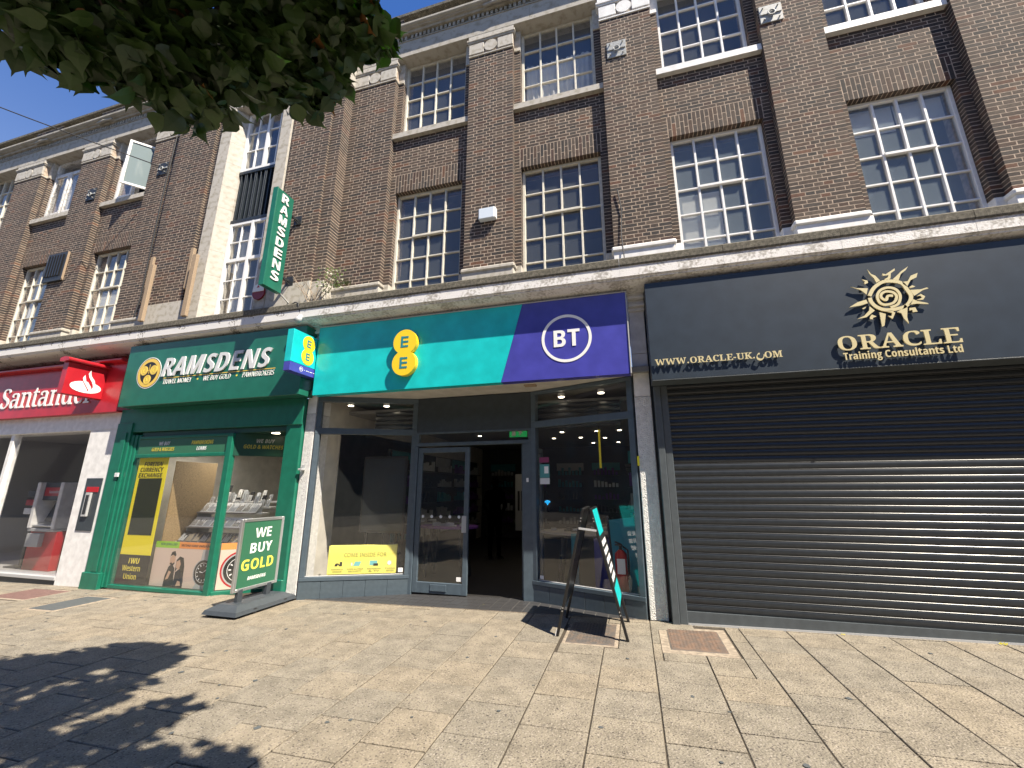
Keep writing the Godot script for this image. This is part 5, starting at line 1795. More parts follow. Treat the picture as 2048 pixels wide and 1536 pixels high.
	# recessed door and lobby walls, out of sight from the street
	cbox(s, "door", Vector3(X.call(-5.36), gl + 0.05, -1.3), Vector3(X.call(-4.98), 2.1, -1.25), g, 0.004)
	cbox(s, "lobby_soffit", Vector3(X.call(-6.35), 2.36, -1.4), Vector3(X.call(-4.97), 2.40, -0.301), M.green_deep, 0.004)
	cbox(s, "lobby_floor", Vector3(X.call(-6.28), gl - 0.1, -1.4), Vector3(X.call(-4.97), gl + 0.03, -0.08), M.concrete, 0.004)
	cbox(s, "cable_box", Vector3(X.call(-8.775), 1.66, 0.0355), Vector3(X.call(-8.69), 1.73, 0.06), M.letter_grey, 0.004)
	# downlight in the shutter box
	var dl := thing("ceiling_light", "warm round downlight under the green shop head", "ceiling light", Vector3(-5.62, 2.358, -0.12))
	var ds := new_st()
	tube(ds, [Vector3(0, 0.02, 0), Vector3(0, -0.006, 0)], 0.075, 20)
	P(dl, "rim", ds.commit(), M.letter_grey)
	ds = new_st()
	tube(ds, [Vector3(0, -0.0065, 0), Vector3(0, -0.012, 0)], 0.06, 20)
	P(dl, "lamp", ds.commit(), M.lamp_glow)
	var sl := SpotLight3D.new()
	sl.name = "light"
	sl.position = Vector3(0, -0.03, 0)
	sl.rotation.x = -PI / 2
	sl.spot_angle = 55
	sl.spot_range = 5
	sl.spot_attenuation = 2.0
	sl.light_energy = 0.2
	sl.light_color = Color(1, 0.9, 0.75)
	sl.shadow_enabled = true
	sl.light_size = 0.05
	dl.add_child(sl)
	pawn_window()

func pawn_window() -> void:
	var r := structure("pawn_shop_interior")
	var gl := gy(-8.6)
	P(r, "floor", box_mesh(Vector3(-8.9, gl - 0.2, -3.6), Vector3(-5.0, gl + 0.03, -0.1)), M.shop_floor)
	P(r, "ceiling", box_mesh(Vector3(-8.95, 2.40, -3.6), Vector3(-6.36, 2.46, -0.20)), M.tray_white)
	P(r, "ceiling", box_mesh(Vector3(-6.36, 2.401, -3.6), Vector3(-4.8, 2.461, -1.40)), M.tray_white)
	P(r, "rear_wall", box_mesh(Vector3(-8.95, gl, -3.7), Vector3(-4.8, 2.46, -3.6)), M.tray_white)
	P(r, "wall_left", box_mesh(Vector3(-8.95, gl, -3.6), Vector3(-8.62, 2.46, -0.26)), M.plaster)
	P(r, "wall_right", box_mesh(Vector3(-4.96, gl, -3.6), Vector3(-4.8, 2.46, -0.7)), M.plaster)
	P(r, "lobby_wall", box_mesh(Vector3(-5.48, gl, -3.6), Vector3(-5.40, 2.40, -0.78)), M.plaster)
	# lit wall above the display
	var lt := thing("display_lamp", "white strip lamp under the ceiling of the jewellery window", "lamp", Vector3(-7.2, 2.38, -0.9))
	cbox(lt, "lamp", Vector3(-0.8, -0.012, -0.02), Vector3(0.8, 0.0, 0.02), M.lamp_glow, 0.002)
	cbox(lt, "body", Vector3(-0.82, 0.001, -0.03), Vector3(0.82, 0.02, 0.03), M.letter_white, 0.002)
	var al := AreaLight3D.new()
	al.name = "light"
	al.area_size = Vector2(1.6, 0.04)
	al.position = Vector3(0, -0.016, 0)
	al.rotation.x = -PI / 2
	al.light_energy = 1.4
	al.light_color = Color(1.0, 0.97, 0.92)
	al.shadow_enabled = true
	lt.add_child(al)
	# plywood reveal on the left of the window
	var wd := thing("plywood_screen", "bare plywood side panel inside the green shop window", "panel", Vector3(-7.62, gl + 0.10, -0.5))
	cbox(wd, "board", Vector3(-0.02, 0, -0.35), Vector3(0.0, 1.98, 0.42), M.plywood, 0.002)
	# currency poster on the glass
	var fz := 0.017
	var c := thing("window_poster", "yellow and black currency exchange poster filling the left of the green shop window", "poster", Vector3(-8.02, gl + 0.10, fz))
	cbox(c, "yellow_sheet", Vector3(-0.345, 0.45, 0), Vector3(0.345, 1.985 - gl - 0.10 - 0.002, 0.003), M.yellow_print, 0.0005)
	cbox(c, "black_sheet", Vector3(-0.345, 0.0, 0), Vector3(0.345, 0.449, 0.003), M.black_print, 0.0005)
	var wx := new_st()
	cbx(wx, Vector3(-0.27, 0.76, 0.0035), Vector3(0.27, 1.69, 0.0055), 0.0005)
	P(c, "dark_window", wx.commit(), M.smoked)
	var y := 1.0
	letters(c, "lettering", "FOREIGN", "sansbold", 0.072, 0.42, 0.002, tf(-0.20, 1.895, 0.004), M.black_print, 0.14)
	letters(c, "lettering", "CURRENCY", "sansbold", 0.072, 0.53, 0.002, tf(-0.275, 1.80, 0.004), M.black_print, 0.14)
	letters(c, "lettering", "EXCHANGE", "sansbold", 0.072, 0.54, 0.002, tf(-0.29, 1.705, 0.004), M.black_print, 0.14)
	letters(c, "lettering", "WU", "sansbold", 0.085, 0.19, 0.002, tf(-0.07, 0.315, 0.004), M.letter_yellow, 0.1)
	flat(c, "stripe", poly([-0.115, 0.315, -0.10, 0.315, -0.09, 0.40, -0.105, 0.40]), 0.002, Vector3(0, 0, 0.006), M.letter_yellow)
	letters(c, "lettering", "Western", "sans", 0.085, 0.40, 0.002, tf(-0.23, 0.20, 0.004), M.letter_yellow)
	letters(c, "lettering", "Union", "sans", 0.085, 0.28, 0.002, tf(-0.165, 0.075, 0.004), M.letter_yellow)
	# picture poster along the bottom of the glass
	var p := thing("window_poster", "picture poster of a couple and two wristwatches low in the green shop window", "poster", Vector3(-7.04, gl + 0.095, 0.0))
	cbox(p, "sheet", Vector3(-0.63, 0, -0.035), Vector3(0.64, 0.58, -0.032), M.blush_print, 0.0005)
	flat(p, "green_strip", poly([-0.63, 0.58, -0.12, 0.58, -0.12, 0.68, -0.63, 0.68]), 0.002, Vector3(0, 0, -0.031), M.lime_print)
	flat(p, "orange_strip", poly([-0.119, 0.58, 0.64, 0.58, 0.64, 0.68, -0.119, 0.68]), 0.002, Vector3(0, 0, -0.031), M.orange_print)
	letters(p, "lettering", "NEW JEWELLERY", "sansbold", 0.032, 0.36, 0.001, tf(-0.52, 0.612, -0.0305), M.green_print, 0.1)
	letters(p, "lettering", "SECOND HAND BARGAINS", "sansbold", 0.032, 0.62, 0.001, tf(-0.07, 0.612, -0.0305), M.black_print, 0.1)
	flat(p, "man", poly([-0.33, 0.0, -0.32, 0.16, -0.27, 0.30, -0.21, 0.34, -0.14, 0.28, -0.13, 0.14, -0.10, 0.0]), 0.001, Vector3(0, 0, -0.031), M.black_print)
	flat(p, "man_face", poly([-0.26, 0.33, -0.19, 0.31, -0.15, 0.38, -0.155, 0.46, -0.22, 0.48, -0.265, 0.43]), 0.001, Vector3(0, 0, -0.0302), M.skin_print)
	flat(p, "man_hair", poly([-0.27, 0.44, -0.245, 0.52, -0.18, 0.54, -0.145, 0.48, -0.155, 0.455, -0.21, 0.48, -0.26, 0.46]), 0.001, Vector3(0, 0, -0.0294), M.black_print)
	flat(p, "man_beard", poly([-0.255, 0.34, -0.19, 0.305, -0.15, 0.36, -0.17, 0.365, -0.2, 0.345, -0.235, 0.37]), 0.001, Vector3(0, 0, -0.0294), M.black_print)
	flat(p, "woman", poly([-0.12, 0.0, -0.11, 0.22, -0.03, 0.28, 0.05, 0.24, 0.08, 0.1, 0.08, 0.0]), 0.001, Vector3(0, 0, -0.0302), M.dark_cloth)
	flat(p, "woman_hair", poly([-0.12, 0.22, -0.12, 0.40, -0.06, 0.46, 0.02, 0.44, 0.06, 0.32, 0.07, 0.14, 0.02, 0.2, -0.02, 0.28, -0.07, 0.30]), 0.001, Vector3(0, 0, -0.0294), M.black_print)
	flat(p, "woman_face", poly([-0.11, 0.29, -0.04, 0.26, -0.02, 0.34, -0.05, 0.41, -0.115, 0.38]), 0.001, Vector3(0, 0, -0.0286), M.skin_print)
	flat(p, "hand", poly([-0.30, 0.10, -0.24, 0.12, -0.20, 0.22, -0.25, 0.24]), 0.001, Vector3(0, 0, -0.0302), M.skin_print)
	flat(p, "hand", poly([-0.06, 0.02, 0.04, 0.03, 0.02, 0.09, -0.03, 0.10]), 0.001, Vector3(0, 0, -0.0286), M.skin_print)
	watch_print(p, Vector2(0.46, 0.24), 0.20, -0.0305, Basis())
	flat(p, "strap_print", poly([0.30, 0.0, 0.60, 0.0, 0.53, 0.1, 0.36, 0.1]), 0.001, Vector3(0, 0, -0.031), M.steel_grey)
	flat(p, "strap_print", poly([0.38, 0.40, 0.54, 0.40, 0.60, 0.575, 0.40, 0.575]), 0.001, Vector3(0, 0, -0.031), M.steel_grey)
	var sp := thing("window_poster", "poster with one large red rimmed watch on the side window by the recessed door", "poster", Vector3(-6.30, gl + 0.10, 0.0))
	var dirv := Vector2(0.88, -0.705).normalized()
	sp.basis = Basis(Vector3(dirv.x, 0, dirv.y), Vector3.UP, Vector3(-dirv.y, 0, dirv.x))
	cbox(sp, "sheet", Vector3(0.03, 0, -0.02), Vector3(0.95, 0.58, -0.017), M.blush_print, 0.0005)
	flat(sp, "orange_strip", poly([0.03, 0.58, 0.95, 0.58, 0.95, 0.68, 0.03, 0.68]), 0.002, Vector3(0, 0, -0.017), M.orange_print)
	flat(sp, "red_rim", circle(Vector2(0.33, 0.28), 0.275, 48), 0.001, Vector3(0, 0, -0.0155), M.red_plain)
	watch_print(sp, Vector2(0.33, 0.28), 0.25, -0.015, Basis())
	# stepped shelves with trays
	var sh := thing("display_shelves", "stepped jewellery shelves behind the green shop window", "shelves", Vector3(-6.95, gl + 0.10, -0.25))
	for k in 3:
		var yy := 0.62 + k * 0.235
		cbox(sh, "shelf", Vector3(-0.62, yy, -0.12 - k * 0.16 - 0.16), Vector3(0.62, yy + 0.02, -0.12 - k * 0.16 + 0.14), M.table_top, 0.002)
		cbox(sh, "shelf_end", Vector3(-0.645, 0, -0.12 - k * 0.16 - 0.16), Vector3(-0.6205, yy + 0.02, -0.12 - k * 0.16 + 0.10), M.steel_grey, 0.002)
	var row_name := ["lowest", "second", "third"]
	for k in 3:
		for i in 8:
			var dark := k == 0
			var tr := thing("jewellery_tray", "small %s jewellery tray in the %s row of the green shop window" % ["black" if dark else "white", row_name[k]], "tray", Vector3(-6.95 - 0.53 + i * 0.158, gl + 0.10 + 0.641 + k * 0.235, -0.25 - 0.12 - k * 0.16 + 0.10), "trays in the %s row of the jewellery window" % row_name[k])
			var tl := Transform3D(Basis(Vector3(1, 0, 0), deg_to_rad(-40.0)), Vector3.ZERO)
			var t2 := new_st()
			cbx(t2, Vector3(-0.073, 0, -0.012), Vector3(0.073, 0.20, 0.0), 0.003, tl)
			P(tr, "board", t2.commit(), M.tray_black if dark else M.tray_white)
			var js := new_st()
			for jn in 6:
				var jx := -0.060 + jn * 0.021
				bx(js, Vector3(jx, 0.02, 0.001), Vector3(jx + 0.008, 0.20 * rng.randf_range(0.45, 0.9), 0.005), tl)
			P(tr, "jewellery", js.commit(), M.jewel if (i + k) % 3 else M.steel_grey)
	for i in 26:
		var rowz := i % 3
		var h := rng.randf_range(0.10, 0.30)
		var ns := thing("necklace_stand", "small pale necklace stand above the jewellery trays in the green shop window", "stand", Vector3(-7.50 + (i / 3) * 0.145 + rng.randf_range(-0.03, 0.03), gl + 0.10 + 1.112 + rowz * 0.09, -0.70 - rowz * 0.17), "necklace stands in the jewellery window")
		var n2 := new_st()
		cbx(n2, Vector3(-0.045, 0, -0.012), Vector3(0.045, h, 0.0), 0.01, Transform3D(Basis(Vector3(1, 0, 0), deg_to_rad(-14.0)), Vector3.ZERO))
		P(ns, "bust", n2.commit(), [M.tray_white, M.letter_grey, M.tray_black, M.steel_grey][(i * 5) % 4])
		n2 = new_st()
		var loop := []
		for q in 9:
			var aa := PI + PI * q / 8.0
			loop.append(Vector3(cos(aa) * 0.03, h * 0.75 + sin(aa) * h * 0.4, 0.004 - h * 0.1))
		tube(n2, loop, 0.004, 5)
		P(ns, "necklace", n2.commit(), M.jewel)
	for k in 3:
		cbox(sh, "upper_step", Vector3(-0.62, 1.08 + k * 0.09, -0.55 - k * 0.17), Vector3(0.75, 1.11 + k * 0.09, -0.38 - k * 0.17), M.tray_white, 0.003)
	# wall of framed watches and the red sale strip behind
	var sw := thing("sale_banner", "red banner repeating the word sale along the back of the green shop", "banner", Vector3(-6.35, 1.70, -2.0))
	cbox(sw, "strip", Vector3(-0.75, 0, -0.01), Vector3(0.92, 0.17, 0), M.red_dark, 0.001)
	for i in 7:
		letters(sw, "lettering", "SALE", "sansbold", 0.06, 0.17, 0.002, tf(-0.70 + i * 0.225, 0.055, 0.001), M.letter_grey)
	for i in 2:
		cbox(sw, "hanger", Vector3(-0.6 + i * 1.3, 0.17, -0.008), Vector3(-0.59 + i * 1.3, 0.70, -0.004), M.steel_grey, 0.001)
	var wl := thing("watch_wall", "white wall unit holding framed watches and trays at the back of the green shop", "display unit", Vector3(-6.3, gl + 0.03, -2.2))
	cbox(wl, "board", Vector3(-0.85, 0, -0.05), Vector3(0.85, 1.75, 0), M.tray_white, 0.003)
	for i in 5:
		for j in 4:
			var dark := (i + j * 2) % 3 == 0
			cbox(wl, "tray", Vector3(-0.76 + i * 0.32, 0.55 + j * 0.30, 0.0005), Vector3(-0.50 + i * 0.32, 0.79 + j * 0.30, 0.02), M.tray_black if dark else M.plaster, 0.002)

func watch_print(parent: Node3D, c: Vector2, r: float, z: float, b: Basis) -> void:
	flat(parent, "watch_case", circle(c, r, 40), 0.001, Vector3(0, 0, z), M.steel_grey)
	flat(parent, "watch_bezel", circle(c, r * 0.92, 40), 0.001, Vector3(0, 0, z + 0.0008), M.black_print)
	var st := new_st()
	ring_of(st, c, r * 0.70, r * 0.73, 0.0008, 40)
	P(parent, "dial_rim", st.commit(), M.letter_white, Vector3(0, 0, z + 0.0016))
	var s := new_st()
	for k in 12:
		var a := TAU * k / 12
		var d := Vector2(cos(a), sin(a))
		slab_of(s, stroke([c + d * r * 0.50, c + d * r * 0.64], r * 0.07), 0.0008)
	slab_of(s, stroke([c, c + Vector2(0.62, 0.45) * r * 0.75], r * 0.05), 0.0008)
	slab_of(s, stroke([c, c + Vector2(-0.6, 0.12) * r * 0.55], r * 0.06), 0.0008)
	P(parent, "hands_and_marks", s.commit(), M.letter_white, Vector3(0, 0, z + 0.0024))

# ---------------------------------------------------------------- bank
func bank_front() -> void:
	var gl := gy(-9.9)
	var s := thing("shop_front", "white rendered bank front with a tall plate glass window left of the green shop", "shop front", Vector3(-10.5, gl, 0.0))
	var X := func(x: float) -> float: return x + 10.5
	var Y := func(y: float) -> float: return y - gl
	cbox(s, "pillar", Vector3(X.call(-9.84), -0.05, -0.35), Vector3(X.call(-9.06), Y.call(2.53), 0.0), M.smooth_white, 0.006)
	cbox(s, "head_band", Vector3(X.call(-15.5), Y.call(2.5305), -0.35), Vector3(X.call(-9.06), Y.call(2.85), 0.002), M.smooth_white, 0.006)
	cbox(s, "upper_board", Vector3(X.call(-15.5), Y.call(3.80), -0.3), Vector3(X.call(-9.30), Y.call(4.02), -0.10), M.red_dark, 0.004)
	# dark plate with leaflet holder on the pillar
	cbox(s, "plate", Vector3(X.call(-9.615), Y.call(0.735), 0.0005), Vector3(X.call(-9.205), Y.call(1.645), 0.012), M.grey_dark, 0.003)
	cbox(s, "red_label", Vector3(X.call(-9.545), Y.call(1.40), 0.0125), Vector3(X.call(-9.245), Y.call(1.49), 0.022), M.red_plain, 0.002)
	cbox(s, "holder", Vector3(X.call(-9.50), Y.call(0.98), 0.0125), Vector3(X.call(-9.37), Y.call(1.39), 0.045), M.steel_grey, 0.004)
	cbox(s, "slot", Vector3(X.call(-9.475), Y.call(1.02), 0.0455), Vector3(X.call(-9.395), Y.call(1.35), 0.048), M.black_iron, 0.002)
	# glazing
	cbox(s, "sill", Vector3(X.call(-15.5), Y.call(-0.10), -0.30), Vector3(X.call(-9.841), Y.call(-0.045), 0.01), M.steel_grey, 0.004)
	cbox(s, "plinth", Vector3(X.call(-15.5), -0.1, -0.28), Vector3(X.call(-9.841), Y.call(-0.101), -0.02), M.grey_dark, 0.004)
	for x in [-12.2, -14.3]:
		cbox(s, "mullion", Vector3(X.call(x), Y.call(-0.044), -0.14), Vector3(X.call(x + 0.11), Y.call(2.53), -0.03), M.smooth_white, 0.005)
	cbox(s, "pane", Vector3(X.call(-12.09), Y.call(-0.044), -0.09), Vector3(X.call(-9.842), Y.call(2.529), -0.082), M.shop_glass, 0.0005)
	cbox(s, "pane", Vector3(X.call(-14.19), Y.call(-0.044), -0.09), Vector3(X.call(-12.201), Y.call(2.529), -0.082), M.shop_glass, 0.0005)
	var r := structure("bank_interior")
	P(r, "floor", box_mesh(Vector3(-15.5, gl - 0.2, -4.0), Vector3(-9.0, gl + 0.06, -0.30)), M.room_mid)
	P(r, "rear_wall", box_mesh(Vector3(-15.5, gl, -4.1), Vector3(-9.0, 2.9, -4.0)), M.room_mid)
	P(r, "ceiling", box_mesh(Vector3(-15.5, 2.7, -4.0), Vector3(-9.0, 2.8, -0.34)), M.room_mid)
	P(r, "wall_right", box_mesh(Vector3(-9.3, gl, -4.0), Vector3(-8.98, 2.8, -0.35)), M.room_mid)
	P(r, "wall_left", box_mesh(Vector3(-15.6, gl, -4.0), Vector3(-15.5, 2.8, -0.30)), M.room_mid)
	# cash machine standing just inside
	var a := thing("cash_machine", "red and grey cash machine behind the bank window", "cash machine", Vector3(-11.5, gl + 0.06, -0.5))
	cbox(a, "red_base", Vector3(-0.40, 0, -0.55), Vector3(0.40, 0.74, -0.06), M.red_plain, 0.01)
	cbox(a, "base_shelf", Vector3(-0.40, 0.741, -0.55), Vector3(0.40, 0.80, 0.0), M.steel_grey, 0.008)
	cbox(a, "side_cheek", Vector3(-0.40, 0.801, -0.55), Vector3(-0.30, 1.70, 0.02), M.smooth_white, 0.01)
	cbox(a, "side_cheek", Vector3(0.30, 0.801, -0.55), Vector3(0.40, 1.70, 0.02), M.smooth_white, 0.01)
	cbox(a, "top_panel", Vector3(-0.299, 1.34, -0.5), Vector3(0.299, 1.70, -0.06), M.grey_dark, 0.008)
	cbox(a, "red_header", Vector3(-0.25, 1.43, -0.0595), Vector3(0.25, 1.60, -0.05), M.red_panel, 0.003)
	letters(a, "header_lettering", "Santander", "serif", 0.055, 0.30, 0.002, tf(-0.12, 1.485, -0.049), M.letter_grey)
	var sc := new_st()
	cbx(sc, Vector3(-0.25, 0, -0.02), Vector3(0.25, 0.42, 0), 0.006, Transform3D(Basis(Vector3(1, 0, 0), deg_to_rad(-18.0)), Vector3(0, 0.93, -0.15)))
	P(a, "screen", sc.commit(), M.panel_black)
	var kb := new_st()
	cbx(kb, Vector3(-0.28, 0, -0.22), Vector3(0.28, 0.03, 0.0), 0.005, Transform3D(Basis(Vector3(1, 0, 0), deg_to_rad(14.0)), Vector3(0, 0.83, 0.0)))
	P(a, "keypad_shelf", kb.commit(), M.aluminium)
	cbox(a, "leaflet_box", Vector3(-0.33, 0.45, -0.0595), Vector3(0.05, 0.70, 0.02), M.steel_grey, 0.006)
	var b := thing("leaflet_stand", "black leaflet stand beside the cash machine behind the bank window", "stand", Vector3(-12.35, gl + 0.06, -0.75))
	cbox(b, "post", Vector3(-0.04, 0, -0.03), Vector3(0.04, 1.6, 0.0), M.black_iron, 0.004)
	cbox(b, "base", Vector3(-0.2, 0, -0.15), Vector3(0.2, 0.03, 0.15), M.black_iron, 0.006)
	for k in 3:
		cbox(b, "shelf", Vector3(-0.2, 1.05 + k * 0.18, 0.0005), Vector3(0.2, 1.17 + k * 0.18, 0.06), [M.letter_white, M.red_plain, M.black_iron][k], 0.004)
	var d := thing("patterned_bin", "dark planter patterned with pale green discs behind the bank window", "planter", Vector3(-12.3, gl + 0.06, -1.2))
	cbox(d, "body", Vector3(-0.35, 0.001, -0.25), Vector3(0.4, 0.85, 0.0), M.black_iron, 0.006)
	for k in 16:
		flat(d, "disc", circle(Vector2(-0.25 + (k % 4) * 0.165 + (0.06 if (k / 4) % 2 else 0.0), 0.16 + (k / 4) * 0.19), 0.082, 20), 0.004, Vector3(0, 0, 0.005), M.letter_grey)

# ---------------------------------------------------------------- roller shutter
func roller_shutter() -> void:
	var s := thing("roller_shutter", "closed dark grey roller shutter under the gold lettered fascia", "shutter", Vector3(3.0, 0.0, 0.0))
	var x0 := 0.50 - 3.0
	var x1 := 5.6 - 3.0
	cbox(s, "guide_rail", Vector3(0.335 - 3.0, gy(0.4) - 0.01, -0.12), Vector3(0.415 - 3.0, 2.727, 0.035), M.shutter_rail, 0.006)
	cbox(s, "guide_rail", Vector3(0.4155 - 3.0, gy(0.4) - 0.01, -0.12), Vector3(0.50 - 3.0, 2.727, 0.015), M.shutter_rail, 0.006)
	var prof := []
	var ph := 0.0775
	# broad shallow curve, then a narrow bead over the hinge
	for k in 9:
		var a: float = k / 8.0
		prof.append(Vector2(-0.008 + 0.012 * pow(sin(PI * lerp(0.06, 0.94, a)), 0.45), 0.001 + a * 0.0625))
	for k in 5:
		var a2 := PI * k / 4.0
		prof.append(Vector2(-0.008 + 0.0085 * sin(a2), 0.0700 - 0.0045 * cos(a2)))
	prof.append(Vector2(-0.030, 0.0745))
	prof.append(Vector2(-0.030, 0.0))
	prof.append(Vector2(-0.014, 0.0))
	var st := new_st()
	sweep_smooth(st, prof, x0 + 0.001, x1, 9)
	var slat := st.commit()
	for i in 35:
		var o := P(s, "slat", slat, M.shutter, Vector3(0, 0.135 + i * ph, -0.02))
		o.rotation.x = rng.randf_range(-0.012, 0.012)
	cbox(s, "backing", Vector3(x0, 0.12, -0.10), Vector3(x1, 2.73, -0.055), M.grey_dark, 0.001)
	# the bottom rail closes the wedge left by the sloping pavement
	var bo := new_st()
	slab_of(bo, poly([x0 + 0.001, gy(0.5) + 0.018, x1, gy(5.6) + 0.018, x1, 0.133, x0 + 0.001, 0.133]), 0.05)
	P(s, "bottom_rail", bo.commit(), M.shutter_rail, Vector3(0, 0, 0.008))
	bo = new_st()
	slab_of(bo, poly([x0 + 0.001, gy(0.5) - 0.02, x1, gy(5.6) - 0.02, x1, gy(5.6) + 0.0175, x0 + 0.001, gy(0.5) + 0.0175]), 0.06)
	P(s, "rubber_seal", bo.commit(), M.steel_grey, Vector3(0, 0, 0.014))
	cbox(s, "shop_wall", Vector3(0.31 - 3.0, -0.1, -0.5), Vector3(5.7 - 3.0, 4.05, -0.121), M.grey_dark, 0.002)

# like sweep_x, but the first n points are shaded smoothly
func sweep_smooth(st: SurfaceTool, prof: Array, x0: float, x1: float, n: int) -> void:
	sweep_x(st, prof.slice(n - 1) + [prof[0]], x0, x1)
	for i in n - 1:
		var nn := []
		for k in [i, i + 1]:
			var a: Vector2 = prof[max(k - 1, 0)]
			var b: Vector2 = prof[min(k + 1, n - 1)]
			var e := b - a
			nn.append(Vector3(0, -e.x, e.y).normalized())
		var A := Vector3(x0, prof[i].y, prof[i].x)
		var B := Vector3(x0, prof[i + 1].y, prof[i + 1].x)
		var C := Vector3(x1, prof[i + 1].y, prof[i + 1].x)
		var D := Vector3(x1, prof[i].y, prof[i].x)
		var q := [[A, nn[0]], [B, nn[1]], [C, nn[1]], [A, nn[0]], [C, nn[1]], [D, nn[0]]]
		for v in q:
			st.set_normal(v[1])
			st.add_vertex(v[0])
# ---------------------------------------------------------------- things on the pavement
func frustum(st: SurfaceTool, lo: Vector3, hi: Vector3, inset: float) -> void:
	var a := [Vector3(lo.x, lo.y, lo.z), Vector3(hi.x, lo.y, lo.z), Vector3(hi.x, lo.y, hi.z), Vector3(lo.x, lo.y, hi.z)]
	var b := [Vector3(lo.x + inset, hi.y, lo.z + inset), Vector3(hi.x - inset, hi.y, lo.z + inset), Vector3(hi.x - inset, hi.y, hi.z - inset), Vector3(lo.x + inset, hi.y, hi.z - inset)]
	for i in 4:
		var j := (i + 1) % 4
		quad(st, a[i], a[j], b[j], b[i])
	quad(st, b[0], b[1], b[2], b[3])
	quad(st, a[3], a[2], a[1], a[0])

func street_objects() -> void:
	var fx := Basis(Vector3(0, 0, -1), Vector3(0, 1, 0), Vector3(1, 0, 0))
	# black folding board
	var a := thing("folding_board", "black folding pavement board with a turquoise and black poster before the open shop door", "pavement sign", Vector3(-0.495, gy(-0.5), 0.365))
	var H := 1.27
	for s in [-1.0, 1.0]:
		var xt: float = s * 0.040
		var xb: float = s * 0.355
		var n := Vector3(s * H, absf(xb - xt), 0).normalized()
		for z in [-0.325, 0.325]:
			var st := new_st()
			bar(st, Vector3(xb, 0.0, z), Vector3(xt, H, z), 0.045, 0.028, n, 0.003)
			P(a, "leg", st.commit(), M.black_paint)
			for yy in [0.27, 0.24, 1.17, 1.14]:
				var f: float = yy / H
				var sc := new_st()
				tube(sc, [Vector3(lerp(xb, xt, f), yy, z + (0.023 if z > 0 else -0.023)), Vector3(lerp(xb, xt, f), yy, z + (0.029 if z > 0 else -0.029))], 0.007, 8)
				P(a, "screw", sc.commit(), M.aluminium)
		var ps := new_st()
		var p0 := Vector3(lerp(xb, xt, 0.22), 0.22 * H, 0)
		var p1 := Vector3(xt, H, 0)
		bar(ps, p0, p1, 0.60, 0.016, n, 0.002)
		P(a, "panel", ps.commit(), M.black_paint)
		var rs := new_st()
		bar(rs, Vector3(xt, H - 0.012, -0.30), Vector3(xt, H - 0.012, 0.30), 0.03, 0.028, n, 0.003)
		P(a, "top_rail", rs.commit(), M.black_paint)
		if s < 0:
			var fs := new_st()
			tri(fs, Vector3(xb - 0.025, 0.0, 0.342), Vector3(xb - 0.005, 0.07, 0.342), Vector3(xb + 0.012, 0.0, 0.342))
			tri(fs, Vector3(xb - 0.025, 0.0, 0.341), Vector3(xb + 0.012, 0.0, 0.341), Vector3(xb - 0.005, 0.07, 0.341))
			P(a, "reflective_tab", fs.commit(), M.letter_white)
		if s > 0:
			var b := Basis(Vector3(0, 0, -1), (p1 - p0).normalized(), n)
			var o := p0 + n * 0.011
			var l := (p1 - p0).length()
			for q in [[0.02, 0.20, M.turquoise], [0.205, 0.72, M.black_print], [0.725, l - 0.02, M.turquoise]]:
				var ft := new_st()
				cbx(ft, Vector3(-0.285, q[0], 0), Vector3(0.285, q[1], 0.002), 0.0005)
				var oo := P(a, "poster_field", ft.commit(), q[2])
				oo.transform = Transform3D(b, o)
			var r := RandomNumberGenerator.new()
			r.seed = 4
			for row in 5:
				var x := -0.25
				while x < 0.2:
					var w := r.randf_range(0.04, 0.10)
					var wt := new_st()
					cbx(wt, Vector3(x, 0.25 + row * 0.09, 0.002), Vector3(min(x + w, 0.26), 0.25 + row * 0.09 + 0.055, 0.003), 0.0003)
					var o2 := P(a, "poster_print", wt.commit(), M.letter_white)
					o2.transform = Transform3D(b, o)
					x += w + 0.02
	var hs := new_st()
	for z in [-0.35, 0.35]:
		bar(hs, Vector3(-0.095, 1.065, z), Vector3(0.095, 1.045, z), 0.022, 0.006, Vector3(0, 0, 1), 0.001)
	P(a, "hinge_strap", hs.commit(), M.steel_grey)
	# swing sign on a plastic base
	var w := thing("swing_sign", "green we buy gold sign in a silver frame on a grey plastic base", "pavement sign", Vector3(-5.03, gy(-5.03), 0.475))
	var bs := new_st()
	frustum(bs, Vector3(-0.27, 0.03, -0.50), Vector3(0.27, 0.075, 0.50), 0.02)
	frustum(bs, Vector3(-0.25, 0.0751, -0.48), Vector3(0.25, 0.13, 0.48), 0.10)
	P(w, "base", bs.commit(), M.plastic_grey)
	for q in [[-0.2, 0.44], [0.2, 0.44], [0.24, 0.2], [0.24, -0.3], [-0.2, -0.44], [0.2, -0.44]]:
		var ws := new_st()
		tube(ws, [Vector3(q[0] - 0.02, 0.035, q[1]), Vector3(q[0] + 0.02, 0.035, q[1])], 0.035, 12)
		P(w, "wheel", ws.commit(), M.black_iron)
	for z in [-0.22, 0.24]:
		cbox(w, "spring_post", Vector3(-0.03, 0.12, z - 0.035), Vector3(0.03, 0.28, z + 0.035), M.plastic_grey, 0.006)
	for q in [[-0.36, -0.315], [0.315, 0.36]]:
		cbox(w, "frame_side", Vector3(-0.022, 0.25, q[0]), Vector3(0.022, 1.16, q[1]), M.aluminium, 0.006)
	for q in [[0.25, 0.292], [1.118, 1.16]]:
		cbox(w, "frame_rail", Vector3(-0.021, q[0], -0.3145), Vector3(0.021, q[1], 0.3145), M.aluminium, 0.006)
	cbox(w, "poster", Vector3(-0.012, 0.292, -0.315), Vector3(0.012, 1.118, 0.315), M.green_print, 0.001)
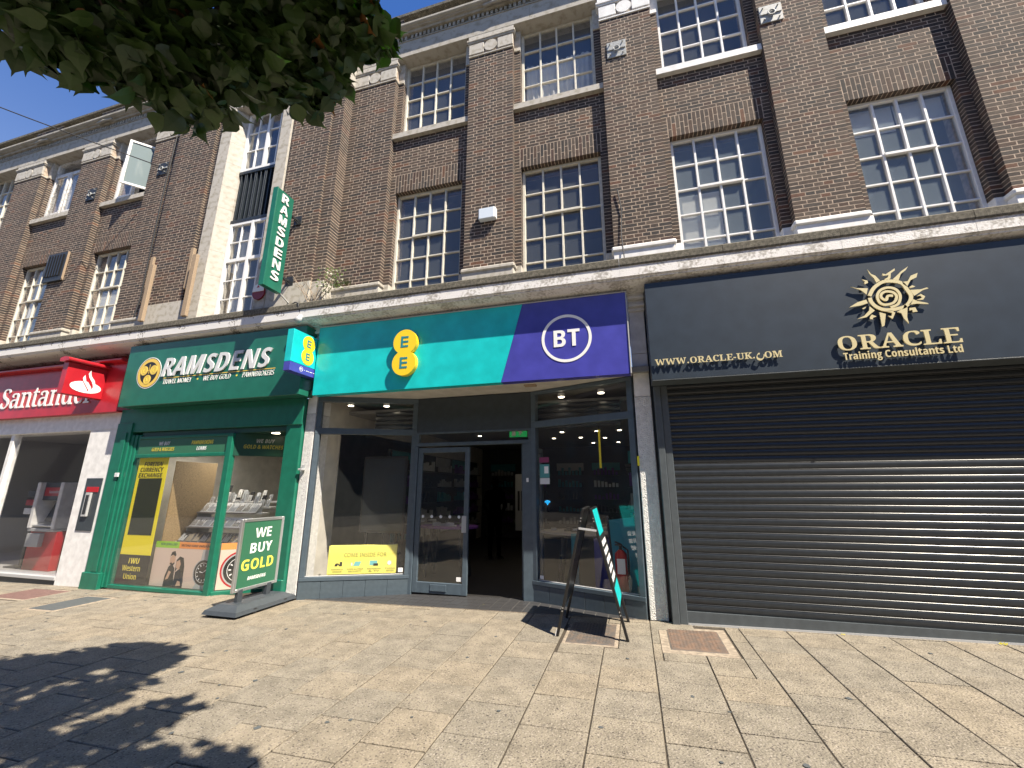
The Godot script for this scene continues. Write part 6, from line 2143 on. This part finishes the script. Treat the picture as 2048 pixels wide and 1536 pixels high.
	letters(w, "lettering", "WE", "sansbold", 0.125, 0.27, 0.002, Transform3D(fx, Vector3(0.0125, 0.905, 0.12)), M.letter_white)
	letters(w, "lettering", "BUY", "sansbold", 0.125, 0.36, 0.002, Transform3D(fx, Vector3(0.0125, 0.71, 0.17)), M.letter_white)
	letters(w, "lettering", "GOLD", "sansbold", 0.135, 0.52, 0.002, Transform3D(fx, Vector3(0.0125, 0.50, 0.275)), M.letter_yellow)
	letters(w, "lettering", "RAMSDENS", "sansbold", 0.042, 0.29, 0.002, Transform3D(fx, Vector3(0.0125, 0.375, 0.15)), M.letter_white, 0.2)
	# covers in the paving
	cover("manhole_cover", "grey iron cover with raised pattern under the black folding board", -0.75, -0.27, 0.17, 0.84, M.iron_cover, true, 0.035)
	cover("manhole_cover", "rusty brown iron cover in a concrete surround by the dark shutter", 0.25, 0.755, 0.20, 0.82, M.rust_cover, true, 0.08)
	cover("manhole_cover", "dull red inspection cover in the paving before the bank", -9.80, -8.95, 0.26, 0.80, M.red_cover, false, 0.05)
	cover("manhole_cover", "dark slate grey cover in the paving before the green shop", -8.19, -7.68, 0.46, 1.14, M.slate_cover, false, 0.05)
	# litter and old gum
	var lr := RandomNumberGenerator.new()
	lr.seed = 77
	var gum := structure("pavement_stains")
	gum.set_meta("kind", "stuff")
	gum.set_meta("label", "dark spots of old chewing gum trodden into the paving slabs")
	gum.set_meta("category", "chewing gum")
	var gs := new_st()
	for i in 90:
		var x := lr.randf_range(-9.0, 4.0)
		var z := lr.randf_range(0.3, 3.6)
		var rr := lr.randf_range(0.008, 0.022)
		var pv := PackedVector2Array()
		for k in 9:
			pv.append(Vector2(x, z) + Vector2(cos(TAU * k / 9), sin(TAU * k / 9)) * rr * lr.randf_range(0.75, 1.2))
		slab_up(gs, pv, 0.001, gy(x) + 0.0035)
	P(gum, "gum_spots", gs.commit(), M.slate_cover)
	for q in [[3.23, 0.035, 0.05, "crumpled yellow wrapper at the foot of the shutter"], [1.95, 0.04, 0.03, "small pale scrap at the foot of the shutter"], [-2.02, -0.30, 0.022, "tiny cork coloured scrap on the dark entrance tiles"]]:
		var c := thing("litter_scrap", q[3], "litter", Vector3(q[0], gy(q[0]) + 0.006, q[1]))
		var cs := new_st()
		var k: float = q[2]
		for i in 5:
			var ang := i * 1.3
			var p := Vector3(cos(ang) * k * 0.5, 0.0, sin(ang) * k * 0.3)
			tri(cs, p, p + Vector3(k * 0.5, k * 0.35, 0.0), p + Vector3(k * 0.2, k * 0.1, k * 0.5))
			tri(cs, p, p + Vector3(k * 0.2, k * 0.1, k * 0.5), p + Vector3(k * 0.5, k * 0.35, 0.0))
		P(c, "scrap", cs.commit(), M.pale_yellow)

func cover(called: String, label: String, x0: float, x1: float, z0: float, z1: float, m: Material, studs: bool, rim: float) -> void:
	var o := thing(called, label, "manhole cover", Vector3((x0 + x1) / 2, gy((x0 + x1) / 2), (z0 + z1) / 2), "covers set in the pavement")
	o.rotation.z = atan(SLOPE)
	var hx := (x1 - x0) / 2
	var hz := (z1 - z0) / 2
	cbox(o, "surround", Vector3(-hx - rim, -0.03, -hz - rim), Vector3(hx + rim, -0.004, hz + rim), M.concrete, 0.003)
	cbox(o, "frame", Vector3(-hx, -0.025, -hz), Vector3(hx, -0.001, hz), M.iron_cover if studs else m, 0.002)
	cbox(o, "plate", Vector3(-hx + 0.012, -0.02, -hz + 0.012), Vector3(hx - 0.012, 0.0015, hz - 0.012), m, 0.002)
	if studs:
		var st := new_st()
		var nx := int((2 * hx - 0.05) / 0.034)
		var nz := int((2 * hz - 0.05) / 0.034)
		for i in nx:
			for j in nz:
				var x := -hx + 0.032 + i * 0.034
				var z := -hz + 0.032 + j * 0.034
				bar(st, Vector3(x - 0.010, 0.0025, z), Vector3(x + 0.010, 0.0025, z), 0.010, 0.004, Vector3.UP, 0.001) if (i + j) % 2 == 0 else bar(st, Vector3(x, 0.0025, z - 0.010), Vector3(x, 0.0025, z + 0.010), 0.010, 0.004, Vector3.UP, 0.001)
		var so := P(o, "tread_pattern", st.commit(), m)
		so.set_meta("kind", "stuff")

# ---------------------------------------------------------------- things on the walls
func wall_objects() -> void:
	var al := thing("alarm_box", "pale blue alarm box on the brick pier above the turquoise sign", "alarm box", Vector3(-1.96, 5.63, ZP))
	cbox(al, "case", Vector3(-0.135, 0, 0.002), Vector3(0.135, 0.20, 0.10), M.alarm_box, 0.012)
	cbox(al, "side_lid", Vector3(0.1355, 0.008, 0.006), Vector3(0.150, 0.19, 0.09), M.letter_white, 0.004)
	# stamped anchor plates
	var k := 0
	for q in [[0.21, 8.43, ZP, "square pale metal anchor plate on the first white capped brick pier"], [2.44, 8.33, ZP, "square pale metal anchor plate cut by the top edge on the second white capped pier"], [-11.95, 8.25, ZP, "dark square anchor plate on the brick pier between the left upper windows"], [-9.72, 8.45, ZP, "grey anchor plate holding the overhead cable beside the open casement"]]:
		var p := thing("anchor_plate", q[3], "anchor plate", Vector3(q[0], q[1], q[2]), "metal anchor plates on the brick piers")
		cbox(p, "plate", Vector3(-0.15, -0.16, 0.002), Vector3(0.15, 0.16, 0.018), M.galvanised if k < 2 else M.black_iron, 0.003)
		for c in [[-0.10, 0.11], [0.10, 0.11], [-0.10, -0.11], [0.10, -0.11]]:
			var st := new_st()
			tube(st, [Vector3(c[0], c[1], 0.02), Vector3(c[0], c[1], 0.045)], 0.011, 8)
			P(p, "bolt", st.commit(), M.galvanised)
		var s2 := new_st()
		bar(s2, Vector3(-0.14, 0.0, 0.026), Vector3(0.14, 0.0, 0.026), 0.032, 0.014)
		P(p, "strap", s2.commit(), M.galvanised)
		s2 = new_st()
		var ring := []
		for i in 13:
			ring.append(Vector3(cos(TAU * i / 12) * 0.045, sin(TAU * i / 12) * 0.045 - 0.02, 0.045))
		tube(s2, ring, 0.012, 8)
		P(p, "ring", s2.commit(), M.galvanised)
		k += 1
	# span cable running out over the street to the left, and the cable down the wall
	var sp := thing("overhead_cable", "thin dark cable crossing the sky to the wall anchor", "cable", Vector3(-9.72, 8.45, 0.0))
	var cs := new_st()
	var pts := []
	for i in 13:
		var t := i / 12.0
		pts.append(Vector3(-9.0 * t, 2.4 * t - 1.2 * t * (1.0 - t), 9.0 * t))
	tube(cs, pts, 0.011, 6)
	P(sp, "wire", cs.commit(), M.black_iron)
	cs = new_st()
	tube(cs, [Vector3(0.22, 1.0, -0.085), Vector3(0.20, -1.0, -0.085), Vector3(0.24, -3.2, -0.085), Vector3(0.24, -3.6, -0.05)], 0.012, 6)
	P(sp, "down_lead", cs.commit(), M.black_iron)
	# louvred box and vent
	var lv := thing("louvred_vent", "dark louvred vent box fixed over the left bank window corner", "vent", Vector3(-12.45, 6.03, ZP))
	cbox(lv, "case", Vector3(-0.33, 0, 0.002), Vector3(0.33, 0.72, 0.05), M.black_iron, 0.006)
	for i in 6:
		cbox(lv, "louvre", Vector3(-0.26 + i * 0.09, 0.12, 0.051), Vector3(-0.22 + i * 0.09, 0.66, 0.075), M.black_paint, 0.004)
	cbox(lv, "edge_strip", Vector3(0.331, 0.0, 0.01), Vector3(0.343, 0.72, 0.05), M.timber, 0.002)
	# timber battens standing on the canopy
	for q in [[-8.67, 4.50, 5.67, 0.10, 0.30, "long timber batten standing on the canopy left of the tall stone window"], [-8.93, 4.95, 5.95, 0.085, 0.165, "short timber batten fixed to the brick corner left of the tall stone window"], [-7.84, 5.10, 5.95, 0.08, 0.20, "short pinkish batten fixed beside the stone jamb"], [-7.60, 4.48, 5.72, 0.11, 0.30, "long pinkish batten standing against the stone jamb"]]:
		var b := thing("timber_batten", q[5], "batten", Vector3(q[0], q[1], q[4]), "timber battens by the tall stone window")
		cbox(b, "batten", Vector3(-q[3] / 2, 0, -0.03), Vector3(q[3] / 2, q[2] - q[1], 0.03), M.timber, 0.006)
	# camera dome, cable and round plaque near the pilaster
	var cc := thing("dome_camera", "small grey dome camera under the canopy edge beside the green sign", "camera", Vector3(-4.98, 4.10, 0.335))
	var ds := new_st()
	tube(ds, [Vector3(0, 0.06, 0), Vector3(0, 0.0, 0.03)], 0.05, 14)
	P(cc, "mount", ds.commit(), M.steel_grey)
	var sph := SphereMesh.new()
	sph.radius = 0.055
	sph.height = 0.11
	sph.radial_segments = 20
	sph.rings = 10
	P(cc, "dome", sph, M.steel_grey, Vector3(0, -0.015, 0.05))
	ds = new_st()
	tube(ds, [Vector3(0, 0.05, 0), Vector3(-0.05, 0.28, 0.05), Vector3(-0.20, 0.36, -0.05), Vector3(-0.5, 0.34, -0.15)], 0.011, 6)
	P(cc, "lead", ds.commit(), M.black_iron)
	var pq := thing("alarm_plaque", "white and red alarm plaque at the foot of the stone window jamb", "plaque", Vector3(-6.07, 4.80, 0.19))
	flat(pq, "red_plate", circle(Vector2(0, -0.02), 0.13, 24), 0.03, Vector3(0, 0, 0.033), M.red_dark)
	flat(pq, "white_plate", poly([-0.12, 0.0, 0.12, 0.0, 0.11, 0.11, 0.0, 0.15, -0.11, 0.11]), 0.012, Vector3(0, 0, 0.046), M.letter_white)
	flat(pq, "triangle", poly([-0.03, 0.07, 0.03, 0.07, 0.0, 0.12]), 0.003, Vector3(0, 0, 0.050), M.red_plain)
	var bx2 := thing("fixing_bracket", "small grey bracket on the rough white pilaster beside the green shop", "bracket", Vector3(-4.90, 1.735, -0.02))
	cbox(bx2, "plate", Vector3(-0.03, 0, 0.0005), Vector3(0.03, 0.085, 0.01), M.steel_grey, 0.002)
	cbox(bx2, "arm", Vector3(-0.025, 0.0, 0.0105), Vector3(0.045, 0.03, 0.09), M.steel_grey, 0.003)
	# loose strip on the right sill and broken cable down the pier
	var lc := thing("hanging_wire", "short broken black wire hanging on the first white capped brick pier", "wire", Vector3(0.10, 4.62, ZP))
	var ls := new_st()
	tube(ls, [Vector3(0, 0, 0.06), Vector3(-0.02, 0.4, 0.02), Vector3(0.01, 0.8, 0.02), Vector3(-0.03, 1.15, 0.03)], 0.009, 6)
	P(lc, "wire", ls.commit(), M.black_iron)
	# weeds on the canopy
	var wr := RandomNumberGenerator.new()
	wr.seed = 9
	var wd := thing("dry_weed", "leafless buddleia weed growing out of the canopy beside the stone base", "weed", Vector3(-4.86, 4.36, 0.25))
	var ws := new_st()
	for i in 9:
		var dx := wr.randf_range(-0.35, 0.45)
		var h := wr.randf_range(0.3, 0.62)
		var p0 := Vector3(wr.randf_range(-0.06, 0.06), 0, 0)
		var p1 := p0 + Vector3(dx * 0.5, h * 0.55, wr.randf_range(-0.1, 0.1))
		var p2 := p0 + Vector3(dx, h, wr.randf_range(-0.15, 0.15))
		tube(ws, [p0, p1, p2], 0.009, 5, 0.003)
		for j in 3:
			var b0 := p1.lerp(p2, j / 3.0)
			tube(ws, [b0, b0 + Vector3(wr.randf_range(-0.12, 0.12), wr.randf_range(0.04, 0.14), wr.randf_range(-0.08, 0.08))], 0.004, 4, 0.002)
	P(wd, "stems", ws.commit(), M.weed_dry)
	var lf := new_st()
	for i in 120:
		var c := Vector3(wr.randf_range(0.12, 0.5), wr.randf_range(0.25, 0.62), wr.randf_range(-0.1, 0.12))
		leaf_shape(lf, Transform3D(Basis.from_euler(Vector3(wr.randf() * TAU, wr.randf() * TAU, wr.randf() * TAU)) * Basis.from_scale(Vector3.ONE * 0.045), c), Color(0.34, 0.33, 0.27))
	P(wd, "dry_leaves", lf.commit(), M.leaf)
	var gw := thing("grass_tuft", "green tuft of grass on the stone pier base by the stepped brick corner", "weed", Vector3(-4.55, 4.83, -0.02))
	var gs := new_st()
	for i in 70:
		var a := Vector3(wr.randf_range(-0.16, 0.16), 0, wr.randf_range(-0.04, 0.06))
		var t := a + Vector3(wr.randf_range(-0.08, 0.08), wr.randf_range(0.05, 0.15), wr.randf_range(0.0, 0.08))
		var wv := Vector3(0.006, 0, 0.003)
		tri(gs, a - wv, t, a + wv)
		tri(gs, a - wv, a + wv, t)
	P(gw, "blades", gs.commit(), M.weed_green)

# ---------------------------------------------------------------- tree
func leaf_shape(st: SurfaceTool, t: Transform3D, c: Color) -> void:
	# ovate leaf with a drawn-out tip, folded along the rib; length 1, from stalk at the origin towards -y
	var w := [[0.0, 0.0], [0.24, 0.10], [0.40, 0.30], [0.38, 0.52], [0.20, 0.74], [0.06, 0.92], [0.0, 1.18]]
	for s in [-1.0, 1.0]:
		for i in w.size() - 1:
			var a := t * Vector3(0, -w[i][1], 0.06 * sin(w[i][1] * 3.0))
			var b := t * Vector3(s * w[i][0], -w[i][1], 0.10 * w[i][0] + 0.06 * sin(w[i][1] * 3.0))
			var d := t * Vector3(s * w[i + 1][0], -w[i + 1][1], 0.10 * w[i + 1][0] + 0.06 * sin(w[i + 1][1] * 3.0))
			var e := t * Vector3(0, -w[i + 1][1], 0.06 * sin(w[i + 1][1] * 3.0))
			var vs := [a, b, d, a, d, e] if s < 0 else [a, d, b, a, e, d]
			for k in 2:
				var n: Vector3 = (vs[k * 3 + 2] - vs[k * 3]).cross(vs[k * 3 + 1] - vs[k * 3])
				if n.length() < 1e-12:
					continue
				for v in vs.slice(k * 3, k * 3 + 3):
					st.set_color(c)
					st.set_normal(n.normalized())
					st.add_vertex(v)

func plane_tree() -> void:
	var r := RandomNumberGenerator.new()
	r.seed = 31
	var base := Vector3(-3.3, gy(-3.3), 7.3)
	var tr := thing("street_tree", "broad leaved street tree overhanging the upper left of the view", "tree", base)
	var ts := new_st()
	tube(ts, [Vector3(0, -0.05, 0), Vector3(0.03, 0.4, 0.0), Vector3(0.02, 1.6, -0.02), Vector3(-0.02, 2.8, -0.05), Vector3(0.05, 3.9, -0.15)], 0.19, 14, 0.13)
	P(tr, "trunk", ts.commit(), M.bark)
	# clumps: [centre in the world, radius, leaves]
	var cl := []
	var seen := [[-3.10, 4.05, 4.85, 0.34], [-3.08, 4.10, 4.62, 0.34], [-3.02, 4.02, 4.48, 0.30], [-2.90, 4.02, 4.35, 0.30], [-2.80, 4.04, 4.20, 0.30], [-2.70, 4.02, 4.02, 0.30], [-2.58, 4.10, 3.92, 0.28], [-2.40, 4.28, 3.88, 0.30], [-2.25, 4.32, 3.74, 0.30], [-2.12, 4.36, 3.62, 0.30], [-2.05, 4.40, 3.58, 0.26], [-2.00, 4.52, 3.66, 0.32], [-1.72, 4.60, 3.64, 0.27], [-1.60, 4.64, 3.60, 0.22], [-2.15, 4.50, 3.82, 0.34], [-2.34, 4.44, 3.94, 0.34], [-2.52, 4.38, 4.08, 0.34], [-2.70, 4.36, 4.24, 0.34], [-2.86, 4.32, 4.42, 0.34], [-3.0, 4.32, 4.62, 0.36], [-1.84, 4.76, 3.78, 0.30], [-2.0, 4.82, 3.86, 0.34], [-2.3, 4.74, 4.05, 0.36], [-2.6, 4.70, 4.3, 0.38], [-2.9, 4.65, 4.6, 0.38], [-3.3, 4.4, 5.0, 0.4]]
	for q in seen:
		cl.append([Vector3(q[0], q[1], q[2]), q[3], 110])
	var above := [[-1.20, 4.82, 3.85, 0.20], [-1.22, 4.85, 4.02, 0.22], [-0.24, 4.84, 4.52, 0.24], [-0.30, 4.85, 4.72, 0.28], [-0.24, 4.86, 4.94, 0.28], [0.19, 4.86, 4.96, 0.20], [0.50, 4.85, 4.97, 0.20], [0.66, 4.85, 4.90, 0.17], [-1.06, 4.90, 4.32, 0.34], [-1.06, 4.92, 4.58, 0.38], [-0.92, 4.92, 4.90, 0.40], [-0.51, 4.90, 5.22, 0.42], [-1.72, 5.0, 4.30, 0.40], [-1.6, 5.0, 4.75, 0.5], [-1.3, 5.0, 5.2, 0.5], [-0.6, 5.2, 5.7, 0.5], [-2.2, 5.1, 4.5, 0.5], [-2.1, 5.2, 5.0, 0.55], [-1.7, 5.4, 5.6, 0.6], [-2.7, 5.2, 5.2, 0.6], [-2.4, 5.6, 5.9, 0.7], [-3.3, 5.3, 5.7, 0.7], [-3.4, 5.8, 6.5, 0.8], [-2.6, 6.1, 6.9, 0.8], [-4.2, 5.3, 6.3, 0.7], [-3.8, 5.5, 7.5, 0.8], [-3.0, 6.6, 7.3, 0.9], [-1.8, 5.9, 6.6, 0.7], [-1.2, 5.6, 6.2, 0.6]]
	for q in above:
		cl.append([Vector3(q[0], q[1], q[2]), q[3], int(300 * q[3])])
	# limbs from the trunk to the clumps
	var ls := new_st()
	var fork := Vector3(0.05, 3.85, -0.15)
	var hubs := [Vector3(-2.75, 4.75, 5.3), Vector3(-1.6, 5.05, 5.5), Vector3(-3.4, 5.4, 6.6), Vector3(-2.4, 5.9, 6.6)]
	for h in hubs:
		var e: Vector3 = h - base
		tube(ls, [fork, fork.lerp(e, 0.5) + Vector3(0, 0.25, 0), e], 0.085, 9, 0.05)
	P(tr, "limbs", ls.commit(), M.bark)
	var bs := new_st()
	for c in cl:
		var best: Vector3 = hubs[0]
		for h in hubs:
			if h.distance_to(c[0]) < best.distance_to(c[0]): best = h
		var a: Vector3 = best - base
		var b: Vector3 = c[0] - base
		tube(bs, [a, a.lerp(b, 0.5) + Vector3(r.randf_range(-0.1, 0.1), 0.12, r.randf_range(-0.1, 0.1)), b], 0.022, 6, 0.006)
	P(tr, "twigs", bs.commit(), M.bark)
	var lm := new_st()
	leaf_shape(lm, Transform3D(), Color(1, 1, 1))
	var lmesh := lm.commit()
	var xf := []
	for c in cl:
		for i in c[2]:
			var d := Vector3(r.randfn(), r.randfn(), r.randfn()).normalized() * pow(r.randf(), 0.45)
			var p: Vector3 = c[0] + Vector3(d.x, d.y * 0.72, d.z) * c[1]
			var s := (0.07 + 0.10 * pow(r.randf(), 0.7))
			var yaw := r.randf() * TAU
			var tilt := deg_to_rad(r.randf_range(25.0, 84.0))
			var bas := Basis(Vector3.UP, yaw) * Basis(Vector3.RIGHT, tilt) * Basis(Vector3.UP, r.randf_range(-0.5, 0.5))
			xf.append([Transform3D(bas * Basis.from_scale(Vector3(s, s, s)), p - base), r.randf()])
	var mm := MultiMesh.new()
	mm.transform_format = MultiMesh.TRANSFORM_3D
	mm.use_colors = true
	mm.mesh = lmesh
	mm.instance_count = xf.size()
	for i in xf.size():
		mm.set_instance_transform(i, xf[i][0])
		var v: float = xf[i][1]
		mm.set_instance_color(i, Color(lerp(0.020, 0.046, v), lerp(0.042, 0.085, v), lerp(0.013, 0.020, v)) if v < 0.993 else Color(0.22, 0.10, 0.035))
	var mi := MultiMeshInstance3D.new()
	mi.name = "crown"
	mi.multimesh = mm
	mi.material_override = M.leaf
	mi.set_meta("kind", "stuff")
	tr.add_child(mi)

# ---------------------------------------------------------------- far side of the street, seen only in the glass
func opposite_side() -> void:
	var b := thing("opposite_building", "brick terrace across the street, mirrored in the shop windows", "building", Vector3(-3.0, 0, 22.0))
	P(b, "wall", box_mesh(Vector3(-60, -1.4, 0), Vector3(60, 10.4, 6)), M.far_brick)
	P(b, "parapet", box_mesh(Vector3(-60.2, 10.4, -0.15), Vector3(60.2, 10.8, 6)), M.stone_grey)
	for i in 17:
		for j in 2:
			cbox(b, "window", Vector3(-24 + i * 3.0, 4.2 + j * 2.6, -0.06), Vector3(-22.7 + i * 3.0, 5.9 + j * 2.6, -0.002), M.panel_black, 0.01)
		cbox(b, "shop_window", Vector3(-24.3 + i * 3.0, 0.1, -0.06), Vector3(-22.0 + i * 3.0, 2.4, -0.002), M.panel_black, 0.01)

# ---------------------------------------------------------------- a figure in the dark of the shop
var caps := []

func field(p: Vector3) -> float:
	var d := 1e9
	for c in caps:
		var a: Vector3 = c[0]
		var ab: Vector3 = c[1] - a
		var t := clampf((p - a).dot(ab) / ab.length_squared(), 0.0, 1.0)
		var e: float = (p - (a + ab * t)).length() - lerpf(c[2], c[3], t)
		var k := 0.03
		var h := clampf(0.5 + 0.5 * (d - e) / k, 0.0, 1.0)
		d = lerpf(d, e, h) - k * h * (1.0 - h)
	return d

func nets(lo: Vector3, hi: Vector3, s: float, tint: Callable) -> ArrayMesh:
	var n := Vector3i(((hi - lo) / s).ceil()) + Vector3i.ONE
	var f := PackedFloat32Array()
	f.resize(n.x * n.y * n.z)
	for z in n.z:
		for y in n.y:
			for x in n.x:
				f[(z * n.y + y) * n.x + x] = field(lo + Vector3(x, y, z) * s)
	var vid := {}
	var vs: Array[Vector3] = []
	for z in n.z - 1:
		for y in n.y - 1:
			for x in n.x - 1:
				var m := 0
				var v := []
				for i in 8:
					var q: float = f[((z + (i >> 2)) * n.y + y + ((i >> 1) & 1)) * n.x + x + (i & 1)]
					v.append(q)
					if q < 0: m += 1
				if m == 0 or m == 8: continue
				var sum := Vector3.ZERO
				var cnt := 0
				for i in 8:
					for b in [1, 2, 4]:
						if i & b: continue
						var j: int = i | b
						if (v[i] < 0) != (v[j] < 0):
							var t: float = v[i] / (v[i] - v[j])
							var pi := Vector3(i & 1, (i >> 1) & 1, i >> 2)
							var pj := Vector3(j & 1, (j >> 1) & 1, j >> 2)
							sum += pi.lerp(pj, t)
							cnt += 1
				vid[Vector3i(x, y, z)] = vs.size()
				vs.append(lo + (Vector3(x, y, z) + sum / cnt) * s)
	var st := new_st()
	var emit := func(p: Vector3) -> void:
		var e := 0.004
		st.set_normal(Vector3(field(p + Vector3(e, 0, 0)) - field(p - Vector3(e, 0, 0)), field(p + Vector3(0, e, 0)) - field(p - Vector3(0, e, 0)), field(p + Vector3(0, 0, e)) - field(p - Vector3(0, 0, e))).normalized())
		st.set_color(tint.call(p))
		st.add_vertex(p)
	for z in range(1, n.z - 1):
		for y in range(1, n.y - 1):
			for x in range(1, n.x - 1):
				var a: float = f[(z * n.y + y) * n.x + x]
				for ax in 3:
					var o := Vector3i(int(ax == 0), int(ax == 1), int(ax == 2))
					var b: float = f[((z + o.z) * n.y + y + o.y) * n.x + x + o.x]
					if (a < 0) == (b < 0): continue
					var u := Vector3i(int(ax == 1), int(ax == 2), int(ax == 0))
					var w := Vector3i(int(ax == 2), int(ax == 0), int(ax == 1))
					var c := Vector3i(x, y, z)
					var ids := [c, c - u, c - u - w, c - w]
					var pts := []
					for k in ids:
						if vid.has(k): pts.append(vs[vid[k]])
					if pts.size() < 4: continue
					var order := [0, 2, 1, 0, 3, 2] if a < 0 else [0, 1, 2, 0, 2, 3]
					for k in order: emit.call(pts[k])
	return st.commit()

func figure_inside() -> void:
	var p := thing("person", "person in black clothes and white shoes standing in the dark of the shop", "person", Vector3(-3.04, -0.048, -3.95))
	p.rotation.y = deg_to_rad(35.0)
	caps = [
		[Vector3(-0.10, 0.045, 0.0), Vector3(-0.115, 0.035, 0.15), 0.045, 0.036], [Vector3(0.10, 0.045, 0.0), Vector3(0.12, 0.035, 0.15), 0.045, 0.036],
		[Vector3(-0.10, 0.08, -0.01), Vector3(-0.095, 0.48, 0.01), 0.045, 0.062], [Vector3(0.10, 0.08, -0.01), Vector3(0.095, 0.48, 0.01), 0.045, 0.062],
		[Vector3(-0.095, 0.48, 0.01), Vector3(-0.085, 0.90, 0.0), 0.062, 0.092], [Vector3(0.095, 0.48, 0.01), Vector3(0.085, 0.90, 0.0), 0.062, 0.092],
		[Vector3(-0.06, 0.95, 0.0), Vector3(0.06, 0.95, 0.0), 0.115, 0.115], [Vector3(0, 0.98, 0.0), Vector3(0, 1.22, 0.01), 0.125, 0.135],
		[Vector3(-0.07, 1.28, 0.0), Vector3(0.07, 1.28, 0.0), 0.125, 0.125], [Vector3(-0.15, 1.41, -0.01), Vector3(0.15, 1.41, -0.01), 0.062, 0.062],
		[Vector3(-0.19, 1.40, -0.01), Vector3(-0.25, 1.13, -0.03), 0.056, 0.044], [Vector3(0.19, 1.40, -0.01), Vector3(0.25, 1.13, -0.03), 0.056, 0.044],
		[Vector3(-0.25, 1.13, -0.03), Vector3(-0.15, 0.95, 0.08), 0.044, 0.036], [Vector3(0.25, 1.13, -0.03), Vector3(0.15, 0.95, 0.08), 0.044, 0.036],
		[Vector3(0, 1.42, -0.01), Vector3(0, 1.53, 0.01), 0.056, 0.052], [Vector3(0, 1.60, 0.025), Vector3(0, 1.66, 0.0), 0.078, 0.094],
		[Vector3(0, 1.595, 0.09), Vector3(0, 1.62, 0.10), 0.012, 0.010], [Vector3(-0.085, 1.62, 0.0), Vector3(-0.09, 1.65, -0.005), 0.012, 0.016], [Vector3(0.085, 1.62, 0.0), Vector3(0.09, 1.65, -0.005), 0.012, 0.016]]
	var m := nets(Vector3(-0.34, -0.02, -0.20), Vector3(0.34, 1.80, 0.24), 0.02, func(q: Vector3) -> Color:
		if q.y < 0.075: return Color(0.62, 0.62, 0.62)
		if q.y > 1.50 and q.y < 1.69 and q.z > 0.01: return Color(0.36, 0.23, 0.17)
		return Color(0.022, 0.022, 0.026))
	P(p, "body", m, M.figure)
	caps.clear()
